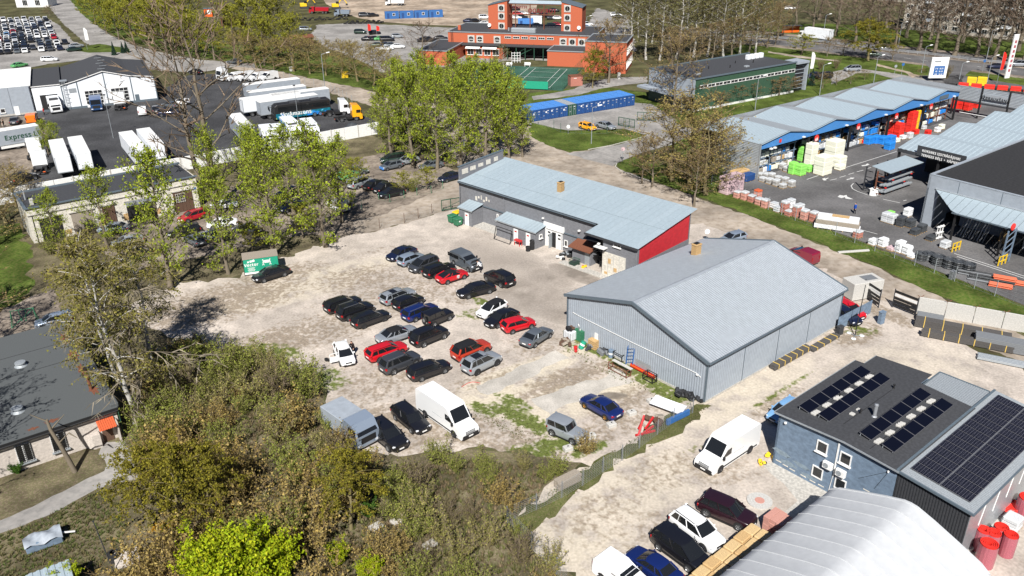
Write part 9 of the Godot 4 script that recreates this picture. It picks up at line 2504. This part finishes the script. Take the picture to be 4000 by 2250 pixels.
func lamp_post(label: String, at: Vector3, h: float, turn: float) -> void:
	var o := thing("street_lamp", label, "lamp post", at, turn)
	part(o, "pole", bm(func(b): b.tube(V0, V(0, h, 0),0.1,0.06,7); b.tube(V(0, h, 0), V(1.3, h + 0.35,0),0.05,0.04,6)), M.galvanised)
	part(o, "lamp_head", cboxm(V(0.9,0.16,0.34),0.06), M.white_paint, V(1.6, h + 0.38,0), V(0,0,8))

func street_things() -> void:
	var lp := [99.8,-276.2,8.4,116.4,-258.8,8.3,134.3,-241.7,8.6,110.1,-228.1,6.8,92.7,-216.2,6.6,74.7,-203.5,7.1,121.6,-216.1,6.2,116.2,-219.6,4.0,55.5,-189.7,7.3,38.2,-186.9,4.7,16.1,-163.8,7.2,-45.4,-208.5,10.1,29.4,-331.6,1.1]
	var ll := ["tall lamp post behind the highway lorry", "tall lamp post with a green sign on the highway's median", "tall lamp post left of the white banner tower", "lamp post on the grass before the highway junction", "lamp post beside the access road bend", "lamp post at the green store's glazed end", "lamp post on the grass right of the junction", "lamp post in the junction's mouth", "lamp post along the green wall", "lamp post among the bare trees at the green store", "lamp post on the small grass island", "floodlight post at the truck yard's fence", "lamp post beside the brick tower"]
	for k in ll.size(): lamp_post(ll[k], V(lp[k * 3],0, lp[k * 3 + 1]), lp[k * 3 + 2],20)
	for q in [[V(-82.45,0,-172.13),9.0,"thin pole in front of the paired white trailers"],[V(-46.62,0,-183.82),8.0,"twin floodlight pole beside the coach"],[V(-8.06,0,-143.7),1.0,"camera post on the workshop parapet"]]:
		var o := thing("thin_mast", q[2],"pole", q[0] + V(0,5.6 if q[1] < 2 else 0.0,0),0)
		part(o, "pole", bm(func(b): b.tube(V0, V(0, q[1],0),0.06,0.04,6)), M.galvanised)
		part(o, "head", boxm(V(0.5,0.25,0.2)), M.charcoal, V(0, q[1],0))
	# signs
	for q in [[V(20.8,0,-151.79),2.2,"wrap_pink", "round no stopping sign at the junction"],[V(103.75,0,-225.68),2.6,"blue_paint", "blue parking sign on the roadside grass"],[V(126.87,0,-228.94),2.6,"blue_paint", "blue arrow sign at the junction island"],[V(11.97,0,-171.13),1.4,"white_paint", "small white notice on the container yard fence"],[V(102.21,0,-226.41),2.0,"galvanised", "back of a triangular sign on the grass"],[V(28.15,0,-112.83),1.3,"white_paint", "small white notice on a post behind the silver hall"]]:
		var o := thing("road_sign", q[3],"sign", q[0],0)
		part(o, "post", bm(func(b): b.tube(V0, V(0, q[1],0),0.04,0.04,6)), M.galvanised)
		part(o, "plate", bm(func(b): b.lathe(V(0, q[1] + 0.2,0.05),[[0.001,0.03],[0.38,0.03],[0.38,0]],14, Basis(Vector3.RIGHT, PI / 2))), M[q[2]])
	var bt := thing("banner_tower", "tall white slab sign with red lettering at the highway", "sign", V(128.9,0,-220.49),20)
	part(bt, "slab", cboxm(V(1.5,11.0,0.4),0.05), M.white_paint, V(0,5.5,0))
	for k in 7: part(bt, "letter_block", boxm(V(0.7,0.7,0.03)), M.wrap_rose if M.has("wrap_rose") else M.wrap_pink, V(0,2.0 + k * 1.2,0.22))
	for q in [[V(123.02,0,-214.17),8.0, M.wrap_red, "tall red beach flag beside the slab sign"],[V(77.18,0,-219.64),7.5, M.white_paint, "tall white beach flag at the green store"],[V(-135.73,0,-279),7.0, M.white_paint, "white narrow flag tower at the dealer's lawn"],[V(-48.5,0,-300.34),4.0, M.wrap_red, "red beach flag in the far lot, left one"],[V(-45.92,0,-302.7),3.0, M.wrap_red, "red beach flag in the far lot, right one"]]:
		var o := thing("beach_flag", q[3],"flag", q[0],15)
		part(o, "pole", bm(func(b): b.tube(V0, V(0, q[1],0),0.05,0.03,6)), M.galvanised)
		part(o, "cloth", bm(func(b):
			var rows := []
			for i in 6:
				var line := PackedVector3Array()
				for j in 4: line.append(V(j * 0.35 * (1.0 if i < 5 else 0.5), q[1] * (0.42 + 0.11 * i),0.1 * sin(j * 1.5 + i)))
				rows.append(line)
			b.grid(rows)), q[2])
	var bs := thing("bus_shelter", "orange backed bus shelter beyond the highway", "shelter", V(92.94,0,-294.89),5)
	part(bs, "back", boxm(V(6,2.2,0.1)), M.orange_paint, V(3,1.2,-1.4))
	part(bs, "roof", boxm(V(6.4,0.15,2.0)), M.charcoal, V(3,2.5,-0.7))
	for x in [0.0,3.0,6.0]: part(bs, "post", boxm(V(0.12,2.4,0.12)), M.charcoal, V(x, 1.2,0.1))
	var gr := thing("guard_rail", "steel guard rail along the highway's median", "guard rail")
	var gp := P2([66.4,-289.8,85.1,-285.7,99.8,-274.9,112.2,-260.9,122.8,-253,130.1,-243.9,141.2,-234.6])
	for i in 6:
		part(gr, "rail", bm(func(b):
			for y in [0.5,0.85]: b.bar(V(gp[i].x, y, gp[i].y), V(gp[i + 1].x, y, gp[i + 1].y),0.1,0.2)), M.steel)
		for k in 5: part(gr, "post", boxm(V(0.12,0.9,0.12)), M.steel, V(lerpf(gp[i].x, gp[i + 1].x, k / 5.0),0.45, lerpf(gp[i].y, gp[i + 1].y, k / 5.0)))
	var yb := thing("yellow_grit_bin", "yellow grit bin at the side path of the dirt lane", "bin", V(-44.49,0,-230.74),15)
	part(yb, "body", cboxm(V(1.7,1.5,1.2),0.1), M.yellow_paint, V(0,0.75,0))
	part(yb, "lid", boxm(V(1.8,0.1,1.3)), M.yellow_paint, V(0,1.55,0))
	solo("concrete_well", "white concrete well ring on the grass by the lane", "well", bm(func(b): b.lathe(V0,[[0.75,0],[0.8,0.9],[0.85,0.95],[0.8,1.1],[0.001,1.15]],14)), M.concrete_pale, V(-61.05,0,-240.82))
	solo("fallen_plank", "pale plank lying on the grass verge", "plank", cboxm(V(4.6,0.2,0.4),0.04), M.concrete_pale, V(47.71,0,-108.24) + V(0,0.13,0),8)
	# machines of the building site
	for q in [[V(-76.88,0,-358.17),"crimson", "red tipper truck on the building site", 8.0],[V(-48.84,0,-380.47),"white", "grey green concrete mixer truck on the building site", 8.0],[V(-65.93,0,-348.76),"pale_blue", "small pale truck by the tyre heap", 6.0]]:
		var o := thing("site_truck", q[1 + 1],"truck", q[0],175)
		cab(o, paint(q[1]),2.8, q[3] / 2)
		part(o, "tipper_body", bm(func(b): b.swept(PackedVector2Array([Vector2(-q[3] / 2,1.0), Vector2(-q[3] / 2 - 0.3,2.4), Vector2(q[3] / 2 - 2.6,2.5), Vector2(q[3] / 2 - 2.6,1.0)]),2.4,0.06)), paint(q[1]))
		for x in [-q[3] / 2 + 1.0,-q[3] / 2 + 2.3, q[3] / 2 - 1.2]: axle(o, x, 0.5,2.5)
	for q in [[V(-72.41,0,-371.34),"yellow excavator with raised arm on the building site"],[V(-86.39,0,-374.11),"small yellow excavator near the red tipper"]]:
		var o := thing("excavator", q[1],"excavator", q[0],20)
		for z in [-1.0,1.0]: part(o, "track", cboxm(V(3.6,0.8,0.5),0.2), M.charcoal, V(0,0.4, z))
		part(o, "house", cboxm(V(2.8,1.3,2.2),0.15), M.yellow_paint, V(-0.4,1.6,0))
		part(o, "cab", cboxm(V(1.2,1.5,0.9),0.1), M.car_glass, V(0.5,2.3,0.6))
		part(o, "arm", bm(func(b): b.bar(V(0.8,2.0,-0.3), V(3.0,4.6,-0.3),0.4); b.bar(V(3.0,4.6,-0.3), V(4.6,2.0,-0.3),0.3)), M.yellow_paint)
		part(o, "bucket", cboxm(V(0.8,0.7,1.0),0.15), M.charcoal, V(4.5,1.6,-0.3))
	for q in [[V(-73.72,0,-338.61),26,2.2,"long black heap of old tyres by the site fence"],[V(-58.45,0,-328.5),10,1.4,"short row of old tyres left on the asphalt"],[V(-51.29,0,-329.19),14,1.5,"row of old tyres in the middle of the asphalt"]]:
		var o := thing("tyre_heap", q[3],"tyres", q[0],8)
		for k in q[1]: part(o, "tyre", wheel_mesh(0.6,0.35), M.rubber, V((k - q[1] / 2.0) * 0.42 * q[2],0.25 + 0.3 * (k % 3),0.7 * sin(k * 2.1)), V(70 + 20 * sin(k * 3.0), k * 40,0))
	var pl := thing("climbing_frame", "white climbing frame beside the tennis court", "climbing frame", V(1.9,0,-249),0)
	for x in 4: part(pl, "upright", boxm(V(0.12,3.0,0.12)), M.white_paint, V(-1.2 + x * 0.8,1.5,0))
	for y in 4: part(pl, "rung", boxm(V(2.6,0.1,0.1)), M.white_paint, V(0,0.5 + y * 0.75,0))
	for q in [[V(5.09,0,-242.92),"white bench at the court's far side, right"],[V(-0.12,0,-243.23),"white bench at the court's far side, left"]]:
		var o := thing("court_bench", q[1],"bench", q[0],-15)
		part(o, "seat", boxm(V(1.8,0.1,0.5)), M.white_paint, V(0,0.5,0))
		part(o, "backrest", boxm(V(1.8,0.5,0.08)), M.white_paint, V(0,0.9,-0.25))
		for x in [-0.7,0.7]: part(o, "leg", boxm(V(0.1,0.5,0.4)), M.white_paint, V(x, 0.25,0))

# one continuous body: capsules joined by a smooth minimum, meshed as surface nets; each bone is [a, b, ra, rb, colour]
func body(bones: Array) -> ArrayMesh:
	var c := 0.045
	var lo := V(9,9,9)
	var hi := -lo
	for e in bones:
		for q in [e[0], e[1]]:
			lo = lo.min(q - Vector3.ONE * 0.2)
			hi = hi.max(q + Vector3.ONE * 0.2)
	var n := Vector3i(((hi - lo) / c).ceil())
	var f := PackedFloat32Array()
	f.resize((n.x + 1) * (n.y + 1) * (n.z + 1))
	var id := func(x: int, y: int, z: int) -> int: return (x * (n.y + 1) + y) * (n.z + 1) + z
	for x in n.x + 1:
		for y in n.y + 1:
			for z in n.z + 1:
				var p := lo + V(x, y, z) * c
				var s := 0.0
				for e in bones:
					var ab: Vector3 = e[1] - e[0]
					var t := clampf((p - e[0]).dot(ab) / ab.length_squared(),0,1)
					s += exp(-40.0 * (p.distance_to(e[0] + ab * t) - lerpf(e[2], e[3], t)))
				f[id.call(x, y, z)] = -log(maxf(s, 1e-30)) / 40.0
	var vert := {}
	var b := MB.new()
	b.tinted = true
	for x in n.x:
		for y in n.y:
			for z in n.z:
				var sum := V0
				var k := 0
				for e in [[0,0,0,1,0,0],[0,0,0,0,1,0],[0,0,0,0,0,1],[1,0,0,1,1,0],[1,0,0,1,0,1],[0,1,0,1,1,0],[0,1,0,0,1,1],[0,0,1,1,0,1],[0,0,1,0,1,1],[1,1,0,1,1,1],[1,0,1,1,1,1],[0,1,1,1,1,1]]:
					var u: float = f[id.call(x + e[0], y + e[1], z + e[2])]
					var w: float = f[id.call(x + e[3], y + e[4], z + e[5])]
					if (u < 0) != (w < 0):
						sum += V(x + e[0], y + e[1], z + e[2]).lerp(V(x + e[3], y + e[4], z + e[5]), u / (u - w))
						k += 1
				if k: vert[Vector3i(x, y, z)] = lo + sum / k * c
	for x in range(1, n.x):
		for y in range(1, n.y):
			for z in range(1, n.z):
				var u: float = f[id.call(x, y, z)]
				for a in 3:
					var d := Vector3i(1 if a == 0 else 0,1 if a == 1 else 0,1 if a == 2 else 0)
					var w: float = f[id.call(x + d.x, y + d.y, z + d.z)]
					if (u < 0) == (w < 0): continue
					var s := Vector3i(d.z, d.x, d.y)
					var t := Vector3i(d.y, d.z, d.x)
					var o := Vector3i(x, y, z)
					var q := [o - s - t, o - t, o, o - s]
					var best: Array = bones[0]
					var bd := 9.0
					var m: Vector3 = vert[q[0]]
					for e in bones:
						var g := m.distance_to(Geometry3D.get_closest_point_to_segment(m, e[0], e[1])) - maxf(e[2], e[3])
						if g < bd:
							bd = g
							best = e
					b.col = best[4]
					if u < 0: b.quad(vert[q[0]], vert[q[1]], vert[q[2]], vert[q[3]])
					else: b.quad(vert[q[3]], vert[q[2]], vert[q[1]], vert[q[0]])
	return b.done()

# upright or bowed figure facing +x; arms raised forward when reach is 1
func person(label: String, at: Vector3, turn: float, top: Array, legs: Array, hair: Array, bow := 0.0, reach := 0.0) -> void:
	var T := Color(top[0], top[1], top[2])
	var P := Color(legs[0], legs[1], legs[2])
	var S := Color(0.5,0.3,0.22)
	var K := Color(hair[0], hair[1], hair[2])
	var F := Color(0.02,0.02,0.02)
	var R := Basis(Vector3.BACK, -bow)
	var hip := V(0,0.92,0)
	var up := func(x: float, y: float, z: float) -> Vector3: return hip + R * V(x, y, z)
	var bones := [[up.call(0,0.02,0), up.call(0,0.42,0),0.15,0.17, T],[up.call(0,0.5,-0.13), up.call(0,0.5,0.13),0.085,0.085, T],[up.call(0,0.52,0), up.call(0.01,0.64,0),0.06,0.055, S],[up.call(0.03,0.7,0), up.call(0.03,0.76,0),0.095,0.1, S],[up.call(-0.015,0.78,0), up.call(0.0,0.83,0),0.1,0.085, K],[up.call(0.13,0.72,0), up.call(0.14,0.7,0),0.02,0.02, S]]
	for s: float in [-1.0,1.0]:
		var st := 0.09 * s
		bones.append([hip + V(0,-0.03,0.09 * s), V(0.03 + st * 0.4,0.48,0.1 * s),0.105,0.07, P])
		bones.append([V(0.03 + st * 0.4,0.48,0.1 * s), V(-0.02 + st, 0.1,0.1 * s),0.068,0.045, P])
		bones.append([V(-0.03 + st, 0.05,0.1 * s), V(0.14 + st, 0.04,0.11 * s),0.05,0.04, F])
		var sh: Vector3 = up.call(0,0.48,0.2 * s)
		var el: Vector3 = up.call(0.03 + 0.2 * reach, 0.2 + 0.1 * reach, 0.26 * s)
		var wr: Vector3 = up.call(0.08 + 0.42 * reach, -0.02 + 0.3 * reach, 0.23 * s)
		bones.append([sh, el, 0.056,0.045, T])
		bones.append([el, wr, 0.043,0.03, T if top[0] < 0.3 else S])
		var hd := (wr - el).normalized()
		bones.append([wr, wr + hd * 0.09,0.034,0.03, S])
		for k in 4: bones.append([wr + hd * 0.09 + V(0,0, (k - 1.5) * 0.02), wr + hd * (0.15 + 0.012 * (2 - absi(k - 1))) + V(0.01,0, (k - 1.5) * 0.024),0.01,0.008, S])
		bones.append([wr + hd * 0.03, wr + hd * 0.08 + V(0.045,0,-0.02 * s),0.012,0.01, S])
	var o := thing("person", label, "person", at, turn)
	part(o, "figure", body(bones), M.leaf_bare)

func people() -> void:
	person("man in blue jacket and dark trousers walking across the merchant's yard", V(53.36,0,-123.2),200,[0.02,0.08,0.35],[0.015,0.017,0.03],[0.03,0.02,0.015])
	person("mechanic in white shirt bent over the raised bonnet of the grey van", V(-4.14,0,-102.84),150,[0.6,0.6,0.6],[0.015,0.015,0.02],[0.03,0.02,0.015],0.7,1.0)
	person("dark haired person at the open door of the white hatchback", V(-17.62,0,-81.44),250,[0.03,0.02,0.02],[0.02,0.02,0.03],[0.06,0.02,0.012],0.35,0.5)
	person("person in black talking at the left edge, left of two", V(-111.14,0,-182.1),20,[0.015,0.012,0.012],[0.015,0.014,0.014],[0.03,0.02,0.015],0.1,0.5)
	person("person in black talking at the left edge, right of two", V(-110.31,0,-181.9),190,[0.02,0.012,0.01],[0.012,0.012,0.015],[0.05,0.03,0.02],0.0,0.3)
	person("worker in red jacket beside the refrigerated truck", V(-106.77,0,-192.41),30,[0.4,0.01,0.012],[0.02,0.02,0.03],[0.04,0.03,0.02])
